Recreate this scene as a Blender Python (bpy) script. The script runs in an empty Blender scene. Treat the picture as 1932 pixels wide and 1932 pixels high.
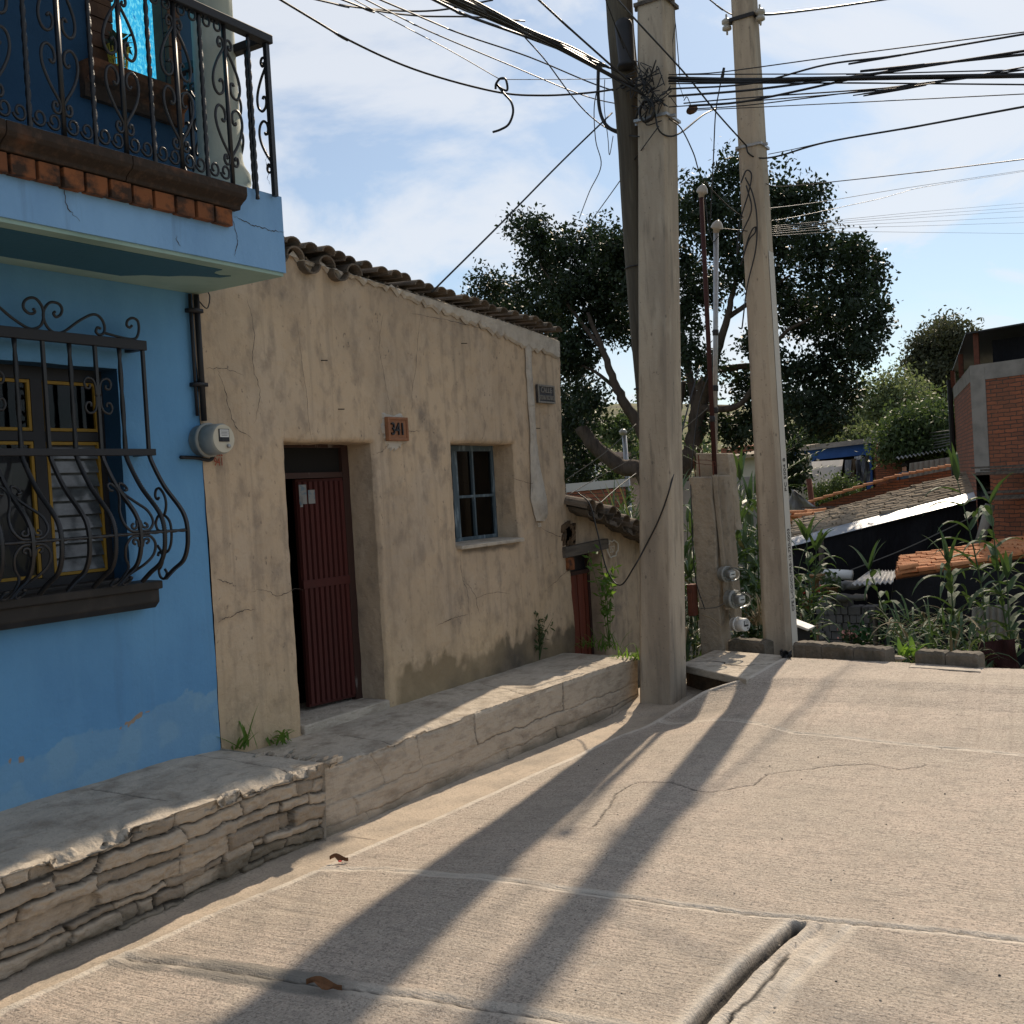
import bpy, math, random
import numpy as np
from mathutils import Vector, Matrix
random.seed(7); rng = np.random.default_rng(11)
S = bpy.context.scene; COL = S.collection
# ------------------------------------------------------------------ camera frame (X right of the street, Y along the street, Z up)
FL, CC, H = 2050.0, 966.0, 2.0                 # focal length and centre in units of a 1932 px wide picture, eye height
d1 = np.array([2240-CC, 853-CC, FL]); d1 /= np.linalg.norm(d1)
up = np.cross(np.array([0, 928-CC, FL]), d1); up /= np.linalg.norm(up); up = -up if up[1] > 0 else up
R = np.array([np.cross(d1, up), d1, up])
if R[0][0] < 0: R[0] = -R[0]
def ray(px, py): return R @ np.array([px-CC, py-CC, FL])
def onz(px, py, z):
    d = ray(px, py); t = (z-H)/d[2]; return Vector((d[0]*t, d[1]*t, z))
def onx(px, py, x):
    d = ray(px, py); t = x/d[0]; return Vector((x, d[1]*t, H+d[2]*t))
def ony(px, py, y):
    d = ray(px, py); t = y/d[1]; return Vector((d[0]*t, y, H+d[2]*t))
FX = -5.12                                     # plane of the two house fronts
AZ, EL = math.radians(-10.5), math.radians(38)
V = Vector
# ------------------------------------------------------------------ materials
MATS = {}
def lin(c): return tuple(c)+((1,) if len(c) == 3 else ())
def mat(name, col, rough=.85, layers=(), bump=(), metal=0, spec=.3, trans=None, emit=None, rand=None, glass=None):
    m = bpy.data.materials.new(name); m.use_nodes = True; nt = m.node_tree; N = nt.nodes; L = nt.links
    b = N['Principled BSDF']; out = N['Material Output']
    b.inputs['Roughness'].default_value = rough; b.inputs['Metallic'].default_value = metal; b.inputs['Specular IOR Level'].default_value = spec
    tc = N.new('ShaderNodeTexCoord')
    def tex(kind, scale, detail=5, rgh=.6, attr=None):
        if kind == 'attr':
            a = N.new('ShaderNodeAttribute'); a.attribute_name = scale; return a.outputs['Fac']
        if kind == 'island':
            g = N.new('ShaderNodeNewGeometry'); return g.outputs['Random Per Island']
        src = tc.outputs['Object']
        if attr:
            a = N.new('ShaderNodeAttribute'); a.attribute_name = attr; src = a.outputs['Vector']
        mp = N.new('ShaderNodeMapping'); L.new(src, mp.inputs['Vector'])
        sc = scale if isinstance(scale, (tuple, list)) else (scale,)*3
        mp.inputs['Scale'].default_value = sc
        mp.inputs['Location'].default_value = (random.uniform(-20, 20),)*3 if kind != 'brick' else (0, 0, 0)
        if kind == 'noise':
            t = N.new('ShaderNodeTexNoise'); t.inputs['Scale'].default_value = 1; t.inputs['Detail'].default_value = detail; t.inputs['Roughness'].default_value = rgh
            L.new(mp.outputs[0], t.inputs['Vector']); return t.outputs['Fac']
        if kind == 'vor' or kind == 'edge':
            t = N.new('ShaderNodeTexVoronoi'); t.inputs['Scale'].default_value = 1
            if kind == 'edge': t.feature = 'DISTANCE_TO_EDGE'
            L.new(mp.outputs[0], t.inputs['Vector']); return t.outputs['Distance']
        if kind == 'wave':
            t = N.new('ShaderNodeTexWave'); t.inputs['Scale'].default_value = 1; t.inputs['Distortion'].default_value = detail; t.inputs['Detail'].default_value = 2
            L.new(mp.outputs[0], t.inputs['Vector']); return t.outputs['Fac']
        if kind == 'brick':
            t = N.new('ShaderNodeTexBrick'); wn = N.new('ShaderNodeTexNoise'); wn.inputs['Scale'].default_value = 7; wn.inputs['Detail'].default_value = 3; L.new(mp.outputs[0], wn.inputs['Vector']); wm = N.new('ShaderNodeVectorMath'); wm.operation = 'MULTIPLY_ADD'; wm.inputs[1].default_value = (.05, .05, 0); L.new(wn.outputs['Color'], wm.inputs[0]); L.new(mp.outputs[0], wm.inputs[2]); L.new(wm.outputs[0], t.inputs['Vector'])
            t.inputs['Scale'].default_value = 1; t.inputs['Brick Width'].default_value = .26; t.inputs['Row Height'].default_value = .082
            t.inputs['Mortar Size'].default_value = .009; t.inputs['Mortar Smooth'].default_value = .3; t.inputs['Bias'].default_value = -.1
            t.inputs['Color1'].default_value = lin(detail[0]); t.inputs['Color2'].default_value = lin(detail[1]); t.inputs['Mortar'].default_value = lin(detail[2])
            return t
    def ramp(o, lo, hi):
        r = N.new('ShaderNodeMapRange'); r.inputs['From Min'].default_value = lo; r.inputs['From Max'].default_value = hi
        L.new(o, r.inputs['Value']); return r.outputs[0]
    rgb = N.new('ShaderNodeRGB'); rgb.outputs[0].default_value = lin(col); cur = rgb.outputs[0]; brickfac = None
    for l in layers:
        if l[0] == 'brick':
            t = tex('brick', (1, 1, 1), l[1], attr='bk'); cur = t.outputs['Color']; brickfac = t.outputs['Fac']; continue
        # (kind, scale, colour, lo, hi, amount[, detail])
        f = ramp(tex(l[0], l[1], l[6] if len(l) > 6 else 5), l[3], l[4])
        if l[5] != 1:
            mu = N.new('ShaderNodeMath'); mu.operation = 'MULTIPLY'; mu.inputs[1].default_value = l[5]; L.new(f, mu.inputs[0]); f = mu.outputs[0]
        mx = N.new('ShaderNodeMix'); mx.data_type = 'RGBA'; L.new(f, mx.inputs['Factor'])
        L.new(cur, mx.inputs['A']); mx.inputs['B'].default_value = lin(l[2]); cur = mx.outputs['Result']
    L.new(cur, b.inputs['Base Color'])
    nrm = None
    for kb in bump:                                # (kind, scale, strength, distance)
        bn = N.new('ShaderNodeBump'); bn.inputs['Strength'].default_value = kb[2]; bn.inputs['Distance'].default_value = kb[3]
        if kb[0] == 'brick': L.new(brickfac, bn.inputs['Height']); bn.invert = True
        else: L.new(tex(kb[0], kb[1], kb[4] if len(kb) > 4 else 6), bn.inputs['Height'])
        if nrm: L.new(nrm, bn.inputs['Normal'])
        nrm = bn.outputs[0]
    if nrm: L.new(nrm, b.inputs['Normal'])
    if trans:
        tr = N.new('ShaderNodeBsdfTranslucent'); tr.inputs['Color'].default_value = lin(trans[0]); ms = N.new('ShaderNodeMixShader'); ms.inputs[0].default_value = trans[1]
        L.new(b.outputs[0], ms.inputs[1]); L.new(tr.outputs[0], ms.inputs[2]); L.new(ms.outputs[0], out.inputs[0])
    if glass:                                      # thin pane: tinted see-through plus a fresnel reflection
        tp = N.new('ShaderNodeBsdfTransparent'); tp.inputs[0].default_value = lin(glass); gl = N.new('ShaderNodeBsdfGlossy'); gl.inputs['Roughness'].default_value = .04
        fr = N.new('ShaderNodeFresnel'); fr.inputs['IOR'].default_value = 1.35; ms = N.new('ShaderNodeMixShader')
        L.new(fr.outputs[0], ms.inputs[0]); L.new(tp.outputs[0], ms.inputs[1]); L.new(gl.outputs[0], ms.inputs[2]); L.new(ms.outputs[0], out.inputs[0])
    if emit:
        L.new(cur, b.inputs['Emission Color']); b.inputs['Emission Strength'].default_value = emit
    MATS[name] = m; return m
# ------------------------------------------------------------------ mesh building
def norm(v):
    v = V(v); return v.normalized() if v.length > 1e-9 else V((0, 0, 1))
def smooth_path(pts, n=8):
    """Catmull-Rom through the points."""
    p = [V(q) for q in pts]
    if len(p) < 3:
        return [p[0].lerp(p[1], i/n) for i in range(n+1)] if len(p) == 2 else p
    p = [2*p[0]-p[1]]+p+[2*p[-1]-p[-2]]; o = []
    for i in range(1, len(p)-2):
        a, b, c, d = p[i-1:i+3]
        for k in range(n):
            t = k/n; o.append(.5*((2*b)+(c-a)*t+(2*a-5*b+4*c-d)*t*t+(3*b-a-3*c+d)*t**3))
    o.append(p[-2]); return o
class MB:
    def __init__(s): s.v = []; s.f = []; s.m = []; s.bk = {}; s.cur = 0
    def add(s, vs, fs, m=None):
        o = len(s.v); s.v += [V(q) for q in vs]
        for f in fs: s.f.append([o+i for i in f]); s.m.append(s.cur if m is None else m)
        return o
    def quad(s, a, b, c, d, m=None): s.add([a, b, c, d], [(0, 1, 2, 3)], m)
    def wall(s, a, b, z0, z1, m=None, off=0):       # vertical wall a-b with brick coordinates
        a, b = V(a), V(b); L = ((b-a).xy).length
        zb = z1 if isinstance(z1, tuple) else (z1, z1)
        o = s.add([(a.x, a.y, z0), (b.x, b.y, z0), (b.x, b.y, zb[1]), (a.x, a.y, zb[0])], [(0, 1, 2, 3)], m)
        for i, q in enumerate([(off, z0), (off+L, z0), (off+L, zb[1]), (off, zb[0])]): s.bk[o+i] = q
    def box(s, lo, hi, m=None, jit=0):
        x0, y0, z0 = lo; x1, y1, z1 = hi; j = lambda: random.uniform(-jit, jit)
        vs = [(x+j(), y+j(), z+j()) for z in (z0, z1) for y in (y0, y1) for x in (x0, x1)]
        s.add(vs, [(0, 2, 3, 1), (4, 5, 7, 6), (0, 1, 5, 4), (2, 6, 7, 3), (0, 4, 6, 2), (1, 3, 7, 5)], m)
    def obox(s, c, ax, ay, az, m=None):             # oriented box from half-axis vectors
        c, ax, ay, az = V(c), V(ax), V(ay), V(az)
        vs = [c+i*ax+j*ay+k*az for k in (-1, 1) for j in (-1, 1) for i in (-1, 1)]
        s.add(vs, [(0, 2, 3, 1), (4, 5, 7, 6), (0, 1, 5, 4), (2, 6, 7, 3), (0, 4, 6, 2), (1, 3, 7, 5)], m)
    def prism(s, pts, ext, m=None):
        n = len(pts); e = V(ext); p = [V(q) for q in pts]
        s.add(p+[q+e for q in p], [list(range(n))[::-1], list(range(n, 2*n))]+[(i, (i+1) % n, n+(i+1) % n, n+i) for i in range(n)], m)
    def tube(s, path, r, n=6, cap=True, twist=0, m=None, flat=None):
        p = [V(q) for q in path]; k = len(p); rs = r if isinstance(r, (list, tuple)) else [r]*k
        t0 = norm(p[1]-p[0]); a = norm(t0.cross(V((0, 0, 1)) if abs(t0.z) < .9 else V((1, 0, 0)))); vs = []
        for i in range(k):
            t = norm(p[min(i+1, k-1)]-p[max(i-1, 0)]); a = norm(a-t*a.dot(t)); b = t.cross(a)
            for j in range(n):
                g = 2*math.pi*j/n+twist*i+(math.pi/4 if n == 4 else 0)
                vs.append(p[i]+a*(rs[i]*math.cos(g))+b*(rs[i]*math.sin(g)*(flat or 1)))
        fs = [(i*n+j, i*n+(j+1) % n, (i+1)*n+(j+1) % n, (i+1)*n+j) for i in range(k-1) for j in range(n)]
        if cap: fs += [list(range(n))[::-1], list(range((k-1)*n, k*n))]
        s.add(vs, fs, m)
    def lathe(s, c, prof, axis=(0, 0, 1), n=20, m=None):   # profile of (radius, height) along axis from c
        z = norm(axis); a = norm(z.cross(V((0, 1, 0)) if abs(z.y) < .9 else V((1, 0, 0)))); b = z.cross(a); c = V(c)
        vs = [c+z*h+a*(r*math.cos(2*math.pi*j/n))+b*(r*math.sin(2*math.pi*j/n)) for r, h in prof for j in range(n)]
        k = len(prof)
        fs = [(i*n+j, i*n+(j+1) % n, (i+1)*n+(j+1) % n, (i+1)*n+j) for i in range(k-1) for j in range(n)]
        fs += [list(range(n))[::-1], list(range((k-1)*n, k*n))]
        s.add(vs, fs, m)
    def ribbon(s, pts, w, nrm, m=None, jag=.3):     # thin irregular strip lying on a surface (a crack)
        p = smooth_path(pts, 11); nn = V(nrm); vs = []; wk = 0
        for i, q in enumerate(p):
            t = norm(p[min(i+1, len(p)-1)]-p[max(i-1, 0)]); b = nn.cross(t); ww = w*random.uniform(.35, 1.1)*(1-.8*abs(2*i/(len(p)-1)-1)**3)
            wk = wk*.8+random.uniform(-1, 1)*w*1.1; q = q+b*(wk+random.uniform(-1, 1)*w*jag*1.6)
            vs += [q-b*ww/2, q+b*ww/2]
        s.add(vs, [(2*i, 2*i+1, 2*i+3, 2*i+2) for i in range(len(p)-1)], m)
    def build(s, name, mats, parent=None, smooth=False, bevel=0):
        me = bpy.data.meshes.new(name); off = parent_off(parent)
        me.from_pydata([tuple(q-off) for q in s.v], [], s.f)
        for mm in (mats if isinstance(mats, (list, tuple)) else [mats]): me.materials.append(mm)
        me.polygons.foreach_set('material_index', s.m)
        if smooth: me.polygons.foreach_set('use_smooth', [True]*len(s.f))
        if s.bk:
            at = me.attributes.new('bk', 'FLOAT_VECTOR', 'POINT'); arr = np.zeros((len(s.v), 3), np.float32)
            for i, q in s.bk.items(): arr[i, :2] = q
            at.data.foreach_set('vector', arr.ravel())
        o = bpy.data.objects.new(name, me); COL.objects.link(o)
        if parent: o.parent = parent
        if bevel:
            bv = o.modifiers.new('bevel', 'BEVEL'); bv.width = bevel; bv.segments = 2; bv.limit_method = 'ANGLE'
        me.validate(); return o
ROOTOFF = {}
def parent_off(p):
    o = V((0, 0, 0))
    while p is not None:
        o = o+V(p.location); p = p.parent
    return o
def npmesh(name, v, f, mats, parent=None, attrs=None, smooth=True, midx=None):
    me = bpy.data.meshes.new(name); v = np.asarray(v, np.float32)-np.array(parent_off(parent), np.float32); f = np.asarray(f, np.int32); k = f.shape[1]
    me.vertices.add(len(v)); me.vertices.foreach_set('co', v.ravel())
    me.loops.add(f.size); me.loops.foreach_set('vertex_index', f.ravel())
    me.polygons.add(len(f)); me.polygons.foreach_set('loop_start', np.arange(0, f.size, k, dtype=np.int32))
    for mm in (mats if isinstance(mats, (list, tuple)) else [mats]): me.materials.append(mm)
    if midx is not None: me.polygons.foreach_set('material_index', np.asarray(midx, np.int32))
    me.polygons.foreach_set('use_smooth', np.full(len(f), smooth))
    me.update(calc_edges=True)
    for a, d in (attrs or {}).items():
        at = me.attributes.new(a, 'FLOAT', 'POINT'); at.data.foreach_set('value', np.asarray(d, np.float32).ravel())
    o = bpy.data.objects.new(name, me); COL.objects.link(o)
    if parent: o.parent = parent
    return o
def gridfaces(nu, nv, keep=None):
    i, j = np.meshgrid(np.arange(nu-1), np.arange(nv-1), indexing='ij'); a = (i*nv+j).ravel()
    f = np.stack([a, a+nv, a+nv+1, a+1], 1)
    return f if keep is None else f[keep.ravel()]
def thing(name, label, cat, loc=(0, 0, 0), group=None):
    o = bpy.data.objects.new(name, None); o.empty_display_size = .2; COL.objects.link(o); o.location = loc
    return tag(o, label, cat, group)
def tag(o, label, cat, group=None, kind=None):
    o['label'] = label; o['category'] = cat
    if group: o['group'] = group
    if kind: o['kind'] = kind
    return o
def struct(o): o['kind'] = 'structure'; return o
def copy_tree(o, parent=None, loc=None, rz=None, sc=None, label=None):
    c = o.copy(); COL.objects.link(c)
    if parent: c.parent = parent
    if loc is not None: c.location = loc
    if rz is not None: c.rotation_euler.z = rz
    if sc is not None: c.scale = (sc,)*3
    if label: c['label'] = label
    for ch in list(o.children): copy_tree(ch, c)
    return c
def text_mb(mb, txt, size, org, ux, uz, thick=.004, m=None, align='CENTER', shear=0):
    """Raised lettering laid on the plane org + ux*x + uz*y."""
    cu = bpy.data.curves.new('lettering', 'FONT'); cu.body = txt; cu.size = size; cu.extrude = thick/2; cu.align_x = align; cu.align_y = 'CENTER'; cu.resolution_u = 3
    ob = bpy.data.objects.new('lettering', cu); COL.objects.link(ob); me = ob.to_mesh()
    ux, uz, org = V(ux), V(uz), V(org); nn = ux.normalized().cross(uz.normalized())
    mb.add([org+ux*q.co.x+uz*q.co.y+nn*(q.co.z+thick/2) for q in me.vertices], [list(p.vertices) for p in me.polygons], m)
    ob.to_mesh_clear(); bpy.data.objects.remove(ob); bpy.data.curves.remove(cu)
def fbm(x, y, seed=0, octs=4, rot=.7):
    """cheap smooth value noise on arrays, about -1..1"""
    r = np.random.default_rng(seed); o = 0; amp = 1; tot = 0
    for k in range(octs):
        T = r.random((64, 64))*2-1; xi = np.floor(x).astype(int); yi = np.floor(y).astype(int); fx = x-xi; fy = y-yi
        fx = fx*fx*(3-2*fx); fy = fy*fy*(3-2*fy); g = lambda a, b: T[a % 64, b % 64]
        o = o+amp*((g(xi, yi)*(1-fx)+g(xi+1, yi)*fx)*(1-fy)+(g(xi, yi+1)*(1-fx)+g(xi+1, yi+1)*fx)*fy)
        tot += amp; amp *= .5; x, y = x*2.03+3.1, y*2.03+1.7
    return o/tot
def pdist(X, Y, pts):
    """distance of grid points to a polyline"""
    D = np.full(X.shape, 1e9)
    for (ax, ay), (bx, by) in zip(pts[:-1], pts[1:]):
        dx, dy = bx-ax, by-ay; t = np.clip(((X-ax)*dx+(Y-ay)*dy)/(dx*dx+dy*dy+1e-12), 0, 1)
        D = np.minimum(D, np.hypot(X-ax-t*dx, Y-ay-t*dy))
    return D
sst = lambda t: np.clip(t, 0, 1)**2*(3-2*np.clip(t, 0, 1))
# leaves: many leaf-sized faces
def leaf_quads(C, size, aspect=.5, droop=.3, outward=None):
    n = len(C); d = rng.normal(size=(n, 3)); d[:, 2] -= droop
    if outward is not None: d += outward
    d /= np.linalg.norm(d, axis=1)[:, None]; w = np.cross(d, rng.normal(size=(n, 3))); w /= np.linalg.norm(w, axis=1)[:, None]+1e-9
    L = size*rng.uniform(.6, 1.3, n)[:, None]
    v = np.stack([C, C+d*L*.5+w*L*aspect*.5, C+d*L, C+d*L*.5-w*L*aspect*.5], 1).reshape(-1, 3)
    return v, np.arange(4*n).reshape(n, 4)
def crown_pts(blobs, n, twig=.28, shell=.55):
    """blobs: (centre, (rx,ry,rz)); leaf centres gathered into twigs that fill the outer part of every blob"""
    vol = np.array([b[1][0]*b[1][1]*b[1][2] for b in blobs])**.7; cnt = (vol/vol.sum()*n).astype(int); out = []
    for (c, r), k in zip(blobs, cnt):
        nt = max(6, k//26); u = rng.normal(size=(nt, 3)); u /= np.linalg.norm(u, axis=1)[:, None]
        rad = rng.uniform(shell**2, 1.08, nt)**.5*(1+.16*rng.normal(size=nt))
        tw = np.array(c)+u*rad[:, None]*np.array(r); pick = rng.integers(0, nt, k)
        out.append(tw[pick]+rng.normal(size=(k, 3))*twig*rng.uniform(.5, 1.1, (k, 1))*np.array([1, 1, .8]))
    return np.concatenate(out)
SUN, SKY, EXPO, CLX, CLY, CLOUD, TINT = 4.6, .09, 0.2, 8.2, 7.7, (8.3, 8.55, 9.0, 1), (.78, .92, 1.0, 1)
# ------------------------------------------------------------------ the materials of the place
plaster = mat('tan_plaster', (.515, .39, .265), .95, [('noise', (1.1, 1.1, .8), (.30, .24, .18), .45, .66, .6), ('noise', (2.6, 2.6, 1.5), (.50, .395, .29), .5, .68, .7), ('noise', (8, 8, 5), (.24, .19, .145), .5, .68, .6), ('noise', (5, 13, .5), (.23, .185, .14), .52, .74, .55), ('noise', (3.3, 3.3, 2.6), (.15, .125, .105), .60, .74, .7), ('noise', (26, 26, 18), (.11, .09, .075), .64, .74, .8), ('noise', (60, 60, 60), (.5, .41, .31), .58, .72, .4), ('attr', 'damp_dark', (.065, .058, .047), .1, .9, .9), ('attr', 'warm', (.56, .41, .22), 0, 1, .45)], [('noise', 5, .6, .04), ('noise', 18, .4, .02), ('noise', 70, .4, .006)])
crackm = mat('crack_dark', (.06, .05, .042), 1)
mortar = mat('pale_mortar', (.50, .45, .38), .95, [('noise', 7, (.32, .28, .24), .45, .7, .8), ('noise', 30, (.22, .19, .16), .6, .75, .6)], [('noise', 14, .8, .03)])
bluew = mat('blue_paint', (.125, .31, .53), .85, [('noise', 1.3, (.095, .245, .45), .4, .7, .7), ('noise', (4, 5, .8), (.15, .35, .57), .5, .75, .5), ('noise', (7, 9, .7), (.10, .22, .38), .6, .78, .5), ('noise', 40, (.13, .29, .50), .55, .75, .4), ('attr', 'peel', (.25, .40, .50), .2, .8, .55), ('attr', 'bare', (.33, .24, .16), .4, .6, .95)], [('noise', 26, .5, .012), ('noise', 120, .3, .004)])
bluel = mat('light_blue_paint', (.22, .41, .65), .8, [('noise', (2, 2, .8), (.15, .30, .52), .42, .7, .7), ('noise', (7, 9, .9), (.10, .17, .27), .58, .8, .55)], [('noise', 30, .35, .01)])
blued = mat('shaded_blue_paint', (.018, .065, .135), .8, [('noise', 2, (.013, .05, .105), .4, .7, .8)], [('noise', 30, .3, .01)])  # house blue darkened: shade under the porch and in the reveal put into the colour
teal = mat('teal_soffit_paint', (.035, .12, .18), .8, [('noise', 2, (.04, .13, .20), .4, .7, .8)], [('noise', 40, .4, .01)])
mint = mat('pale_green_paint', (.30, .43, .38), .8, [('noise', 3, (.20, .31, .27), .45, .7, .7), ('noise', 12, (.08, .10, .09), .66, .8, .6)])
colm = mat('grey_green_column_paint', (.47, .49, .41), .8, [('noise', (4, 4, 1), (.30, .35, .33), .45, .7, .7)], [('noise', 30, .2, .01)])
iron = mat('black_iron', (.012, .012, .014), .45, [('noise', 20, (.03, .025, .022), .5, .75, .6)], spec=.5)
ironb = mat('dark_iron_frame', (.02, .02, .023), .5)
yellow = mat('yellow_frame', (.27, .16, .02), .6, [('noise', 20, (.20, .12, .02), .45, .7, .6)])
pane = mat('window_pane', (.02, .02, .02), .1, glass=(.35, .37, .40))
louvre = mat('louvre_glass', (.10, .115, .125), .12, [('noise', (2, 5, 9), (.035, .04, .045), .42, .62, .9)], spec=.6)
cloth = mat('white_curtain', (.62, .60, .58), .95, [('wave', (1, 9, .4), (.45, .43, .42), .3, .9, .6, 3)], trans=((.5, .48, .46), .25))
dark = mat('dark_room', (.012, .011, .010), 1)  # near-black colour holds the shade of unlit rooms and openings
cyan = mat('hammered_cyan_glass_glow', (.03, .42, .72), .3, [('noise', (26, 60, 34), (.25, .85, 1.0), .48, .66, .9), ('noise', (14, 34, 20), (.01, .17, .42), .56, .7, .9)], emit=.75)  # emission stands in for daylight passing through the pane
brickb = mat('brown_brick', (.10, .055, .035), .9, [('noise', 6, (.05, .03, .022), .45, .7, .8), ('noise', 25, (.16, .085, .05), .55, .75, .5)], [('noise', 20, .5, .01)])
brickf = mat('orange_fascia_brick', (.24, .088, .034), .9, [('island', '', (.15, .06, .028), .2, 1, .8), ('noise', (7, 7, 9), (.035, .024, .018), .46, .60, .95)], [('noise', 40, .5, .006)])
corn = mat('terracotta_moulding', (.20, .085, .04), .85, [('noise', (2, 1.6, 2), (.025, .02, .016), .38, .52, .95), ('noise', 25, (.10, .06, .04), .5, .75, .6)], [('noise', 30, .6, .008)])
sillm = mat('black_stone_sill', (.022, .020, .019), .6, [('noise', 8, (.06, .05, .045), .5, .75, .6)])
conc = mat('pole_concrete', (.42, .35, .265), .9, [('noise', (4, 4, .6), (.27, .225, .175), .42, .62, .85), ('noise', (6, 6, .22), (.17, .145, .115), .56, .72, .7), ('noise', (9, 9, 2.2), (.46, .395, .31), .54, .7, .6), ('noise', (16, 16, 2), (.17, .145, .115), .55, .7, .65), ('noise', 45, (.10, .085, .07), .64, .73, .85), ('vor', (9, 9, 5), (.12, .10, .08), .11, .05, .7)], [('noise', 30, .4, .01), ('noise', 7, .3, .02)])
oldc = mat('old_column_concrete', (.36, .31, .24), .95, [('noise', (3, 3, .8), (.22, .19, .15), .4, .7, .8), ('noise', 12, (.14, .12, .095), .55, .75, .7)], [('noise', 12, .8, .03), ('noise', 50, .5, .01)])
wood = mat('weathered_pole_wood', (.10, .085, .062), .9, [('noise', (14, 14, .7), (.055, .046, .035), .4, .65, .9), ('noise', (30, 30, 1.2), (.15, .13, .095), .55, .75, .6)], [('noise', (30, 30, 1), .7, .012)])
beam = mat('grey_beam_wood', (.13, .11, .09), .95, [('noise', (20, 2, 20), (.05, .045, .04), .4, .65, .9)], [('noise', (24, 3, 24), .8, .015)])
cab = mat('black_cable', (.012, .012, .013), .5, spec=.4)
cabg = mat('grey_cable', (.10, .095, .085), .6)
steel = mat('galvanised_steel', (.36, .37, .38), .45, [('noise', 12, (.22, .22, .22), .45, .7, .7)], metal=.6)
rust = mat('rusty_pipe', (.13, .045, .028), .85, [('noise', 14, (.06, .028, .02), .45, .7, .8)])
porc = mat('porcelain', (.36, .34, .30), .3)
reddoor = mat('red_steel_door', (.060, .009, .006), .8, [('noise', (3, 3, 1), (.034, .007, .005), .4, .7, .7), ('noise', 30, (.03, .012, .01), .62, .75, .6)], spec=.4)
redwood = mat('red_wood_door', (.15, .035, .018), .6, [('noise', (30, 30, 1.5), (.075, .02, .012), .45, .7, .8)])
jamb = mat('worn_door_frame', (.045, .022, .017), .7, [('noise', (14, 14, 3), (.22, .20, .18), .64, .70, .8)])
mastm = mat('maroon_pipe', (.05, .018, .016), .8); paper = mat('torn_paper', (.22, .22, .21), .9, [('noise', 30, (.10, .16, .20), .52, .6, .8)])
bluesteel = mat('faded_blue_window_steel', (.07, .10, .12), .6, [('noise', (18, 18, 5), (.24, .30, .34), .52, .68, .8), ('noise', 30, (.10, .06, .04), .66, .76, .7)])
tile = mat('old_roof_tile', (.12, .097, .075), .95, [('island', '', (.19, .145, .105), 0, 1, .7), ('noise', 9, (.05, .045, .038), .48, .7, .8), ('noise', 30, (.30, .27, .22), .62, .76, .5)], [('noise', 25, .6, .012)])
tileo = mat('orange_roof_tile', (.46, .17, .065), .9, [('island', '', (.52, .25, .12), 0, 1, .8), ('noise', 12, (.20, .09, .05), .5, .72, .7)], [('noise', 30, .4, .01)])
tileg = mat('weathered_brown_tile', (.26, .215, .16), .95, [('island', '', (.38, .30, .215), .2, 1, .7), ('island', '', (.09, .07, .05), .8, 1, .6), ('noise', 8, (.09, .075, .05), .5, .7, .8)], [('noise', 30, .5, .01)])
walk = mat('sidewalk_concrete', (.52, .455, .37), .95, [('noise', 2, (.40, .35, .285), .42, .62, .6), ('noise', (9, 3, 9), (.30, .265, .215), .52, .7, .4), ('noise', 50, (.22, .19, .155), .6, .75, .5), ('attr', 'stone', (.43, .35, .26), 0, 1, .75), ('attr', 'tone', (.19, .155, .115), .3, 1, .7), ('noise', (5, 5, 14), (.20, .16, .12), .5, .68, .6), ('noise', (14, 6, 60), (.24, .195, .145), .54, .7, .5), ('attr', 'foot_dark', (.10, .09, .065), .2, 1, .8), ('attr', 'crack', (.05, .043, .035), .2, .9, .9)], [('noise', 12, .8, .03), ('noise', (10, 7, 55), .5, .012), ('noise', 80, .6, .008)])
roadm = mat('road_concrete', (.50, .41, .335), .85, [('noise', 34, (.24, .20, .165), .54, .66, .55, 4), ('noise', 1.2, (.36, .31, .25), .4, .7, .7), ('noise', 4, (.47, .41, .335), .5, .72, .6), ('noise', .7, (.40, .345, .28), .45, .62, .7), ('noise', 14, (.30, .26, .215), .5, .68, .5), ('noise', 70, (.17, .145, .12), .52, .64, .8, 3), ('noise', 130, (.66, .59, .50), .55, .68, .65, 2), ('vor', 55, (.13, .11, .09), .24, .12, .5), ('noise', (8, 8, 8), (.27, .235, .195), .52, .7, .45), ('noise', (2.5, 60, 2.5), (.20, .17, .14), .55, .68, .5), ('noise', (60, 2, 3), (.56, .50, .42), .58, .72, .3), ('attr', 'trowel', (.64, .575, .485), .15, .9, .8), ('attr', 'broom', (.27, .225, .18), .15, 1, .35), ('attr', 'soot', (.20, .185, .16), .2, 1, .9), ('attr', 'crack', (.035, .03, .025), .2, .8, .95)], [('noise', 75, .8, .012), ('noise', (3, 55, 3), .6, .012), ('noise', 170, .6, .005)], spec=.35)
gutm = mat('gutter_concrete', (.48, .395, .305), .9, [('noise', 3, (.29, .25, .20), .42, .7, .8), ('noise', 70, (.23, .20, .16), .52, .68, .7), ('noise', (30, 3, 30), (.27, .23, .185), .55, .7, .5), ('attr', 'crack', (.06, .05, .04), .2, .8, .9)], [('noise', 60, .6, .012)])
blockm = mat('mossy_kerb_block', (.17, .145, .115), .95, [('noise', 6, (.09, .08, .06), .42, .66, .8), ('noise', 40, (.27, .235, .19), .6, .75, .6)], [('noise', 30, .8, .02)])
grey = mat('grey_block', (.15, .145, .14), .95, [('island', '', (.24, .23, .22), .2, 1, .6), ('noise', 12, (.08, .08, .078), .5, .7, .6)], [('noise', 40, .6, .01)])
earth = mat('ground_earth', (.10, .085, .05), 1, [('noise', .06, (.16, .17, .05), .42, .6, .9), ('noise', .4, (.06, .085, .025), .45, .6, .8), ('noise', (.03, .12, .2), (.30, .25, .11), .55, .68, .7), ('noise', 3, (.05, .05, .03), .5, .7, .5)], [('noise', 2, .6, .1)])
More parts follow.
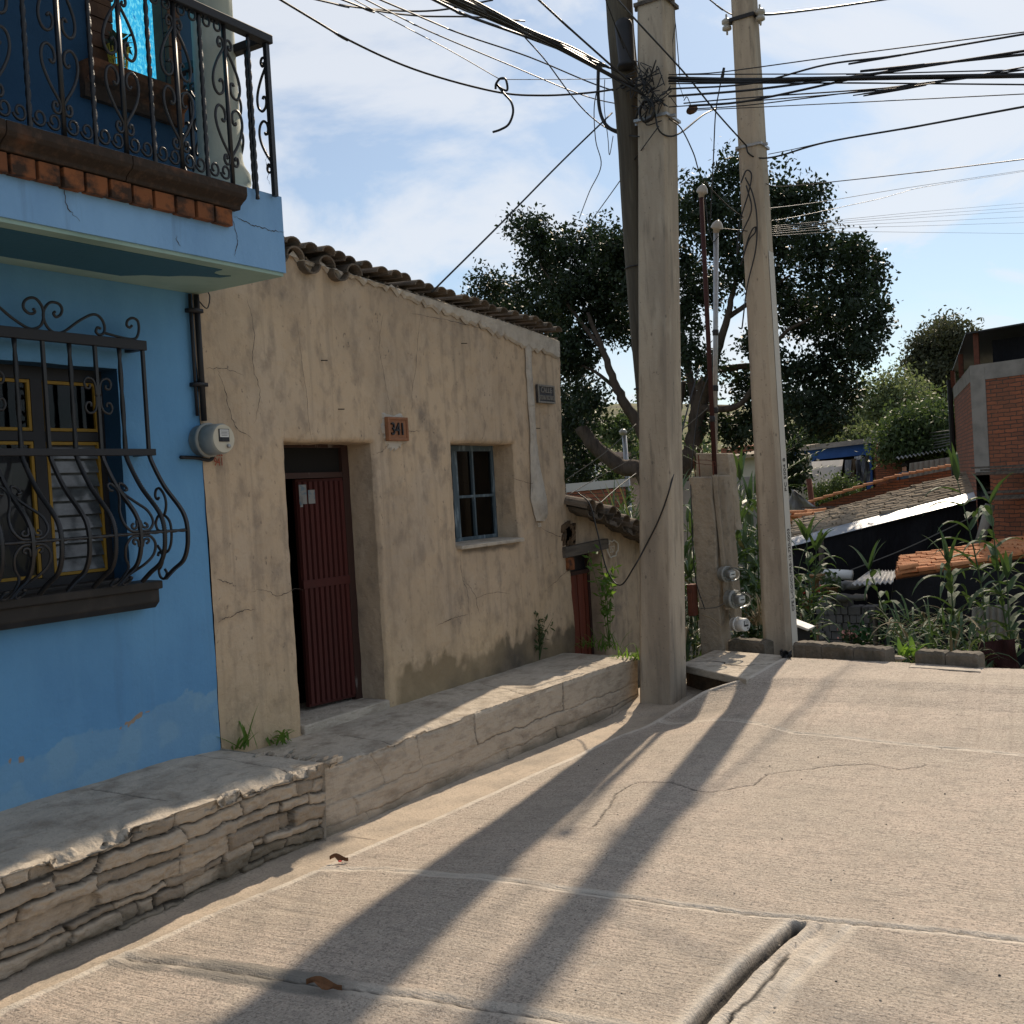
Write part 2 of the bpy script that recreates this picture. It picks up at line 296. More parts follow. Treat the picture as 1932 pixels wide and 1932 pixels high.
leafd = mat('dark_leaf', (.014, .026, .013), .55, [('island', '', (.03, .05, .02), .5, 1, .8)], trans=((.03, .06, .012), .12), spec=.25)
leafm = mat('mid_leaf', (.042, .068, .026), .55, [('island', '', (.08, .11, .04), .4, 1, .8)], trans=((.11, .17, .04), .26))
leafp = mat('pale_leaf', (.09, .12, .055), .6, [('island', '', (.14, .16, .08), .3, 1, .8)], trans=((.20, .25, .09), .35))
leafo = mat('olive_leaf', (.055, .065, .035), .6, [('island', '', (.085, .080, .045), .3, 1, .8)], trans=((.09, .10, .04), .25))
leafc = mat('cane_leaf', (.042, .080, .032), .5, [('island', '', (.075, .11, .045), .3, 1, .8), ('island', '', (.26, .22, .12), .9, .95, .9)], trans=((.10, .18, .035), .16), spec=.4)
leafg = mat('fresh_grass', (.08, .17, .03), .55, [('island', '', (.13, .21, .05), .2, 1, .8)], trans=((.2, .35, .04), .4))
straw = mat('dry_stalks', (.30, .24, .15), .9, [('island', '', (.18, .14, .09), .2, 1, .8)])
bark = mat('tree_bark', (.085, .065, .05), .95, [('noise', (8, 8, 1.2), (.04, .032, .026), .42, .66, .9)], [('noise', (12, 12, 2), .9, .05)])
redbrick = mat('red_brick_wall', (.3, .1, .05), .9, [('brick', ((.33, .115, .06), (.20, .08, .048), (.075, .06, .05))), ('noise', 1.4, (.17, .085, .055), .48, .72, .6), ('noise', 9, (.42, .17, .08), .58, .75, .5), ('noise', 22, (.10, .06, .045), .6, .76, .6)], [('brick', 0, .8, .02), ('noise', 40, .5, .01)])
cbeam = mat('grey_concrete_beam', (.27, .25, .225), .95, [('noise', 3, (.17, .16, .145), .42, .7, .8)], [('noise', 25, .5, .015)])
tarp = mat('black_tarp', (.007, .007, .009), .65, [('noise', (1.5, 1.5, .8), (.014, .014, .018), .45, .7, .8)], [('noise', (2, 2, .7), .9, .12)], spec=.15)
tin = mat('white_tin_flashing', (.42, .44, .47), .4, [('noise', (.7, .7, 3), (.27, .29, .33), .45, .65, .7)], metal=.15, spec=.6)
zinc = mat('corrugated_zinc', (.42, .43, .44), .5, [('noise', 5, (.26, .25, .24), .45, .7, .7)], metal=.3)
fibro = mat('corrugated_fibre_cement', (.25, .235, .21), .95, [('noise', 3, (.14, .13, .115), .45, .7, .8)])
sheetw = mat('white_laundry', (.62, .62, .62), .95, trans=((.5, .5, .5), .3))
sheetd = mat('dark_slate_sheet', (.07, .08, .10), .35, [('noise', 4, (.12, .13, .16), .5, .7, .8)], spec=.6)
pink = mat('pink_render', (.50, .36, .29), .9, [('noise', 1.2, (.40, .29, .24), .45, .7, .7)])
whiter = mat('white_render', (.52, .50, .46), .9, [('noise', .8, (.38, .36, .33), .45, .7, .7)])
whitef = mat('white_window_frame', (.7, .7, .68), .6)
houseblue = mat('house_blue_render', (.035, .10, .30), .85, [('noise', 1.5, (.025, .07, .21), .45, .7, .7)])
clay = mat('clay_pot', (.33, .18, .09), .9, [('noise', 9, (.22, .12, .06), .45, .7, .7)])
redfl = mat('red_petals', (.6, .03, .03), .6); pinkfl = mat('pink_petals', (.65, .30, .25), .6)
meterg = mat('grey_meter_case', (.30, .31, .29), .55, [('noise', 12, (.22, .23, .22), .45, .7, .6)])
meterf = mat('cream_meter_face', (.52, .48, .38), .5)
meterw = mat('white_meter_case', (.6, .6, .58), .5)
mglass = mat('meter_glass', (.3, .3, .3), .1, glass=(.93, .95, .95))
terra = mat('terracotta_plaque', (.27, .12, .06), .7, [('noise', 16, (.17, .08, .045), .45, .7, .7)])
black = mat('black_glaze', (.012, .012, .016), .35)
signm = mat('sign_iron', (.035, .035, .04), .6, [('noise', 18, (.10, .09, .09), .5, .7, .8)])
signl = mat('sign_letter', (.22, .205, .18), .7, [('noise', 40, (.10, .09, .08), .5, .7, .8)])
chalk = mat('chalk_line', (.60, .56, .48), 1); redp = mat('red_paint_mark', (.30, .07, .04), .9); inkp = mat('stencil_ink', (.08, .075, .07), .9)
stripm = mat('pale_strip_face', (.54, .50, .44), .85, [('noise', (14, 14, 3), (.5, .47, .42), .45, .7, .7)])
basket = mat('yellow_basket', (.42, .38, .06), .7); skin = mat('skin', (.42, .22, .15), .6); denim = mat('blue_grey_jacket', (.06, .085, .12), .9); hair = mat('dark_hair', (.02, .016, .013), .8)
blackp = mat('black_plastic', (.015, .015, .017), .5)
deadl = mat('dead_leaf', (.16, .075, .035), .9, [('noise', 30, (.08, .04, .02), .45, .7, .8)])
adobe = mat('bare_adobe', (.13, .085, .05), 1, [('noise', 12, (.06, .04, .025), .42, .68, .9)], [('noise', 18, 1, .04)])
# ------------------------------------------------------------------ road, gutter, sidewalk, ground
ge = [(-60, 1960, .12), (0, 1905, .115), (230, 1800, .10), (420, 1712, .09), (600, 1640, .07), (920, 1500, .04), (1110, 1413, .02), (1245, 1360, .01), (1330, 1318, .13), (1412, 1280, .285), (1476, 1244, .29)]
gp = [onz(*g) for g in ge]; gy = np.array([p.y for p in gp]); gx = np.array([p.x for p in gp]); gzv = np.array([p.z for p in gp])
gy = np.concatenate([[-3], gy]); gx = np.concatenate([[gx[0]-.1], gx]); gzv = np.concatenate([[.16], gzv])
xe = lambda y: np.interp(y, gy, gx); ze = lambda y: np.interp(y, gy, gzv)
fa, fb = onz(1476, 1240, .3), onz(1932, 1262, .3)
yfar = lambda x: fa.y+(x-fa.x)*(fb.y-fa.y)/(fb.x-fa.x)
def road_z(x, y):
    u = x-xe(y); c = np.interp(y, [0, 2.5, 4.5, 6, 8, 10], [.0, .03, .09, .12, .15, .05])*sst(u/1.3)
    ww = sst(u/1.2); t = sst((y-8.0)/1.7)*(1-ww)+sst((y-6.3)/3.6)*ww
    return (ze(y)+c)*(1-t)+(.3)*t
def rp(px, py):                                  # road point under a picture position (three refinements of the height)
    z = .1
    for _ in range(6): p = onz(px, py, z); z = float(road_z(np.array(p.x), np.array(p.y)))
    return (p.x, p.y)
JA = [rp(*q) for q in ((1245, 1361), (1500, 1383), (1700, 1403), (1932, 1426), (2100, 1441))]
JB = [rp(*q) for q in ((585, 1640), (720, 1640), (830, 1650), (1000, 1668), (1160, 1692), (1380, 1718), (1560, 1737), (1640, 1745), (1780, 1760), (1932, 1776), (2100, 1793))]
JC = [rp(*q) for q in ((228, 1806), (330, 1818), (440, 1832), (640, 1862), (800, 1882), (960, 1908), (1100, 1932), (1400, 1980))]
JL = [rp(*q) for q in ((1505, 1742), (1440, 1800), (1370, 1866), (1310, 1932), (1240, 2010))]
JL2 = [rp(*q) for q in ((1545, 1748), (1480, 1812), (1440, 1860), (1360, 1940), (1300, 2010))]
JL3 = [rp(*q) for q in ((1608, 1748), (1560, 1790), (1500, 1850), (1440, 1932), (1390, 2010))]
CR1 = [rp(*q) for q in ((1120, 1560), (1150, 1520), (1162, 1497), (1200, 1478), (1265, 1475), (1310, 1490), (1340, 1494), (1400, 1480), (1420, 1478), (1445, 1458), (1520, 1450), (1580, 1442), (1640, 1440), (1700, 1452), (1752, 1443))]
CR2 = [rp(*q) for q in ((1660, 1440), (1664, 1420), (1700, 1421), (1745, 1421))]
CR3 = [rp(*q) for q in ((1778, 1564), (1850, 1573), (1900, 1572))]
uu = np.concatenate([np.linspace(0, 4.3, 330), np.linspace(4.45, 12, 20)]); vv = np.concatenate([np.linspace(-3, 2.1, 14), np.linspace(2.15, 10.5, 560)])
vv = np.concatenate([vv[vv < fa.y-.001]])
U, Vv = np.meshgrid(uu, np.concatenate([(vv-vv[0])/(fa.y-vv[0]), [1]]), indexing='ij')
X = None; Y = -3+(fa.y+3)*Vv
for _ in range(3):
    X = xe(np.minimum(Y, fa.y))+U; Y = -3+(yfar(X)+3)*Vv
X = xe(np.minimum(Y, fa.y))+U
Z = road_z(X, Y)
wob = .012*fbm(X*6, Y*6, 3)
dA, dB, dC = pdist(X+wob, Y+wob, JA), pdist(X+wob, Y+wob, JB), pdist(X+wob, Y+wob, JC)
dL, dL2, dL3 = pdist(X+wob, Y+wob, JL), pdist(X+wob*2, Y, JL2), pdist(X+wob, Y+wob, JL3)
dc = np.minimum(np.minimum(pdist(X+wob*1.5+.011*fbm(X*22, Y*22, 15), Y-wob*1.5+.011*fbm(X*22, Y*22, 16), CR1), 1+0*X), pdist(X, Y, CR3)+.004)
edge = U+wob
bandL = (np.interp(Y, [min(p[1] for p in JL2), max(p[1] for p in JL2)], [0, 0]))
# between the two lips of the long joint the mortar lies lower
inb = sst((pdist(X, Y, JL2) < .075).astype(float))
tro = np.maximum.reduce([sst(1-(dA-.02)/.02)*.8, sst(1-(dB-.03)/.02)*.8, sst(1-(dC-.04)/.03)*.6, sst(1-(dL-.02)/.10), sst(1-(dL2)/.12), sst(1-(dL3-.01)/.06), sst(1-(edge-.035)/.02)])
Zd = .003*fbm(X*9, Y*9, 5)+.012*fbm(X*1.3, Y*1.3, 6)
Zd += .006*np.exp(-((dC-.045)/.03)**2)+.003*np.exp(-((dL-.05)/.04)**2)+.002*np.exp(-((dB-.04)/.03)**2)+.002*np.exp(-((dA-.03)/.025)**2)+.006*np.exp(-((edge-.03)/.03)**2)
Zd -= .010*np.exp(-(dA/.007)**2)+.016*np.exp(-(dB/.009)**2)*np.interp(X, [-4, -2.5, -1.5, 0], [.4, .7, 1.3, .8])+.010*np.exp(-(dC/.010)**2)+.07*np.exp(-(dL/.028)**4)+.020*np.exp(-(dL2/.014)**2)*(fbm(X*5, Y*5, 8) > -.15)+.012*np.exp(-(dL3/.012)**2)+.008*np.exp(-(dc/.006)**2)
crk = np.maximum.reduce([sst(1-dc/.014)*.95, sst(1.35-dL/.034), sst(1-dA/.010)*.75, sst(1-dB/.013)*np.clip(.7+.8*fbm(X*2.5, Y*2, 12)+np.interp(X,[-4,-2,-1,0],[-.2,.1,.55,.3]),0,1), sst(1-dC/.013)*.8*(fbm(X*3, Y*3, 13) > -.25), sst(1.1-dL2/.018)*(fbm(X*4, Y*4, 8) > -.2)*.9, sst((dc < .02)*0)])  # crack and joint lines; the long joint's groove shade is painted in too
soot = sst((.075-np.abs(dC-.03))/.03)*sst((fbm(X*3, Y*3, 20)+.7)*1.4)*np.interp(X, [-4.3, -3.9, -2.9, -2.2], [0, 1, 1, 0])
soot = np.maximum(soot, .35*sst(fbm(X*1.5, Y*.8, 21)*1.6-.3))
yA = np.interp(X, [q[0] for q in JA], [q[1] for q in JA]); yC = np.interp(X, [q[0] for q in JC], [q[1] for q in JC])
broom = sst(fbm((X+.12*Y)*30, Y*.12, 70, 2)*1.3+.05)*sst((Y-yA)/.15)*np.interp(X, [-3.9, -3, -1], [.3, .8, 1])+sst(fbm(X*.35, (Y+.12*X)*30, 71, 2)*1.6-.1)*sst((Y-yC)/.1)*np.interp(X, [-4.2, -3.4, -2.4, -1.5], [1, .9, .25, .15])*sst((5.6-Y)/1.5)
Zd -= .003*broom
nu, nv = X.shape
struct(npmesh('road', np.stack([X, Y, Z+Zd], -1).reshape(-1, 3), gridfaces(nu, nv), roadm, attrs={'broom': broom, 'trowel': tro*(1-.45*sst(fbm(X*6, Y*6, 14)*2)), 'crack': crk, 'soot': soot}))
mb = MB(); 
for a, b in ((fa, fb+(fb-fa)*4),):               # the road slab's far edge face
    mb.quad(a+V((0, 0, -.002)), b+V((0, 0, -.002)), b+V((0, .02, -.5)), a+V((0, .02, -.5)))
struct(mb.build('road', gutm))
# gutter strip
CX = lambda y: np.interp(y, [0, 2.6, 4.6, 6.5, 8.8, 12], [-4.25, -4.27, -4.33, -4.37, -4.36, -4.36])      # foot of the kerb
yy = np.linspace(-3, 9.75, 500); tt = np.linspace(0, 1, 40)
T, Y = np.meshgrid(tt, yy, indexing='ij'); xl = CX(Y)-.12; xr = xe(np.minimum(Y, 9.7))+.02
gz = np.interp(Y, [-3, 2.7, 5, 8.3, 9.0, 9.8], [.16, .10, .065, .0, .06, .10])
X = xl+(xr-xl)*T; zr = ze(np.minimum(Y, 9.7))-.004; zr = np.where(Y > 8.3, np.minimum(zr, gz+.02), zr)
Z = gz+(zr-gz)*sst((T-.5)/.5)-.02*np.sin(math.pi*T)*(Y < 8.5)+.004*fbm(X*14, Y*14, 31)+.015*sst((.22-T)/.15)*(fbm(Y*8, X*8, 33)*.5+.3)
jd = np.minimum(np.abs(Y-5.0-.05*X), np.minimum(np.abs(Y-3.1), np.abs(Y-8.05)))
struct(npmesh('gutter', np.stack([X, Y, Z], -1).reshape(-1, 3), gridfaces(*X.shape), gutm, attrs={'crack': sst(1-jd/.01)*.7+sst(1-np.abs(T-.2-.06*fbm(Y*4, Y*0, 35))/.035)*.5}))
# sidewalk: top and kerb face swept as one sheet, stones and cracks modelled in the face
def sidewalk(name, y0, y1, ztop, xtop, rough, seed, bend=None):
    ny = int((y1-y0)/.009); yv = np.linspace(y0, y1, ny); ns, nf = 60, 64
    s = np.concatenate([np.linspace(0, 1, ns), 1+np.linspace(0, 1, nf)[1:]])
    Sg, Yg = np.meshgrid(s, yv, indexing='ij')
    edge = xtop(Yg)+rough*(.035*fbm(Yg*2.2, Yg*0+seed, seed)+.03*fbm(Yg*9, Yg*0+2, seed+1)); zt = ztop(Yg); foot = np.interp(Yg, [-3, 2.7, 5, 8.3, 9.0], [.14, .085, .05, -.02, .02])
    face = Sg > 1; F = np.clip(Sg-1, 0, 1)
    X = np.where(face, edge+(CX(Yg)-edge)*F, FX+.0+(edge-FX)*np.clip(Sg, 0, 1)); Z = np.where(face, zt+(foot-zt)*F, zt-.012*np.clip(Sg, 0, 1)+.006*fbm(X*5, Yg*5, seed+2))
    hh = zt-Z; hw = hh+.028*fbm(Yg*1.6, hh*2+5, seed+3)+.018*fbm(Yg*8, hh*6, seed+13)+.05*(Yg-y0)*0
    # courses of irregular stones
    r = np.random.default_rng(seed); cs = [0]; 
    while cs[-1] < .7: cs.append(cs[-1]+(r.uniform(.035, .095) if rough > .6 else r.uniform(.12, .26)))
    tone = np.zeros_like(X); crack = np.zeros_like(X); off = np.zeros_like(X); yw = Yg+.07*fbm(hh*5, Yg*4, seed+4)+.02*fbm(hh*18, Yg*12, seed+14)
    for k in range(len(cs)-1):
        inrow = (hw >= cs[k]) & (hw < cs[k+1]); ed = np.minimum(np.abs(hw-cs[k]), np.abs(hw-cs[k+1])); b = [y0-1]
        while b[-1] < y1+1: b.append(b[-1]+(r.uniform(.08, .50) if rough > .6 else r.uniform(.4, 1.3)))
        for a, c in zip(b[:-1], b[1:]):
            m = inrow & (yw >= a) & (yw < c); e = np.minimum(ed, np.minimum(np.abs(yw-a), np.abs(yw-c)))
            op = r.uniform(.25, 1.0)
            tl = r.uniform(-.12, .12, 2); tone = np.where(m, r.random(), tone); crack = np.where(m, np.maximum(crack, sst(1.15-e/(.005+.010*op**2))*op), crack); off = np.where(m, r.uniform(-.03, .022)+tl[0]*(yw-(a+c)/2)*.6+tl[1]*(hw-cs[k]-.05)+.006*sst(e/.012)-(.05 if r.random() < .07 else 0), off)
    amp = rough(Yg) if callable(rough) else rough
    X = X+np.where(face, amp*off*.55*sst(F/.08)-amp*.03*crack*sst(F/.06)+amp*(.009*fbm(Yg*9, hh*12, seed+6)+.013*fbm(Yg*30, hh*38, seed+16)), 0)
    nick = sst((fbm(Yg*2.6, Sg*2+9, seed+8)+.6*fbm(Yg*13, Sg*16, seed+18)-.02)*4)*sst(1-np.abs(Sg-1)/.16)
    Z = Z-amp*.05*nick*(Sg <= 1.16); X = X-amp*.03*nick*face
    tc = np.zeros_like(X)
    for pl in (bend or []): tc = np.maximum(tc, sst(1-pdist(X+.01*fbm(X*9, Yg*9, 40), Yg+.012*fbm(X*9, Yg*9, 41), pl)/.010)*(~face))
    Z = Z-.008*tc
    foot_dark = sst((fbm(Yg*2, hh*4, seed+9)+(F-.72)*3.2))*face*.9  # kerb face gets darker towards its foot, in ragged patches
    return struct(npmesh(name, np.stack([X, Yg, Z], -1).reshape(-1, 3), gridfaces(*X.shape), walk, attrs={'tone': face*tone*sst(F/.1)*(1 if rough > .6 else .4), 'stone': face*1.0*np.where(F > .10, 1, .3), 'crack': np.maximum(np.where(face, np.minimum(crack*1.25, 1)*(1 if amp > .6 else .75), 0), np.maximum(tc, nick*.35)), 'foot_dark': foot_dark}))
def pz(px, py, z): p = onz(px, py, z); return (p.x, p.y)
cA = [[pz(*q, .55) for q in ((170, 1488), (230, 1497), (270, 1502), (320, 1508))], [pz(*q, .55) for q in ((360, 1420), (430, 1428), (500, 1440), (560, 1448))], [pz(*q, .55) for q in ((460, 1505), (500, 1470), (560, 1452))]]
cB = [[pz(*q, .45) for q in ((640, 1385), (700, 1392), (760, 1400))], [pz(*q, .45) for q in ((700, 1430), (760, 1400), (850, 1372), (900, 1362))], [pz(*q, .45) for q in ((910, 1290), (960, 1298), (1010, 1315))], [pz(*q, .45) for q in ((980, 1300), (1060, 1280), (1130, 1258))]]
sidewalk('sidewalk', -3, 4.66, lambda y: np.interp(y, [-3, 4.3, 4.66], [.56, .55, .52]), lambda y: np.interp(y, [-3, 2.6, 4.66], [-4.22, -4.22, -4.25]), 1.0, 50, cA)
sidewalk('sidewalk', 4.665, 8.98, lambda y: np.interp(y, [4.66, 5.0, 8.98], [.47, .45, .44]), lambda y: np.interp(y, [4.66, 6.5, 8.8], [-4.38, -4.40, -4.33]), .30, 72, cB)
mb = MB(); mb.quad((FX, 4.662, .1), (-4.3, 4.662, 0), (-4.27, 4.662, .50), (FX, 4.662, .53)); mb.quad((FX, 8.98, .43), (-4.35, 8.98, .42), (-4.36, 9.0, -.1), (FX, 9.0, -.1)); struct(mb.build('sidewalk', walk))
# broken rubble where the two levels meet
mb = MB()
for k in range(46):
    q = random.random(); c = V((FX+.25+q*.62, 4.70+random.gauss(0, .05)+.05*q, .47+random.uniform(-.01, .045))); r = random.uniform(.012, .036)*(.9)
    mb.obox(c, V((r, random.uniform(-.01, .01), .01)), V((0, r*random.uniform(.6, 1.2), 0)), V((.004, 0, r*.5)))
tag(mb.build('rubble', walk, bevel=.008), 'broken concrete crumbs at the step between the two sidewalk levels', 'rubble', kind='stuff')
# raised slab behind the poles with the drain opening under it
P = [onz(*q, .3) for q in ((1282, 1253), (1348, 1226), (1480, 1236), (1476, 1243), (1408, 1281))]
mb = MB(); mb.prism([p-V((0, 0, .07)) for p in P], (0, 0, .07))
a, b = P[0]+V((.02, .09, -.07)), P[4]+V((-.02, .09, -.07)); mb.prism([a, b, b+V((0, .5, 0)), a+V((0, .5, 0))], (0, 0, -.5), 1)
for q in (((1290, 1246), (1340, 1248), (1400, 1256), (1470, 1250)),):
    mb.ribbon([onz(*p, .3025) for p in q], .02, (0, 0, 1), 2)
struct(mb.build('raised_slab', [walk, adobe, crackm], bevel=.012))
# ground: one sheet out to the horizon
ra = np.concatenate([np.linspace(0, 14, 29), np.linspace(15, 60, 40), np.geomspace(64, 3000, 46)]); th = np.radians(np.linspace(-180, 180, 241))
Rg, Tg = np.meshgrid(ra, th, indexing='ij'); X = Rg*np.sin(Tg); Y = Rg*np.cos(Tg)
def ground_z(x, y):
    x = np.asarray(x, float); y = np.asarray(y, float); d = y-10.6+.12*(x+3)
    lo = np.interp(d, [-1, .2, 1.2, 3, 6, 12, 20, 35, 90], [-.25, -.12, -.35, -.75, -1.1, -1.75, -2.3, -2.6, -4.0])
    lo = np.where(y < 9.9, -.25, lo); az = np.degrees(np.arctan2(x, y)); r = np.hypot(x, y)
    hgt = np.interp(az, [-75, -40, -28, -22, -14, -6, 4, 20, 60, 120], [20, 34, 33, 31, 25, 17, 12, 10, 8, 0])
    hill = hgt*sst((r-110)/260)+(hgt*.5)*sst((r-420)/900)
    return lo+hill+np.where(r > 60, 1.6*fbm(x/38, y/38, 61), 0)*sst((r-60)/80)+np.where(y > 11, .12*fbm(x*.9, y*.9, 62), 0)
Z = ground_z(X, Y)
struct(npmesh('ground', np.stack([X, Y, Z], -1).reshape(-1, 3), gridfaces(*X.shape), earth))
# ------------------------------------------------------------------ house fronts
def front(name, parent, y0, y1, z0, top, holes, mats, seed, amp=1.0, attrs=None, step=.014, extra=None, x0=FX, wedge=0):
    ys = {y0, y1}; zs = {z0}; 
    for h in holes: ys |= {h[0], h[1]}; zs |= {h[2], h[3]}
    zt = max(top(np.linspace(y0, y1, 9))); zs.add(float(zt))
    def fill(s):
        s = sorted(s); o = []
        for a, b in zip(s[:-1], s[1:]): o.append(np.linspace(a, b, max(2, int((b-a)/step)+1))[:-1])
        return np.concatenate(o+[[s[-1]]])
    ya, za = fill(ys), fill(zs); Y, Z = np.meshgrid(ya, za, indexing='ij'); T = top(Y)
    keep = np.ones((len(ya)-1, len(za)-1), bool); yc = (ya[1:]+ya[:-1])/2; zc = (za[1:]+za[:-1])/2
    for h in holes: keep &= ~((yc[:, None] > h[0]) & (yc[:, None] < h[1]) & (zc[None] > h[2]) & (zc[None] < h[3]))
    keep &= zc[None] < top(yc)[:, None]
    def warp(Y, Z): return Y+.006*amp*fbm(Y*5, Z*5, seed+1), np.minimum(Z, top(Y))+.006*amp*fbm(Y*5, Z*5, seed+2)
    def relief(Y, Z):
        x = x0+amp*(.010*fbm(Y*1.6, Z*1.6, seed)+.004*fbm(Y*9, Z*9, seed+3))
        for h in holes:
            d = np.maximum(np.maximum(h[0]-Y, Y-h[1]), np.maximum(h[2]-Z, Z-h[3])); x = x-.02*amp*np.exp(-np.abs(d)/.012)
        return x
    X = relief(Y, Z); Yw, Zw = warp(Y, Z); Yw = Yw+wedge*sst((Y-y1+.05)/.05)*.03*fbm(Z*5, Z*0, seed+5)
    A = {k: fn(Y, Z) for k, fn in (attrs or {}).items()}
    o = npmesh(name, np.stack([X, Yw, Zw], -1).reshape(-1, 3), gridfaces(len(ya), len(za), keep), mats, parent, A)
    out = []
    for h in holes:                                # plastered reveals
        mb = MB(); out.append(mb)
        for (a, b) in (((h[0], h[2]), (h[0], h[3])), ((h[0], h[3]), (h[1], h[3])), ((h[1], h[3]), (h[1], h[2])), ((h[1], h[2]), (h[0], h[2]))):
            n = 30; P = []
            for i in range(n+1):
                y = a[0]+(b[0]-a[0])*i/n; z = a[1]+(b[1]-a[1])*i/n; yy, zz = warp(np.array(y), np.array(z)); xf = float(relief(np.array(y), np.array(z)))
                P.append([V((xf+(x0-h[4]-xf)*k/4, float(yy), float(zz))) for k in range(5)])
            vs = [p for row in P for p in row]; mb.add(vs, [(i*5+k, i*5+k+1, i*5+k+6, i*5+k+5) for i in range(n) for k in range(4)])
    class RV:
        def build(s, nm, *a, **k): return [q.build(nm, *a, **k) for q in out]
    return o, RV()
def shell(mb, y0, y1, z0, z1, x0, x1, gap=.0):   # the rest of a building: back, sides, roof slab, floor
    mb.quad((x0, y0, z0), (x1, y0, z0), (x1, y0, z1), (x0, y0, z1)); mb.quad((x0, y1, z0), (x1, y1, z0), (x1, y1, z1), (x0, y1, z1))
    mb.quad((x1, y0, z0), (x1, y1, z0), (x1, y1, z1), (x1, y0, z1)); mb.quad((x0, y0, z1), (x0, y1, z1), (x1, y1, z1), (x1, y0, z1)); mb.quad((x0, y0, z0), (x0, y1, z0), (x1, y1, z0), (x1, y0, z0))
def darkbox(mb, y0, y1, z0, z1, xf, depth, m=0):
    x1 = xf-depth
    for q in (((xf, y0, z0), (x1, y0, z0), (x1, y0, z1), (xf, y0, z1)), ((xf, y1, z0), (x1, y1, z0), (x1, y1, z1), (xf, y1, z1)), ((x1, y0, z0), (x1, y1, z0), (x1, y1, z1), (x1, y0, z1)), ((xf, y0, z1), (xf, y1, z1), (x1, y1, z1), (x1, y0, z1)), ((xf, y0, z0), (xf, y1, z0), (x1, y1, z0), (x1, y0, z0))): mb.quad(*q, m)
# ======================= blue house
BH = thing('blue_house', 'bright blue house with a balcony over the street and a black iron window cage', 'house', (FX, 3.2, .55))
BY = 4.665
SZ = onx(363, 548, FX).z                                   # soffit height
oc = onz(540, 515, SZ); BXo = oc.x; BYo = oc.y             # outer corner of the balcony
ZT = onx(533, 372, BXo).z                                  # top of the balcony edge
wy, wz0, wz1 = onx(223, 695, FX).y, onx(250, 1094, FX).z, onx(223, 695, FX).z
wl = 2.35
def peelf(Y, Z):
    line = .93-(4.66-Y)*.10+.07*fbm(Y*3, Z*0, 90)+.03*fbm(Y*14, Z*0, 91); return sst((line-Z)/.012)*(.55+.45*sst(fbm(Y*7, Z*7, 92)*2+.4))
def baref(Y, Z):
    line = .93-(4.66-Y)*.10+.07*fbm(Y*3, Z*0, 90)+.03*fbm(Y*14, Z*0, 91); return sst(1-np.abs(Z-line+.012)/.03)*sst((fbm(Y*8, Z*8, 95)+.4*fbm(Y*30, Z*30, 96)-.34)*14)
o, mb = front('wall', BH, -1.5, BY, .3, lambda y: np.full_like(np.asarray(y, float), SZ), [(wl, wy, wz0, wz1, .16)], bluew, 80, .7, {'peel': peelf, 'bare': baref}, .018)
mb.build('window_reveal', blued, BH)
mb = MB(); shell(mb, -1.5, BY, .3, SZ, FX-.3, FX-5.5); mb.quad((FX, BY, .3), (FX-.3, BY, .3), (FX-.3, BY, SZ), (FX, BY, SZ)); mb.quad((FX, BY, SZ), (FX-.3, BY, SZ), (FX-.3, BY, 6.1), (FX, BY, 6.1)); mb.quad((FX-.3, BY, SZ), (FX-5.5, BY, SZ), (FX-5.5, BY, 6.1), (FX-.3, BY, 6.1)); mb.quad((FX-5.5, -1.5, SZ), (FX-5.5, BY, SZ), (FX-5.5, BY, 6.1), (FX-5.5, -1.5, 6.1)); mb.build('side_wall', bluew, BH)
# upper wall with its window hole
uw = dict(y0=onx(208, 60, FX).y, y1=onx(309, 60, FX).y, z0=onx(262, 155, FX).z, z1=5.35)
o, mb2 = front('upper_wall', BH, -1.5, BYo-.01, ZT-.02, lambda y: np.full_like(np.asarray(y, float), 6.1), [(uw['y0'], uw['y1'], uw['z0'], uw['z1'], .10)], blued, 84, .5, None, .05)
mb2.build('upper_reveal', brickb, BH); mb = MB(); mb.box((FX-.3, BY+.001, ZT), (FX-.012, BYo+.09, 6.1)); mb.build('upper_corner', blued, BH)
W2 = thing  # alias kept short
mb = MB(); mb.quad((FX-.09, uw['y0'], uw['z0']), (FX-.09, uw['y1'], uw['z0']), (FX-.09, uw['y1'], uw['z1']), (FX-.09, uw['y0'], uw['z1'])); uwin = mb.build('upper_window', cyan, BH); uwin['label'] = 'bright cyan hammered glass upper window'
for s, yb in ((-1, uw['y0']), (1, uw['y1'])):                # brick surround
    mb = MB()
    for k in range(12):
        z = uw['z0']+.02+k*.085; a, b = sorted((yb+s*.005, yb+s*(.10 if s > 0 else .16))); mb.box((FX-.02, a, z), (FX+.03+.004*(k % 2), b, z+.078))
    mb.build('brick_surround', brickb, uwin)
mb = MB(); ya, yb = uw['y0']-.23, min(uw['y1']+.16, BY-.01); z = uw['z0']
mb.prism([(FX, ya, z-.20), (FX+.04, ya, z-.20), (FX+.05, ya, z-.12), (FX+.09, ya, z-.09), (FX+.12, ya, z-.05), (FX+.12, ya, z-.005), (FX, ya, z-.005)], (0, yb-ya, 0)); mb.build('window_sill', corn, uwin)
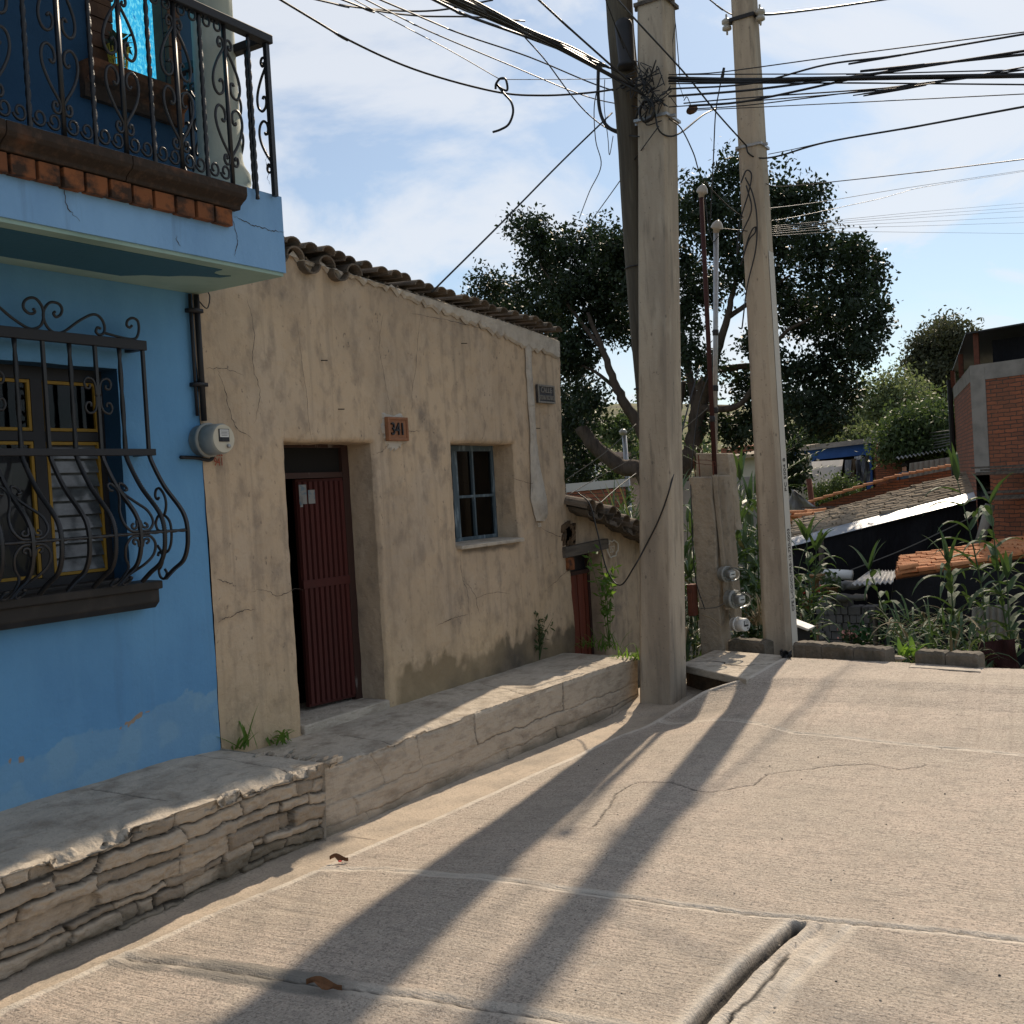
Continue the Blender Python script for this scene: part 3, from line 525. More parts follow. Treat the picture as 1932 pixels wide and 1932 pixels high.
# balcony slab
mb = MB(); mb.box((FX+.002, -1.5, SZ), (BXo, BYo, ZT)); mb.box((FX-.3, BY-.0, SZ), (FX+.001, BYo, ZT-.004))
for pts in (((500, 280), (503, 320), (508, 350)), ((440, 408), (470, 420), (505, 432), (536, 436)), ((438, 412), (446, 450), (443, 485)), ((117, 340), (128, 385), (147, 420)), ((332, 445), (336, 465))): mb.ribbon([onx(px, py, BXo)+V((.0015, 0, 0)) for px, py in pts], .006, (1, 0, 0), 1)
slab = mb.build('balcony_slab', [bluel, crackm], BH)
e = .0025; ix, iy = FX+.07, BYo-.45
mb = MB(); zs = SZ-.02
mb.box((FX+.001, -1.5, zs), (BXo-.012, BYo-.012, SZ-.0005))
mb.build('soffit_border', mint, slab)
xo, xi = BXo-.10, FX+.15; ye = BYo-.30
pl = [(xi, -1.5), (xo, -1.5), (xo, ye)]
for k in range(9): a = math.pi/2*k/8; pl.append((xo-.09+.09*math.cos(a)*-1-.02, ye+.09-.09*math.cos(a)*.0-.09+.10*math.sin(a)*.6))
pl = [(xi, -1.5), (xo, -1.5), (xo, ye-.10), (xo-.05, ye-.10), (xo-.10, ye-.07), (xo-.12, ye), (xo-.09, ye+.05), (xo-.16, ye+.03), (xo-.22, ye-.10), (xi+.22, ye-.16), (xi+.16, ye-.2), (xi+.10, ye-.32), (xi, ye-.40)]
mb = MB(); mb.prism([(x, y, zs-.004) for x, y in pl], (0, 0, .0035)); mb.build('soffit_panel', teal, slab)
# brick course and terracotta moulding along the balcony edge
ye = onx(440, 372, BXo).y; yb0 = -1.5
mb = MB(); zc1 = onx(438, 345, BXo+.11).z; zc0 = zc1-.115
y = ye
while y > yb0:
    L = random.uniform(.6, .8); a = max(y-L, yb0)
    pr = [(0, 0), (.05, 0), (.055, .02), (.075, .035), (.10, .05), (.11, .07), (.11, .115), (0, .115)]
    mb.prism([(BXo+dx, a+.004, zc0+dz) for dx, dz in pr], (0, y-a-.004, 0)); y = a
mb.build('moulding', corn, slab, bevel=.004)
mb = MB(); y = ye-.04; zb1 = zc0-.006; 
while y > yb0:
    L = random.uniform(.12, .135); mb.box((BXo-.01, y-L, zb1-.088+random.uniform(-.003, .003)), (BXo+.045+random.uniform(-.004, .004), y-.014, zb1))
    y -= L+.004
mb.build('brick_course', brickf, slab, bevel=.004)
mb = MB(); mb.box((BXo-.012, yb0, zb1-.084), (BXo+.02, ye-.045, zb1+.002)); mb.build('mortar_bed', brickb, slab)
# porch roof over the balcony (shades the upper front), carried by the corner column
mb = MB(); mb.box((FX-5.6, -1.6, 6.1), (BXo+.15, BYo+.1, 6.4)); mb.build('roof', bluel, BH)
cb = onz(425, 335, ZT); cb = V((-4.70, cb.y*(-4.70)/cb.x, ZT)); cb.y = min(cb.y+.05, BYo-.155)
mb = MB(); mb.lathe(cb, [(.175, 0), (.175, .05), (.15, .08), (.165, .10), (.165, .15), (.135, .20), (.125, .24), (.12, 1.2), (.115, 2.2), (.14, 2.25), (.16, 6.1-ZT)], n=32); mb.build('column', colm, BH, smooth=True)
# --- balcony railing
RX = BXo+.03; zr1 = onx(492, 62, RX).z; zb = zc1; RH = zr1-zb; RY = onx(510, 220, RX).y
rail = MB(); rail.box((RX-.03, -1.5, zr1-.05), (RX+.03, RY+.03, zr1)); rail.box((FX+.02, RY-.03, zr1-.05), (RX-.03, RY+.03, zr1-.001)); RO = rail.build('balcony_railing', ironb, BH, bevel=.005)
def curl(c, r0, turns, a0, sgn, n=16): return [(c[0]+r0*(1-.75*t/n)*math.cos(a0+sgn*turns*2*math.pi*t/n), c[1]+r0*(1-.75*t/n)*math.sin(a0+sgn*turns*2*math.pi*t/n)) for t in range(n+1)]
HALF = [(.052, .395), (.044, .380), (.030, .388), (.024, .415), (.034, .452), (.062, .468), (.088, .445), (.097, .395), (.086, .335), (.055, .265), (.018, .205), (.007, .178), (.016, .142), (.038, .138), (.050, .162), (.042, .188), (.028, .182), (.030, .166)]
def scrollwork(pl, top):                                     # pl(u, v): plane point; two hearts back to back
    m = MB()
    for s in (1, -1):
        for fl in (0, 1):
            pts = [pl(s*u, (1-v if fl else v)) for u, v in HALF]; m.tube(smooth_path(pts, 4), .0080, 5)
    return m
def feet(pl, half):
    m = MB()
    for v0, sg in ((.088, 1), (.925, -1)): m.tube([pl(half+.040*math.cos(a)*(1-.035*k), v0+sg*.046*math.sin(a)*(1-.035*k)) for k, a in enumerate([-2.9+.42*i for i in range(18)])], .0070, 5)
    m.tube([pl(half-.040, .03), pl(half-.037, .08)], .005, 4)
    return m
plains = [onx(px, py, RX).y for px, py in ((439, 338), (347, 310), (242, 275), (120, 234))]; dy = (plains[0]-plains[3])/3
bars = [plains[0]-k*dy for k in range(0, 12)]; k0 = None
first = {}
def addpart(key, maker, name, mtl, parent, dyv):
    if key not in first: first[key] = (maker().build(name, mtl, parent, smooth=True), dyv); return first[key][0]
    o, y0 = first[key]; c = o.copy(); COL.objects.link(c); c.parent = parent; c.location = V(o.location)+V((0, dyv-y0, 0)); return c
for i, yv in enumerate(bars):
    pl = lambda u, v, yv=yv: V((RX, yv+u, zb+v*RH))
    addpart('pb', lambda: (lambda m: (m.tube([(RX, yv, zb-.02), (RX, yv, zr1-.05)], .013, 4), m)[1])(MB()), 'baluster', iron, RO, yv)
    yt = yv-dy/2
    addpart('tb', lambda: (lambda m: (m.tube([(RX, yt, zb-.02+(zr1-.03-zb)*k/60) for k in range(61)], .013, 4, twist=.38), m)[1])(MB()), 'twisted_baluster', iron, RO, yt)
    addpart('sw', lambda: scrollwork(pl, 1), 'scrollwork', iron, RO, yv)
    for q, lab in ((.14, 'a'), (.36, 'b'), (.64, 'c'), (.86, 'd')):
        for v0, sg in ((.090, 1), (.925, -1)): addpart('ft%s%d' % (lab, sg), lambda: (lambda m: (m.tube([V((RX, yv-dy*q+.036*math.cos(a)*(1-.035*k), zb+RH*(v0+sg*.046*math.sin(a)*(1-.035*k)))) for k, a in enumerate([-2.9+.42*i for i in range(18)])], .0070, 5), m)[1])(MB()), 'curl', iron, RO, yv)
m = MB(); m.tube([(RX, RY, ZT-.02), (RX, RY, zr1)], .019, 4); m.build('corner_post', iron, RO)
yt = (plains[0]+RY)/2+.02
m = MB(); m.tube([(RX, yt, zb-.02+(zr1-.03-zb)*k/60) for k in range(61)], .012, 4, twist=.38); m.build('twisted_baluster', iron, RO, smooth=True)
XR = RX-FX; zbs = ZT; RHs = zr1-zbs
for k in range(1, 6):
    xs = RX-k*.16
    if xs < FX+.1: break
    m = MB()
    if k % 2: m.tube([(xs, RY, zbs+(RHs-.03)*q/60) for q in range(61)], .012, 4, twist=.38); m.build('twisted_baluster', iron, RO, smooth=True)
    else: m.tube([(xs, RY, zbs), (xs, RY, zr1)], .013, 4); m.build('baluster', iron, RO)
    if k in (2, 4): scrollwork(lambda u, v: V((xs+u, RY, zbs+v*RHs)), 1).build('scrollwork', iron, RO, smooth=True)
scrollwork(lambda u, v: V((RX-abs(u)*.95 if u > 0 else RX-.001, RY, zbs+v*RHs)), 1).build('scrollwork', iron, RO, smooth=True)
# basket of plants on the upper sill
bp = V((FX+.09, uw['y0']-.03, uw['z0']-.005))
BK = thing('flower_basket', 'yellow plastic basket of dark leaves on the upper window sill behind the railing', 'basket', bp)
mb = MB()
for k in range(16):
    a = 2*math.pi*k/16; c, s = math.cos(a), math.sin(a); mb.tube([bp+V((.045*c, .045*s, 0)), bp+V((.06*c, .06*s, .12))], .003, 4)
for z, r in ((.0, .045), (.04, .05), (.08, .055), (.12, .06)): mb.tube([bp+V((r*math.cos(a), r*math.sin(a), z)) for a in [2*math.pi*k/16 for k in range(17)]], .0035, 4)
mb.build('basket_body', basket, BK)
v, f = leaf_quads(np.array(bp)+np.array([0, 0, .12])+rng.normal(size=(60, 3))*.03, .07, .4, -.8); npmesh('leaves', v, f, leafd, BK)
# --- lower window: dark frame, yellow casements, glass, louvres, curtain
fx = FX-.15; WN = None
mb = MB(); ytr = onx(70, 770, fx).y; ztr = onx(140, 824, fx).z; zt, zb_ = wz1-.02, wz0+.01
mb.box((fx-.03, wl, zt-.05), (fx, wy-.005, zt+.02)); mb.box((fx-.03, wl, zb_-.005), (fx, wy-.005, zb_+.045)); mb.box((fx-.031, wy-.04, zb_), (fx+.002, wy-.002, zt))
mb.box((fx-.032, ytr-.035, zb_+.045), (fx+.004, ytr+.035, zt-.05)); mb.box((fx-.028, wl, ztr-.025), (fx+.006, ytr-.035, ztr+.025)); mb.box((fx-.028, ytr+.035, ztr-.025), (fx+.006, wy-.04, ztr+.025))
WN = mb.build('window', ironb, BH)
def casement(y0, y1, z0, z1, kind):
    m = MB(); w = .017
    m.box((fx-.02, y0, z0), (fx+.003, y0+w, z1)); m.box((fx-.02, y1-w, z0), (fx+.003, y1, z1)); m.box((fx-.02, y0+w, z0), (fx+.002, y1-w, z0+w)); m.box((fx-.02, y0+w, z1-w), (fx+.002, y1-w, z1)); m.build('yellow_casement', yellow, WN)
    if kind == 'louvre':
        m = MB(); n = 9; h = (z1-z0-2*w)/n
        for k in range(n): zz = z0+w+h*(k+.5); m.obox((fx-.012, (y0+y1)/2, zz), (.012, 0, -h*.5), (0, (y1-y0)/2-w, 0), (.0025, 0, .002))
        m.build('louvre_blades', louvre, WN)
    else:
        m = MB(); m.quad((fx-.012, y0+w, z0+w), (fx-.012, y1-w, z0+w), (fx-.012, y1-w, z1-w), (fx-.012, y0+w, z1-w)); m.build('pane', pane, WN)
g = .004
casement(ytr+.035+g, wy-.04-g, ztr+.025+g, zt-.05-g, 'pane'); casement(ytr+.035+g, wy-.04-g, zb_+.045+g, ztr-.025-g, 'louvre')
ymid = ytr-.035-(wy-.04-ytr-.035)
casement(ymid, ytr-.035-g, ztr+.025+g, zt-.05-g, 'pane'); casement(ymid, ytr-.035-g, zb_+.045+g, ztr-.025-g, 'pane'); casement(wl+.01, ymid-.05, zb_+.045+g, ztr-.025-g, 'pane'); casement(wl+.01, ymid-.05, ztr+.025+g, zt-.05-g, 'pane')
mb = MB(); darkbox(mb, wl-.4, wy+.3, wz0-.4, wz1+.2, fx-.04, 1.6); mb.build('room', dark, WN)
mb = MB(); cy = np.linspace(wl, wy-.05, 40); pts = []
for i, y in enumerate(cy): pts += [V((fx-.10+.025*math.sin(i*1.3), y, zb_)), V((fx-.10+.02*math.sin(i*1.3+.3), y, ztr-.03-.25*max(0, y-ytr+.25)))]
for i in range(39):
    if cy[i] < ytr-.02: mb.quad(pts[2*i], pts[2*i+2], pts[2*i+3], pts[2*i+1])
mb.build('curtain', cloth, WN, smooth=True)
sy1 = onx(298, 1125, FX+.12).y; mb = MB(); z = wz0-.01
mb.prism([(FX, 1.6, z-.155), (FX+.10, 1.6, z-.155), (FX+.135, 1.6, z-.12), (FX+.135, 1.6, z-.05), (FX+.17, 1.6, z-.045), (FX+.17, 1.6, z-.0), (FX, 1.6, z+.004)], (0, sy1-1.6, 0)); mb.box((FX-.146, wl+.01, z-.02), (FX+.004, wy-.006, z+.022)); mb.build('window_sill', sillm, BH, bevel=.006)
# --- window cage with a bellied lower half
gx0 = FX+.13; zT = onx(270, 650, gx0).z; zM = onx(288, 853, gx0).z; zB = wz0+.0; yR = onx(268, 652, gx0).y
yR2 = onx(286, 855, gx0).y
bel = [onz(0, 0, 1)]*0
belx = ony(354, 1010, yR-.0).x; zbel = ony(354, 1010, yR).z
BEL = smooth_path([(0, 0, zM), (.02, 0, zM-.06), (.11, 0, zM-.20), (belx-gx0-.02, 0, zbel+.12), (belx-gx0, 0, zbel-.02), (belx-gx0-.04, 0, zbel-.13), (belx-gx0-.13, 0, zB+.05), (.07, 0, zB-.0)], 8)
bz = np.array([q.z for q in BEL])[::-1]; bxs = np.array([q.x for q in BEL])[::-1]
def XG(z): return gx0+(float(np.interp(z, bz, bxs)) if z < zM else 0)
mb = MB(); mb.box((gx0-.018, 1.5, zT-.035), (gx0+.018, yR+.02, zT+.02)); mb.box((gx0-.022, 1.5, zM-.02), (gx0+.02, yR+.035, zM+.018)); mb.box((FX, yR-.02, zT-.034), (gx0-.018, yR+.019, zT-.002)); mb.box((FX, yR-.01, zM-.018), (gx0-.022, yR+.03, zM+.014))
CG = mb.build('window_cage', ironb, BH, bevel=.003)
ybars = [onx(px, 642, gx0).y for px in (267, 223, 179, 130, 81, 26)]; sp = (ybars[0]-ybars[5])/5
for k in range(15):
    y = yR-k*sp if k else yR
    prof = [V((gx0, y, zT-.03)), V((gx0, y, (zT+zM)/2)), V((gx0, y, zM))]+[V((gx0+q.x, y, q.z)) for q in BEL[2:]]
    tw = k % 2
    path = smooth_path(prof, 4) if not tw else None
    if tw:
        pp = smooth_path(prof, 6); m = MB(); m.tube(pp, .0135, 4, twist=.42)
    else: m = MB(); m.tube(path, .0125, 4)
    m.build('twisted_bar' if tw else 'cage_bar', iron, CG, smooth=bool(tw))
mb = MB(); zc = onx(350, 1000, belx).z; mb.tube([(XG(zc)+.0, yR-q*.02, zc) for q in range(0, 120)], .010, 4, twist=.5); mb.build('twisted_rail', iron, CG, smooth=True)
mb = MB(); mb.tube([(XG(zc), yR, zc), (FX, yR, zc)], .009, 4); mb.build('cage_bar', iron, CG)
def gpath(pts): return smooth_path([V((XG(z), y, z)) for y, z in pts], 4)
zc2 = zc
def heart(y0):
    m = MB(); h = zM-zB
    for s in (1, -1):
        for fl in (1, -1):
            q = [(.052, .030), (.035, .024), (.027, .045), (.045, .07), (.075, .065), (.088, .02), (.080, -.0)]
            pts = [(y0+s*.012, zc2+fl*.02), (y0+s*.03, zc2+fl*.035), (y0+s*.06, zc2+fl*.045), (y0+s*.05, zc2+fl*.075), (y0+s*.025, zc2+fl*.07), (y0+s*.03, zc2+fl*.05)]
            m.tube(gpath([(y0+s*a, zc2+fl*b) for a, b in ((.035, .055), (.05, .045), (.045, .03), (.02, .035), (.012, .07), (.04, .12), (.085, .10), (.093, .05), (.075, .015))][:5]), .0075, 5)
            m.tube(gpath([(y0+s*a, zc2+fl*b) for a, b in ((.012, .012), (.06, .018), (.095, .06), (.09, .12), (.05, .17), (.018, .215), (.012, .25), (.03, .275), (.055, .265), (.056, .24), (.038, .235))]), .0080, 5)
    return m
for k in (2, 6, 10): heart(yR-k*sp).build('heart_scroll', iron, CG, smooth=True)
def xscroll(y0, z0):
    m = MB()
    for s in (1, -1):
        for fl in (1, -1): m.tube(smooth_path([V((gx0+.004, y0+s*a, z0+fl*b)) for a, b in ((.012, .0), (.014, .05), (.03, .085), (.065, .095), (.085, .07), (.075, .04), (.052, .04), (.05, .06))], 4), .0075, 5)
    return m
for k in (2, 6, 10): xscroll(yR-k*sp, (zT+zM)/2-.0).build('scroll', iron, CG, smooth=True)
# cresting scrolls on top and the side return scroll
m = MB(); U0 = [(20, 610), (0, 600)]
def cp(pts): return smooth_path([onx(px, py, gx0) for px, py in pts], 4)
for pts in (((62, 582), (66, 588), (60, 592), (52, 590), (44, 580), (46, 568), (56, 562), (68, 564), (79, 578), (82, 596), (78, 612), (66, 620), (50, 618), (20, 598), (-10, 574), (-40, 570), (-70, 590)),
            ((104, 588), (101, 592), (106, 598), (114, 594), (117, 584), (112, 574), (101, 570), (91, 573), (83, 585), (82, 600), (90, 618), (105, 628), (122, 625), (150, 605), (176, 593), (190, 600), (197, 615), (196, 628), (188, 632), (181, 626), (184, 618), (190, 620)),
            ((196, 628), (225, 636), (248, 640), (258, 636), (262, 622), (260, 606), (250, 600), (241, 604), (239, 613), (244, 618), (249, 614))): m.tube(cp(pts), .0080, 5)
m.build('cresting', iron, CG, smooth=True)
m = MB(); hx = lambda a, b: V((gx0+a, yR, zc2+b))
m.tube(smooth_path([hx(a, b) for a, b in ((.06, .19), (.045, .18), (.03, .2), (.04, .235), (.07, .24), (.105, .2), (.115, .15), (.10, .10), (.07, .075))], 4), .0080, 5)
m.tube(smooth_path([hx(a, b) for a, b in ((.05, .0), (.03, .01), (.02, .05), (.05, .09), (.10, .085), (.14, .04), (.14, -.05), (.11, -.11), (.06, -.12), (.02, -.08))], 4), .0080, 5)
m.tube(smooth_path([hx(a, b) for a, b in ((.02, -.14), (.03, -.12), (.055, -.13), (.06, -.16), (.04, -.2), (.02, -.22), (.03, -.26), (.06, -.27), (.085, -.24), (.07, -.215))], 4), .0080, 5); m.build('side_scroll', iron, CG, smooth=True)
# conduit and electric meter at the corner of the blue house
mb = MB(); yc = 4.60; a, b = onx(370, 556, FX+.03), onx(380, 800, FX+.03)
mb.tube([V((FX+.03, a.y, a.z)), V((FX+.03, a.y, b.z+.02))], .018, 10); mb.tube([V((FX+.022, a.y-.045, a.z)), V((FX+.022, a.y-.045, b.z+.05))], .010, 8)
for z in (a.z-.1, a.z-.55): mb.box((FX, a.y-.07, z-.012), (FX+.052, a.y+.03, z+.012))
mb.tube(smooth_path([V((FX+.03, a.y, a.z-.02)), V((FX+.05, a.y+.06, a.z-.08)), V((FX+.04, a.y+.1, a.z+.0)), V((FX+.01, a.y+.1, a.z+.05))], 5), .004, 5, m=1)
tag(mb.build('conduit_pipe', [ironb, cab], smooth=True), 'dark conduit pipe running down the corner of the blue house to the electric meter', 'pipe')
def meter(name, label, c, axis, r, L, style, group):
    t = thing(name, label, 'electric meter', c, group); ax = norm(axis); sd = norm(V((0, 0, 1)).cross(ax)); u = ax.cross(sd)
    m = MB(); m.lathe(c, [(r*.95, 0), (r*1.0, L*.02), (r*1.0, L*.30), (r*1.1, L*.31), (r*1.1, L*.42)], ax, 28)
    if style == 'glass': m.lathe(c, [(r*.8, L*.42), (r*.8, L*.46)], ax, 24)
    m.build('meter_base', meterg if style != 'white' else meterw, t, smooth=True)
    if style == 'glass':
        m = MB(); m.lathe(c, [(r*.95, L*.42), (r*.93, L*.9), (r*.85, L*1.0), (r*.6, L*1.02)], ax, 28); m.build('glass_dome', mglass, t, smooth=True)
        m = MB(); f = c+ax*(L*.73); m.lathe(f-ax*L*.26, [(r*.62, 0), (r*.62, L*.26)], ax, 24); m.build('dial_drum', steel, t); m = MB(); m.obox(f+ax*.004, sd*r*.5, u*r*.36, ax*.004); m.build('dial_plate', meterw, t); m = MB(); m.obox(f+ax*.010, sd*r*.3, u*r*.06, ax*.002); m.build('register', black, t)
    else:
        m = MB(); m.lathe(c, [(r*.98, L*.42), (r*.96, L*.94), (r*.88, L*1.0)], ax, 32); m.build('meter_cover', meterg if style == 'grey' else meterw, t, smooth=True)
        m = MB(); f = c+ax*(L*1.0+.001); m.lathe(f-ax*.004, [(r*.885, 0), (r*.88, .007)], ax, 32); m.build('meter_face', meterf if style == 'grey' else meterw, t)
        f = f+ax*.005; m = MB(); m.obox(f+u*r*.2, sd*r*.42, u*r*.40, ax*.003, 0); m.obox(f+u*r*.32+ax*.002, sd*r*.36, u*r*.24, ax*.003, 1); m.obox(f-u*r*.08+ax*.002, sd*r*.27, u*r*.09, ax*.003, 2)
        for k in range(4): m.obox(f+u*r*(.46-.09*k)+ax*.0055, sd*r*(.3-.05*(k % 2)), u*r*.012, ax*.001, 2)
        m.build('display_window', [black, meterw, ironb], t)
        m = MB(); m.lathe(f-u*r*.48+sd*r*.3*(1), [(r*.12, 0), (r*.12, .012), (r*.06, .014)], ax, 14); m.build('seal_knob', steel, t, smooth=True)
    return t
mc = onx(378, 832, FX+.0); MT = meter('electric_meter', 'round grey electric meter with a cream face on the corner of the blue house', V((FX, mc.y, mc.z)), (1, 0, 0), .096, .20, 'grey', None)
mb = MB(); mb.tube(smooth_path([V((FX+.02, mc.y-.18, mc.z-.10)), V((FX+.02, mc.y-.05, mc.z-.105)), V((FX+.04, mc.y+.03, mc.z-.12)), V((FX+.05, mc.y+.06, mc.z-.08))], 5), .012, 6); mb.build('meter_tail', ironb, MT, smooth=True)
# ======================= tan house
TH = thing('tan_house', 'cracked tan plastered house with an open red door and a small tiled roof', 'house', (FX, 7, .45))
ztop = lambda y: np.interp(y, [4.67, 5.54, 7.4, 8.6, 9.22], [3.80, 3.70, 3.58, 3.50, 3.44])
DH = (5.395, 6.325, .455, 2.425, .26); WH = (7.34, 8.335, 1.585, 2.43, .26)
damp_dark = lambda Y, Z: np.maximum(sst((.74+.09*fbm(Y*3, Z*0, 101)+.13*fbm(Y*12, Z*9, 102)-Z)/.13)*sst((Y-6.38)/.12)*(.72+.28*sst(fbm(Y*5, Z*5, 103)+.6)), np.maximum(sst((.75+.22*fbm(Y*7, Z*3, 104)-Z)/.25)*sst((Y-8.75)/.3)*.8, .7*sst(1-np.abs(Z-1.53-.02*fbm(Y*8, Z*0, 105))/.05)*sst((Y-7.35)*9)*sst((8.32-Y)*9)))  # damp wall foot, plus a darker band right below the window sill
warm = lambda Y, Z: sst((1.7-Z)/1.6)*sst(fbm(Y*1.5, Z*1.5, 106)*1.3+.5)
TY1 = 9.22
o, mb = front('wall', TH, 4.668, TY1, .2, ztop, [DH, WH], plaster, 100, 1.5, {'damp_dark': damp_dark, 'warm': warm}, .012, wedge=1)
mb.build('reveal', plaster, TH, smooth=True)
mb = MB(); shell(mb, 4.70, TY1-.02, .2, 3.4, FX-.45, FX-4.6)
# right-hand corner return
ys = []
mb.quad((FX-.006, TY1-.012, .2), (FX-.46, TY1-.012, .2), (FX-.46, TY1-.012, 3.45), (FX-.006, TY1-.012, 3.45)); mb.build('side_wall', plaster, TH)
# cracks, nails, mortar repairs lying on the plaster
mb = MB(); NX = (1, 0, 0); Q = lambda px, py: onx(px, py, FX)+V((.020, 0, 0))
for w, pts in ((.007, ((460, 560), (475, 620), (474, 690), (487, 745), (478, 800))), (.008, ((408, 700), (420, 740), (438, 800), (470, 830))), (.005, ((385, 695), (420, 697), (455, 708))), (.005, ((555, 600), (565, 680), (576, 760), (585, 835))), (.006, ((720, 590), (712, 650), (722, 720), (738, 785))),
             (.006, ((788, 600), (783, 660), (775, 730), (772, 780))), (.007, ((905, 780), (912, 800), (905, 838))), (.006, ((762, 815), (790, 812))), (.006, ((470, 1118), (498, 1112), (520, 1126), (550, 1112), (570, 1114))), (.008, ((405, 1092), (425, 1098), (440, 1108))), (.008, ((408, 1176), (440, 1160), (480, 1148))), 
             (.007, ((865, 1040), (868, 1090), (878, 1120), (882, 1180))), (.008, ((874, 1095), (892, 1125), (900, 1160))), (.004, ((890, 1130), (925, 1118), (960, 1120))), (.007, ((1010, 990), (1050, 1012), (1063, 1008))), (.007, ((1030, 1110), (1065, 1080), (1080, 1070))), (.008, ((820, 1180), (850, 1165), (880, 1160))), (.005, ((960, 900), (1010, 915))), (.006, ((730, 840), (718, 850), (705, 856))),
             (.007, ((930, 610), (980, 640), (1004, 650))), (.006, ((770, 590), (840, 605), (920, 622))), (.006, ((997, 760), (1002, 830), (1005, 880), (1002, 930), (1012, 985)))): mb.ribbon([Q(*p) for p in pts], w*.8, NX, 0)
for px, py in ((605, 680), (870, 648), (637, 772), (1009, 808)):
    q = onx(px, py, FX); mb.tube([q, q+V((.05, .015, -.004))], .004, 5, m=0)
mb.build('cracks', crackm, TH)
def patch(outline, name, seed, t=.024):                       # a smear of mortar with a ragged outline
    m = MB(); c = sum((V(p) for p in outline), V((0, 0, 0)))/len(outline); pts = smooth_path(outline+[outline[0]], 5)[:-1]; pts = [p+V((0, random.uniform(-.012, .012), random.uniform(-.012, .012))) for p in pts]
    n = len(pts); vs = [p for p in pts]+[c.lerp(p, .9)+V((t, 0, 0)) for p in pts]+[c.lerp(p, .5)+V((t*1.2, 0, 0)) for p in pts]+[c+V((t*1.2, 0, 0))]
    m.add(vs, [(i, (i+1) % n, n+(i+1) % n, n+i) for i in range(n)]+[(n+i, n+(i+1) % n, 2*n+(i+1) % n, 2*n+i) for i in range(n)]+[(2*n+i, 2*n+(i+1) % n, 3*n) for i in range(n)]); return m
m = MB(); strip = [(993, 640, 10), (996, 700, 9), (1000, 760, 9), (1004, 820, 10), (1006, 860, 13), (1010, 900, 20), (1014, 940, 27), (1018, 970, 24), (1018, 990, 8)]
L, Rr = [], []
for k in range(len(strip)-1):
    for t in (0, .33, .66):
        x, y, w = [strip[k][i]*(1-t)+strip[k+1][i]*t for i in range(3)]; L.append(onx(x-w/2+random.uniform(-1, 1), y, FX)); Rr.append(onx(x+w/2+random.uniform(-1, 1), y, FX))
vs = []
for a, b in zip(L, Rr): vs += [a+V((.006, 0, 0)), a+V((.026, .008, 0)), b+V((.026, -.008, 0)), b+V((.006, 0, 0))]
m.add(vs, [(4*i+k, 4*i+k+1, 4*i+k+5, 4*i+k+4) for i in range(len(L)-1) for k in range(3)]); m.build('mortar_repair', mortar, TH, smooth=True)
m = MB(); n = 90; vs = []                                     # pale mortar bedding under the eave tiles
for k in range(n+1):
    y = 5.2+(9.205-5.2)*k/n; zt_ = float(ztop(y)); d = float(np.interp(y, [5.2, 6.6, 7.2, 8.0, 8.6, 9.2], [.025, .045, .09, .14, .19, .19]))+.03*math.sin(k*2.1)*random.random()+random.uniform(-.015, .015)
    vs += [(FX+.010, y, zt_-d), (FX+.030, y, zt_-d+.02), (FX+.035, y, zt_-.02), (FX-.1, y, zt_+.05)]
m.add(vs, [(4*i+k, 4*i+k+1, 4*i+k+5, 4*i+k+4) for i in range(n) for k in range(3)], 0); m.build('mortar_bed', mortar, TH)
# roof tiles: two layers of half-round tiles whose ends show along the eave
mb = MB()
def canal(mb, a, b, r0, r1, upside, th=.014, n=8, sq=.85):            # a half-round tile from a (radius r0) to b (radius r1)
    a, b = V(a), V(b); t = norm(b-a); s = norm(t.cross(V((0, 0, 1)))); u = s.cross(t); sg = -1 if upside else 1; vs = []
    for p, r in ((a, r0), (b, r1)):
        for rr in (r, r-th):
            for k in range(n+1):
                g = math.pi*k/n; vs.append(p+s*(rr*math.cos(g))+u*(sg*rr*math.sin(g)*sq))
    m_ = n+1
    fs = [(k, k+1, m_*2+k+1, m_*2+k) for k in range(n)]+[(m_+k, m_+k+1, m_*3+k+1, m_*3+k) for k in range(n)]+[(k, k+1, m_+k+1, m_+k) for k in range(n)]+[(m_*2+k, m_*2+k+1, m_*3+k+1, m_*3+k) for k in range(n)]+[(0, m_, m_*3, m_*2), (n, m_+n, m_*3+n, m_*2+n)]
    mb.add(vs, fs)
pit = .09; y = 4.72; k = 0; big = []
while y < 9.10:
    zt_ = float(ztop(y))+.010+random.uniform(-.012, .012); dj = random.uniform(-.03, .03)
    for q in range(5):
        x0 = FX+.055+dj-q*.38; x1 = x0-.43; lift = .035*0
        canal(mb, (x0-.05, y+.075, zt_+(FX+.14-x0)*pit-.005), (x1, y+.095, zt_+(FX+.14-x1)*pit-.02), .062, .06, True, sq=.5)
        canal(mb, (x0+.03+random.uniform(-.02, .02), y, zt_+.030+(FX+.14-x0)*pit), (x1, y, zt_+.025+(FX+.14-x1)*pit), .072+random.uniform(-.005, .005), .066, False, sq=.68)
    if y < 6.2:
        for q in range(1): canal(mb, (FX+.07, y+.03, zt_-.045), (FX-.3, y+.03, zt_-.02), .09, .08, k % 2 == 0)
    y += random.uniform(.145, .165); k += 1
mb.build('roof', tile, TH, smooth=False)
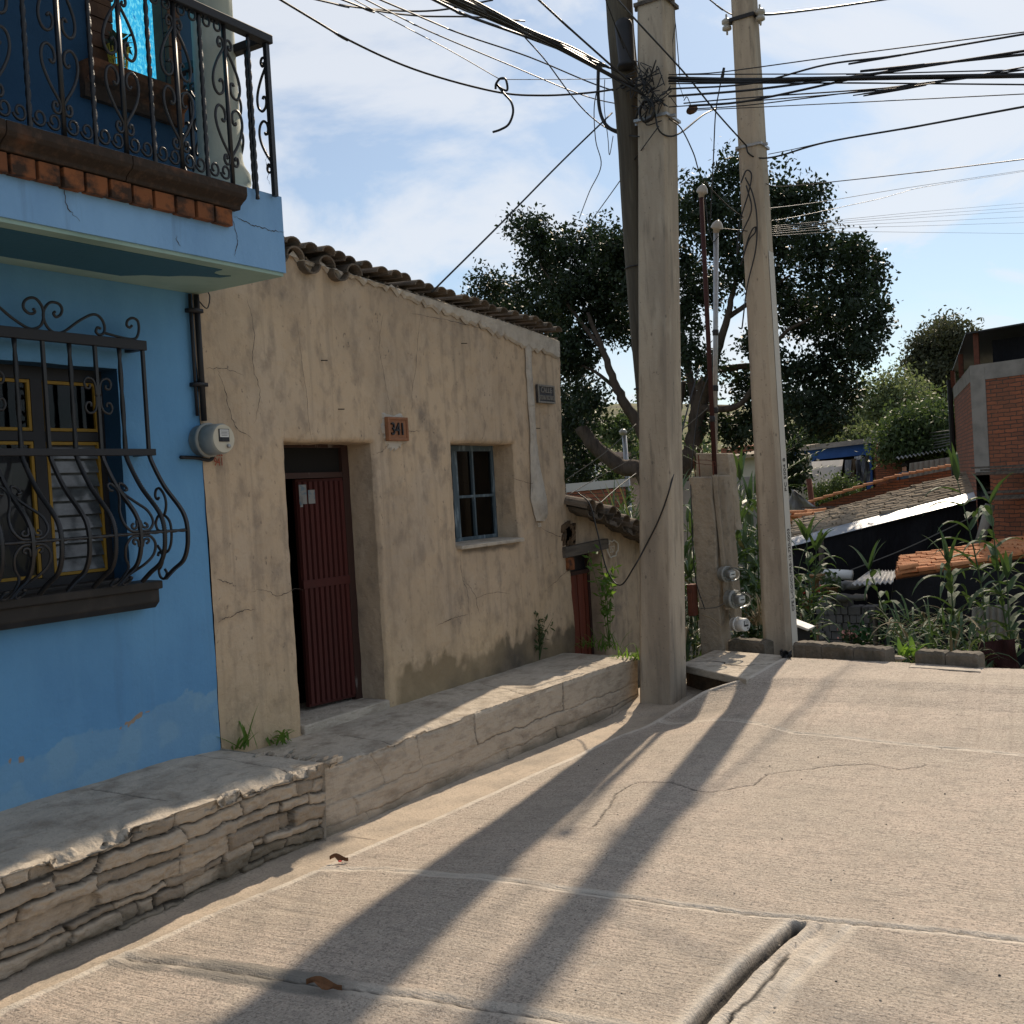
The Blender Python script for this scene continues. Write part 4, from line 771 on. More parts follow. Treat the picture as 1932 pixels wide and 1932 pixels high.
mb = MB(); zz = lambda y: float(ztop(y))-.0; mb.quad((FX-.02, 4.68, zz(4.68)), (FX-.02, 9.2, zz(9.2)), (FX-2.4, 9.2, zz(9.2)+.20), (FX-2.4, 4.68, zz(4.68)+.20)); mb.quad((FX-2.4, 4.68, zz(4.68)+.20), (FX-2.4, 9.2, zz(9.2)+.20), (FX-4.6, 9.2, 3.4), (FX-4.6, 4.68, 3.4)); mb.quad((FX-.02, 9.2, 3.3), (FX-4.6, 9.2, 3.3), (FX-4.6, 9.2, 3.4), (FX-2.4, 9.2, zz(9.2)+.20)); mb.quad((FX-.02, 9.2, 3.3), (FX-2.4, 9.2, zz(9.2)+.20), (FX-.02, 9.2, zz(9.2)), (FX-.02, 9.2, 3.35)); mb.build('roof_deck', tile, TH)
# door: frame, transom, ribbed leaf swung inwards
dx = FX-.25; mb = MB(); y0, y1, z0, z1 = DH[:4]
mb.box((dx-.05, y1-.075, z0+.03), (dx, y1+.02, z1+.02)); mb.box((dx-.05, y0-.02, z0+.03), (dx, y0+.05, z1+.02)); mb.box((dx-.05, y0+.05, z1-.02), (dx-.001, y1-.075, z1+.03)); mb.box((dx-.05, y0+.05, 2.185), (dx-.002, y1-.075, 2.225))
DF = mb.build('door_frame', jamb, TH); mb = MB(); mb.quad((dx-.03, y0+.05, 2.225), (dx-.03, y1-.075, 2.225), (dx-.03, y1-.075, z1-.02), (dx-.03, y0+.05, z1-.02)); mb.build('transom_dark', dark, DF)  # matte near-black sheet stands in for the dark of the open transom
hy = y1-.08; ang = math.radians(9); Wd = .435; zb0, zt0 = .535, 2.18
dd = V((-math.sin(ang), -math.cos(ang), 0)); nn = V((math.cos(ang), -math.sin(ang), 0)); hp = V((dx-.02, hy, 0)); mb = MB(); mb.obox(hp+dd*Wd/2+V((0, 0, (zb0+zt0)/2)), dd*Wd/2, nn*.018, V((0, 0, (zt0-zb0)/2)))
for k in range(9):
    c = hp+dd*(Wd*(k+.5)/9)+nn*.018
    mb.prism([c+dd*-.021+V((0, 0, zb0+.02)), c+dd*-.014+nn*.018+V((0, 0, zb0+.02)), c+dd*.014+nn*.018+V((0, 0, zb0+.02)), c+dd*.021+V((0, 0, zb0+.02))], (0, 0, (zt0-zb0)-.04))
mb.obox(hp+dd*Wd/2+nn*.030+V((0, 0, 1.42)), dd*Wd/2, nn*.010, V((0, 0, .03)))
DO = mb.build('door', reddoor, TH)
mb = MB()
for f, z, w, h in ((.72, 2.05, .05, .05), (.90, 2.07, .055, .07), (.94, 2.02, .02, .04)): mb.obox(hp+dd*Wd*f+nn*.034+V((0, 0, z))+nn*.005, dd*w*.6, nn*.001, V((0, 0, h)))
mb.build('torn_notice', paper, DO)
mb = MB(); mb.box((FX-.6, y0+.003, .30), (FX+.012, y1-.003, z0+.055)); mb.build('threshold', walk, TH, bevel=.01)
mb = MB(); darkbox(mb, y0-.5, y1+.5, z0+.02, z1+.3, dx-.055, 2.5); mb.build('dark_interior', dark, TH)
# window
wx = FX-.24; y0, y1, z0, z1 = WH[:4]; mb = MB(); w = .035
mb.box((wx-.04, y0, z0+.012), (wx, y0+w, z1)); mb.box((wx-.04, y1-w, z0+.012), (wx, y1, z1)); mb.box((wx-.041, y0+w, z1-.05), (wx-.001, y1-w, z1)); mb.box((wx-.041, y0+w, z0+.012), (wx-.001, y1-w, z0+.045))
WF = mb.build('window', bluesteel, TH, bevel=.004); nW = 3; yy0, yy1 = y0+w, y1-w; zm = z0+(z1-z0)*.47
px3 = [yy0+(yy1-yy0)*t for t in (.33, .37, .66)]
mb = MB(); mb.box((wx-.035, px3[0]-.022, z0+.045), (wx+.008, px3[1]+.022, z1-.05)); mb.box((wx-.03, px3[2]-.012, z0+.045), (wx+.003, px3[2]+.012, z1-.05))
for a, b in ((yy0, px3[0]-.022), (px3[1]+.022, px3[2]-.012), (px3[2]+.012, yy1)): mb.box((wx-.03, a, zm-.012), (wx+.002, b, zm+.012))
mb.build('muntins', bluesteel, WF, bevel=.003)
for a, b in ((yy0, px3[0]-.022), (px3[1]+.022, px3[2]-.012), (px3[2]+.012, yy1)):
    for c, d in ((z0+.045, zm-.012), (zm+.012, z1-.05)): mb = MB(); mb.quad((wx-.02, a, c), (wx-.02, b, c), (wx-.02, b, d), (wx-.02, a, d)); mb.build('pane', pane, WF)
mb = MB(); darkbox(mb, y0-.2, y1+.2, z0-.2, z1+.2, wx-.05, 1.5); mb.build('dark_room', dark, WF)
mb = MB()
for k in range(14): mb.obox((wx-.35, 7.78+random.uniform(-.02, .02), 1.9+k*.022), (.08, 0, 0), (0, .17, random.uniform(-.01, .01)), (0, 0, .008))
mb.build('stacked_papers', straw, WF)
mb = MB(); mb.prism([(wx, y0+.002, z0-.02), (FX+.05, y0-.01, z0-.035), (FX+.05, y0-.01, z0-.002), (wx, y0+.002, z0+.014)], (0, y1-y0-.004, 0)); mb.build('window_sill', walk, TH, bevel=.008)
# number plaque, street sign, chalk and paint marks
a, b = onx(721, 787, FX), onx(762, 833, FX); PQ = thing('number_plaque', 'square terracotta house number plaque reading 341 above the red door', 'sign', (FX+.02, (a.y+b.y)/2, (a.z+b.z)/2))
m = patch([V((FX, y, z)) for y, z in ((a.y-.01, a.z+.03), ((a.y+b.y)/2, a.z+.025), (b.y, a.z+.02), (b.y+.05, (a.z+b.z)/2), (b.y+.04, b.z), (b.y-.03, b.z-.02), ((a.y+b.y)/2+.03, b.z-.06), ((a.y+b.y)/2-.06, b.z-.07), (a.y+.01, b.z-.015), (a.y-.015, (a.z+b.z)/2))], 'x', 3, .018); m.build('mortar_surround', mortar, TH)
mb = MB(); hw, hh = (b.y-a.y)/2, (a.z-b.z)/2; c = V((FX+.02, (a.y+b.y)/2, (a.z+b.z)/2)); mb.obox(c+V((.012, 0, 0)), (.014, 0, 0), (0, hw, 0), (0, 0, hh))
r = .022
for s in (-1, 1): mb.obox(c+V((.028, s*(hw-r/2), 0)), (.007, 0, 0), (0, r/2, 0), (0, 0, hh-.001)); mb.obox(c+V((.028, 0, s*(hh-r/2))), (.0065, 0, 0), (0, hw-r, 0), (0, 0, r/2-.0005))
mb.build('tile', terra, PQ, bevel=.005)
mb = MB(); text_mb(mb, '341', .135, c+V((.027, -.01, -.005)), (0, .85, 0), (0, 0, 1), .012); mb.build('numerals', black, PQ)
a, b = onx(1009, 727, FX), onx(1042, 761, FX); c = V((FX+.018, (a.y+b.y)/2, (a.z+b.z)/2)); hw, hh = (b.y-a.y)/2, .085
SG = thing('street_name_sign', 'dark cast street name plate reading CALLE LEONA VICARIO high on the tan wall', 'sign', c)
mb = MB(); mb.obox(c, (.01, 0, 0), (0, hw, 0), (0, 0, hh)); 
for s in (-1, 1): mb.obox(c+V((.013, s*(hw-.008), 0)), (.006, 0, 0), (0, .008, 0), (0, 0, hh), 1); mb.obox(c+V((.013, 0, s*(hh-.008))), (.0055, 0, 0), (0, hw-.016, 0), (0, 0, .008), 1)
mb.build('plate', [signm, signl], SG)
mb = MB(); text_mb(mb, 'CALLE', .072, c+V((.010, 0, .035)), (0, 1.0, 0), (0, 0, 1), .006); text_mb(mb, 'LEONA VICARIO', .062, c+V((.010, 0, -.036)), (0, .62, 0), (0, 0, 1), .006); mb.build('lettering', signl, SG)
mb = MB(); text_mb(mb, '531', .05, onx(1015, 991, FX)+V((.018, 0, 0)), (0, .8, 0), (0, 0, 1), .002); mb.build('chalk_number', chalk, TH)
mb = MB(); text_mb(mb, '941', .075, onx(409, 872, FX)+V((.016, 0, 0)), (0, .7, 0), (0, 0, 1), .002); text_mb(mb, '352', .055, onx(410, 856, FX)+V((.016, 0, 0)), (0, .7, 0), (0, 0, 1), .002); mb.build('painted_number', redp, TH)
# ======================= small adobe house 357 beyond the corner
SH = thing('small_house', 'low adobe house with a sagging tiled roof, red plank door and chalked number 357', 'house', (FX, 10, .2))
sx = FX+.0; DS = (9.26, 9.97, -.4, 1.37, .22)
top2 = lambda y: np.interp(y, [9.22, 9.5, 10.0, 10.75, 11.4], [1.83, 1.78, 1.64, 1.42, 1.20])
o, mb = front('wall', SH, 9.225, 11.35, -.4, top2, [DS], plaster, 140, 1.6, {'damp_dark': lambda Y, Z: sst((.3+.2*fbm(Y*4, Z*4, 141)-Z)/.3)*.6, 'warm': lambda Y, Z: Z*0}, .016, x0=sx-.02)
mb.build('reveal', plaster, SH, smooth=True); mb = MB(); shell(mb, 9.25, 11.33, -.8, 1.2, sx-.45, sx-3.5); mb.quad((sx-.02, 11.34, -.8), (sx-.46, 11.34, -.8), (sx-.46, 11.34, 1.2), (sx-.02, 11.34, 1.2)); mb.build('side_wall', plaster, SH)
mb = MB(); mb.obox((sx-.01, (9.09+9.99)/2, 1.40), (.05, 0, 0), (0, .45, .012), (0, 0, .052)); mb.build('lintel', beam, SH, bevel=.006)
mb = MB(); mb.box((sx-.06, 9.14, 1.21), (sx+.03, 9.26, 1.335)); mb.build('brick_bearing', brickf, SH, bevel=.008)
m = MB()
for k in range(30):
    q = onx(random.uniform(1062, 1084), random.uniform(992, 1026), sx+.0); 
    if q.z > 1.46: r = random.uniform(.02, .05); m.obox(q+V((-.01, 0, 0)), (.03, random.uniform(-.01, .01), 0), (0, r, .01), (0, .01, r))
m.build('broken_adobe', adobe, SH, bevel=.01)
dx2 = sx-.20; mb = MB()
for k in range(6):
    y0 = 9.49+k*.072; mb.box((dx2-.03, y0, .0), (dx2+.006*(k % 2), y0+.066, 1.12))
mb.build('door', redwood, SH, bevel=.004)
mb = MB(); mb.box((dx2-.04, 9.44, 1.12), (dx2+.012, 9.965, 1.16)); mb.box((dx2-.04, 9.44, 1.33), (dx2+.012, 9.965, 1.368)); mb.box((dx2-.04, 9.44, 0), (dx2+.010, 9.485, 1.12)); mb.box((dx2-.04, 9.925, 0), (dx2+.010, 9.966, 1.12)); mb.box((dx2-.04, 9.44, 1.16), (dx2+.01, 9.48, 1.33)); mb.box((dx2-.04, 9.926, 1.16), (dx2+.01, 9.966, 1.33)); fr = mb.build('door_frame', jamb, SH)
mb = MB(); mb.quad((dx2-.02, 9.48, 1.16), (dx2-.02, 9.926, 1.16), (dx2-.02, 9.926, 1.33), (dx2-.02, 9.48, 1.33)); mb.build('transom_dark', black, fr)
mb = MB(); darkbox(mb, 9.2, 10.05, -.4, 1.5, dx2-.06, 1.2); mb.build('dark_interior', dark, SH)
mb = MB(); text_mb(mb, '357', .10, onx(1155, 1037, sx+.006), (0, .8, .0), (0, 0, 1), .002)
q = [onx(px, py, sx+.008) for px, py in ((1146, 1040), (1146, 1028), (1150, 1026), (1149, 1020), (1155, 1022), (1158, 1019), (1162, 1022), (1166, 1026), (1166, 1038), (1163, 1042), (1162, 1048), (1156, 1050), (1152, 1052), (1149, 1046), (1146, 1040))]; mb.tube(smooth_path(q, 4), .0075, 5); mb.build('chalk_number', chalk, SH)
mb = MB(); y = 9.26; k = 0
for k in range(11):
    yk = 9.27+k*.185; z = float(top2(yk))+.03; j = random.uniform(-.04, .04)
    for r in range(3): canal(mb, (sx+.26+j-r*.42, yk, z-.05+r*.10), (sx-.22-r*.42, yk, z+.05+r*.10), .10, .085, False)
    for r in range(3): canal(mb, (sx+.20-r*.42, yk+.09, z-.07+r*.10), (sx-.25-r*.42, yk+.09, z+.03+r*.10), .09, .08, True)
mb.build('roof', tile, SH)
for k in range(5): mb = MB(); yk = 9.4+k*.38; z = float(top2(yk))-.045; mb.obox((sx+.05, yk, z), (.16, 0, -.03), (0, .05+.03*(k % 2), -.02), (0, 0, .022)); mb.build('eave_board', beam, SH)
# ------------------------------------------------------------------ poles
def shaft(mb, p0, p1, w0, w1, ch, m=0, n=10):
    o = None
    for i in range(n+1):
        t = i/n; c = p0.lerp(p1, t); w = w0+(w1-w0)*t; k = ch*w/w0
        ring = [c+V((a, b, 0)) for a, b in ((-w, -w+k), (-w+k, -w), (w-k, -w), (w, -w+k), (w, w-k), (w-k, w), (-w+k, w), (-w, w-k))]
        ring = [q+V((random.uniform(-1, 1)*.002, random.uniform(-1, 1)*.002, 0)) for q in ring]
        mb.add(ring, [] if i else [list(range(8))[::-1]], m)
    b = len(mb.v)-8*(n+1)
    for i in range(n):
        for j in range(8): mb.f.append([b+i*8+j, b+i*8+(j+1) % 8, b+(i+1)*8+(j+1) % 8, b+(i+1)*8+j]); mb.m.append(m)
    mb.f.append([b+n*8+j for j in range(8)]); mb.m.append(m)
P1 = onz(1237, 1337, 0); P1 = V((P1.x, P1.y+.16, -.05)); t1 = ony(1238, 0, P1.y); e1 = P1+(t1-P1)*1.5
K1 = thing('concrete_pole', 'thick square concrete utility pole nearest the camera carrying the cable tangle', 'utility pole', P1)
mb = MB(); shaft(mb, P1, e1, .165, .112, .022); mb.build('shaft', conc, K1, bevel=.006)
def on_pole(P, E, z): return P.lerp(E, (z-P.z)/(E.z-P.z))
def clamp(P, E, z, w, par, mtl=steel, hz=.012):
    m = MB(); c = on_pole(P, E, z)
    for s in (-1, 1): m.box((c.x-w-.012, c.y+s*(w+.006)-.006, z-hz), (c.x+w+.012, c.y+s*(w+.006)+.006, z+hz)); m.box((c.x+s*(w+.006)-.006, c.y-w, z-hz), (c.x+s*(w+.006)+.006, c.y+w, z+hz))
    m.obox((c.x+w+.03, c.y-w*.4, z), (.02, 0, 0), (0, .012, 0), (0, 0, hz)); m.obox((c.x-w-.02, c.y-w*.4, z), (.02, 0, 0), (0, .012, 0), (0, 0, hz))
    return m.build('clamp', mtl, par)
clamp(P1, e1, ony(1238, 12, P1.y).z, .138, K1, beam, .016); clamp(P1, e1, ony(1238, 230, P1.y).z, .145, K1)
P2 = onz(1465, 1226, .3); P2 = V((P2.x, P2.y+.14, .15)); t2 = ony(1404, 0, P2.y); e2 = P2+(t2-P2)*1.4
K2 = thing('concrete_pole', 'slimmer chamfered concrete utility pole with a white stencilled strip behind the road edge', 'utility pole', P2)
mb = MB(); shaft(mb, P2, e2, .143, .095, .045); S2 = mb.build('shaft', conc, K2, bevel=.005)
z9 = ony(1404, 40, P2.y).z; clamp(P2, e2, z9, .112, K2, ironb, .018); clamp(P2, e2, ony(1420, 280, P2.y).z, .118, K2)
c = on_pole(P2, e2, z9)
for s in (-1, 1):
    m = MB(); b = c+V((s*.17, -.06, -.07)); m.lathe(b, [(.02, 0), (.045, .01), (.045, .035), (.03, .045), (.03, .06), (.048, .07), (.048, .10), (.02, .12)], n=16); m.tube([b+V((0, 0, -.04)), b+V((0, 0, .16))], .01, 6); m.build('insulator', porc, K2, smooth=True)
m = MB(); zz0, zz1 = P2.z+.05, ony(1448, 800, P2.y).z+1.2
def fxs(z): q = on_pole(P2, e2, z); w = .143+(.095-.143)*(z-P2.z)/(e2.z-P2.z); return q, w
q0, w0 = fxs(.3); q1, w1 = fxs(4.2)
m.quad((q0.x+w0+.004, q0.y-w0*.62, .3), (q0.x+w0+.004, q0.y+w0*.62, .3), (q1.x+w1+.004, q1.y+w1*.62, 4.2), (q1.x+w1+.004, q1.y-w1*.62, 4.2)); m.build('pale_strip', stripm, K2)  # pale strip laid over the right face of the slim pole
for txt, pa, pb in (('CFE L-COICUPRE-12-720-0003', (1487, 1165), (1470, 985)), ('PC 5004 8', (1463, 935), (1459, 858))):
    za, zb2 = ony(*pa, P2.y).z, ony(*pb, P2.y).z; zm_ = (za+zb2)/2; q, w = fxs(zm_); d = norm(fxs(zb2)[0]+V((fxs(zb2)[1], 0, 0))-fxs(za)[0]-V((fxs(za)[1], 0, 0)))
    m = MB(); text_mb(m, txt, .10, q+V((w+.006, 0, 0)), d*((zb2-za)/(len(txt)*.058)), (0, -1, 0), .002); m.build('stencil_lettering', inkp, K2)
# charred foot with a black plug in the hole beside it
PW0 = onz(1262, 1309, .05); PW0.y += .05; tw = ony(1169, 0, PW0.y-.30); ew = PW0+(tw-PW0)*1.35
K3 = thing('wooden_pole', 'leaning round wooden utility pole behind the thick concrete pole', 'utility pole', PW0)
mb = MB(); mb.tube([PW0.lerp(ew, i/24)+V((.008*math.sin(i), .006*math.cos(i*1.7), 0)) for i in range(25)], [.128-.012*i/24 for i in range(25)], 24); mb.build('shaft', wood, K3, smooth=True)
def onw(z): return PW0.lerp(ew, (z-PW0.z)/(ew.z-PW0.z))
for py in (740, 520): z = ony(1195, py, PW0.y+.1).z; m = MB(); m.tube([onw(z)+V((.131*math.cos(a), .131*math.sin(a), 0)) for a in [2*math.pi*k/24 for k in range(25)]], .006, 5); m.build('steel_band', ironb, K3, smooth=True)
c = ony(1184, 128, 8.86); m = MB(); m.lathe(c, [(.02, -.02), (.085, 0), (.088, .03), (.075, .045), (.080, .36), (.074, .40), (.05, .425), (.01, .43)], (-.04, 0, 1), 24)
SB = m.build('splice_box', blackp, None, smooth=True); tag(SB, 'black plastic cylinder splice box hanging between the wooden pole and the concrete pole', 'splice box')
m = MB(); cc = ony(1221, 212, P1.y-.19)
for k in range(5): m.tube([cc+V((.070*math.cos(a)+random.uniform(-.006, .006)+k*.004, -.012*k, .085*math.sin(a)+random.uniform(-.006, .006))) for a in [2*math.pi*j/20 for j in range(21)]], .008, 6)
tag(m.build('cable_coil', cab, smooth=True), 'coil of black cable tied to the front of the thick concrete pole', 'cable coil')
for px, py, lab in ((1232, 186, 'black cable clamp bunched on the front of the thick concrete pole'), (1207, 150, 'dark ball of twisted cable between the wooden pole and the concrete pole')):
    m = MB(); c = ony(px, py, P1.y-.2)
    for k in range(22): d = V((random.gauss(0, 1), random.gauss(0, .4), random.gauss(0, .8))); p = c+d*.05; m.tube(smooth_path([p, p+V((random.gauss(0, .06), random.gauss(0, .03), random.gauss(0, .06))), p+V((random.gauss(0, .1), random.gauss(0, .03), random.gauss(0, .07)))], 4), .005, 4)
    tag(m.build('cable_knot', cab), lab, 'cable knot')
# ------------------------------------------------------------------ cables (every one a thing)
def cable(pts, r, label, group=None, mtl=None, name='cable', n=7):
    q = [ony(px, py, y) for px, py, y in pts]
    if pts[-1][0] > 1940: q.append(q[-1]+norm(q[-1]-q[-2])*14)      # runs on past the frame
    if pts[0][1] < -7: q.insert(0, q[0]+norm(q[0]-q[1])*9)
    p = smooth_path(q, n); mb = MB(); mb.tube(p, r, 5)
    return tag(mb.build(name, mtl or cab, smooth=True), label, 'cable', group)
yp = P1.y-.2; yw = PW0.y-.05
GB = 'cables in the thick bundle from the upper left'; lb = 'black cable in the thick bundle running from the upper left to the wooden pole'
for pts, r in ((((790, -25, 6), (900, 25, 7), (1040, 85, 8.2), (1165, 150, yw)), .014), (((800, -25, 6.1), (910, 22, 7), (1030, 75, 8.2), (1140, 124, yw)), .020), (((770, -25, 6.1), (870, 25, 7), (1000, 72, 8.1), (1150, 128, yw)), .012), (((815, -25, 6), (925, 25, 7), (1060, 90, 8.3), (1178, 158, yw-.1)), .016), (((830, -20, 6.2), (940, 32, 7.2), (1050, 80, 8.2), (1135, 128, yw)), .011), (((780, -20, 6.3), (880, 20, 7.1), (1010, 66, 8.1), (1200, 165, yp)), .009), (((845, -20, 6.3), (960, 40, 7.3), (1075, 100, 8.4), (1215, 180, yp)), .010), (((855, -20, 6.3), (990, 52, 7.3), (1085, 92, 8.4), (1190, 150, yp)), .008)):
    cable(pts, r, lb, GB)
cable(((660, -16, 6), (790, 50, 7), (950, 118, 8), (1110, 183, yw), (1225, 205, yp)), .0055, 'lowest of the thin straight cables falling from the upper left to the wooden pole')
cable(((690, -12, 6), (860, 60, 7.2), (1000, 108, 8.2), (1125, 160, yw), (1235, 195, yp)), .0065, 'thin black cable just below the thick bundle on its way to the wooden pole')
cable(((510, -12, 6), (640, 66, 6.8), (780, 130, 7.6), (930, 172, 8.3), (1020, 180, 8.7), (1120, 174, 9), (1215, 158, yp)), .0095, 'long sagging black cable passing beneath the bundle across the left sky')
cable(((540, -14, 5.5), (640, 9, 6.2), (740, 20, 7), (830, 19, 7.6), (930, 0, 8)), .008, 'black cable sagging along the top edge of the picture above the tan house')
cable(((600, -18, 5.6), (690, 16, 6.3), (790, 30, 7), (890, 32, 7.6), (990, 40, 8.2)), .0075, 'second black cable under the top edge that joins the thick bundle')
cable(((640, -16, 5.8), (740, 38, 6.6), (850, 96, 7.4), (942, 149, 8)), .004, 'thin wire dropping from the upper left to the hooked cable end')
cable(((940, 150, 8), (1040, 150, 8.6), (1130, 149, yw), (1160, 147, yw)), .0035, 'thin level wire between the hooked cable end and the wooden pole')
cable(((935, 168, 8), (936, 158, 8), (944, 148, 8), (954, 150, 8), (957, 170, 8), (944, 166, 8), (938, 160, 8), (950, 176, 8), (964, 192, 8), (968, 212, 8), (960, 234, 8), (945, 244, 8), (930, 249, 8)), .0105, 'thick black cable end looped like a hook hanging in the sky', name='hooked_cable', n=5)
cable(((990, -25, 7.2), (1060, 40, 7.9), (1145, 116, 8.5), (1200, 165, yp), (1236, 200, yp)), .0095, 'black cable crossing the wooden pole steeply from the top edge')
cable(((1150, -18, 7), (1200, 38, 7.8), (1290, 136, 9), (1350, 210, 9.8), (1409, 276, P2.y-.15)), .008, 'black stay cable crossing in front of the thick pole down to the slim pole')
cable(((1137, -16, 8), (1160, 45, 8.4), (1195, 120, yp), (1210, 150, yp)), .005, 'thin cable falling past the splice box from the top edge')
cable(((1155, 213, yw-.12), (1060, 305, 8.4), (943, 424, 7.5), (815, 551, 6.75)), .008, 'taut stay wire from the wooden pole down to the tiled eave of the tan house')
cable(((990, 70, 8), (1030, 115, 8.3), (1078, 180, 8.6), (1115, 220, 9), (1160, 250, yw-.1), (1206, 258, yp)), .006, 'slack cable dropping out of the bundle and curving to the wooden pole')
cable(((1128, 160, yw), (1121, 205, yw), (1124, 265, yw), (1134, 313, yw), (1112, 362, 10), (1093, 412, 11)), .005, 'bent drop wire hanging left of the wooden pole with a sharp elbow')
cable(((1141, 150, yw), (1140, 200, yw), (1147, 260, yw), (1150, 292, yw), (1157, 256, yw-.1)), .004, 'hairpin of thin wire hanging beside the wooden pole')
cable(((1243, 238, yp), (1205, 290, yp+.1), (1160, 355, 9.6), (1110, 424, 11.5), (1090, 450, 12.5)), .005, 'thin service wire going down left behind the wooden pole to the tree')
cable(((1129, 128, yw-.15), (1129, 185, yw-.2), (1136, 222, yw-.2), (1152, 243, yw-.2), (1178, 247, yw-.2), (1198, 230, yw-.25), (1206, 205, yp)), .017, 'thick black drip loop hanging around the wooden pole', name='drip_loop')
cable(((1236, 215, yp), (1243, 245, yp), (1262, 257, yp+.1), (1285, 250, 9), (1325, 218, 9.5), (1350, 205, 10)), .008, 'black cable loop curling off the right side of the thick pole', name='drip_loop')
cable(((1196, 140, yw-.1), (1203, 190, yw-.1), (1206, 230, yw-.1), (1211, 262, yw-.1)), .010, 'short black cable tail running down between wooden and thick pole')
GR = 'cables leaving the poles to the right'
RB = [(((1262, 147, yp+.1), (1415, 150, 8.62), (1600, 147, 8.5), (1960, 141, 8.3)), .014, 'thickest black cable running level from the thick pole to the right edge'),
 (((1262, 153, yp+.1), (1415, 154, 8.62), (1650, 149, 8.5), (1960, 144, 8.3)), .012, None), (((1262, 141, yp+.1), (1415, 140, 8.62), (1650, 139, 8.5), (1960, 131, 8.3)), .005, None), (((1262, 158, yp+.1), (1415, 157, 8.62), (1650, 157, 8.5), (1960, 160, 8.3)), .006, None), (((1262, 168, yp+.1), (1415, 158, 8.62), (1560, 122, 8.5), (1700, 104, 8.42), (1960, 60, 8.3)), .008, 'wavy black cable climbing right from the thick pole above the main bundle'),
 (((1262, 182, yp+.1), (1415, 170, 8.62), (1600, 146, 8.5), (1740, 126, 8.42), (1960, 92, 8.3)), .010, 'black cable rising from under the bundle to the right edge'), (((1300, 200, 8.68), (1415, 190, 8.62), (1640, 142, 8.5), (1750, 122, 8.42), (1960, 100, 8.3)), .010, 'black cable crossing the bundle on its way up to the right edge'), (((1280, 140, 8.68), (1340, 138, 8.65), (1415, 129, 8.62), (1640, 98, 8.5), (1960, 57, 8.3)), .005, 'topmost thin wire of the fan rising right above the bundle'),
 (((1290, 195, 8.68), (1415, 184, 8.62), (1740, 160, 8.42), (1960, 122, 8.3)), .006, 'thin cable just beneath the main bundle bending up at the right'), (((1262, 202, 8.68), (1415, 191, 8.62), (1700, 166, 8.42), (1960, 128, 8.3)), .005, None), (((1300, 206, 8.68), (1415, 198, 8.62), (1640, 170, 8.5), (1960, 128, 8.3)), .005, None), (((1310, 208, 8.68), (1415, 203, 8.62), (1680, 190, 8.42), (1960, 176, 8.3)), .004, 'lowest fine wire of the fan leaving right from the thick pole')]
for pts, r, lab in RB: cable(pts, r, lab or 'thin black cable within the level bundle between the thick pole and the right edge', GR if not lab else None)
cable(((1408, 276, P2.y-.16), (1413, 290, P2.y-.16), (1432, 298, P2.y-.1), (1470, 294, 10.2), (1560, 268, 9.9), (1732, 238, 9.2), (1960, 196, 8.4)), .0085, 'black service cable from the lower clamp of the slim pole to the right edge')
cable(((1450, 291, P2.y-.1), (1500, 281, 10.1), (1560, 267, 9.9)), .004, 'short tie wire above the service cable beside the slim pole')
cable(((1424, 22, P2.y), (1440, 24, P2.y), (1455, 27, P2.y+.1), (1560, 15, 11.5), (1690, -4, 12.5)), .012, 'twisted cable leaving the right insulator of the slim pole')
cable(((1325, -12, 9.4), (1350, 8, 9.9), (1380, 27, P2.y), (1400, 24, P2.y-.1)), .007, 'black wire coming down from the top edge to the left insulator')
cable(((1440, 345, P2.y), (1475, 352, 10.4), (1600, 340, 10), (1760, 322, 9.4), (1960, 297, 8.6)), .0045, 'single cable above the tree to the right of the slim pole')
cable(((1436, 392, P2.y), (1460, 392, 11), (1560, 379, 14), (1700, 356, 19), (1820, 338, 24), (1960, 317, 30)), .004, 'upper strand of the wavy pair right of the slim pole')
cable(((1436, 416, P2.y), (1480, 413, 11), (1600, 388, 15), (1660, 375, 17), (1700, 364, 19), (1760, 350, 21), (1960, 319, 30)), .004, 'lower strand of the wavy pair right of the slim pole', n=9)
for k, (ya, yb) in enumerate(((433, 384), (434, 392), (436, 399), (437, 411), (439, 422), (440, 441))): cable(((1440, 428+3.6*k, P2.y), (1600, ya+(yb-ya)*.35-3, 15), (1760, ya+(yb-ya)*.68-2, 22), (1960, yb-3*(k < 5), 32)), .0028, 'fine wire of the low fan spreading right from the slim pole over the tree', 'fine wires of the low fan right of the slim pole')
cable(((1365, 130, 9.6), (1358, 165, 9.6), (1350, 215, 9.8), (1346, 300, 10), (1340, 420, 10.4)), .006, 'vertical wire hanging between the two concrete poles below a black splice')
m = MB(); m.tube([ony(1366, 128, 9.6), ony(1361, 155, 9.6)], [.012, .02], 8); tag(m.build('wire_splice', blackp, smooth=True), 'small black splice on the vertical wire between the two concrete poles', 'splice')
m = MB(); c = ony(1304, 210, 9.1); m.lathe(c-V((.04, 0, 0)), [(.015, 0), (.032, .02), (.036, .05), (.030, .08), (.012, .1)], (1, 0, .2), 10); tag(m.build('tap_connector', brickb, smooth=True), 'small rusty brown connector hanging right of the thick pole', 'connector')
cable(((1290, 190, 9), (1296, 183, 9), (1302, 196, 9.1), (1306, 208, 9.1)), .004, 'tiny wire loop above the rusty connector')
cable(((1262, 224, yp+.1), (1285, 242, 9), (1308, 288, 9.4), (1325, 335, 9.8), (1370, 385, 10.1), (1402, 410, P2.y-.15)), .006, 'slack twisted wire from the thick pole down to the slim pole')
cable(((1270, -10, 9), (1274, 40, 9), (1269, 90, 9), (1276, 140, 9), (1290, 185, 9)), .003, 'thin curling wire falling beside the thick pole from the top edge')
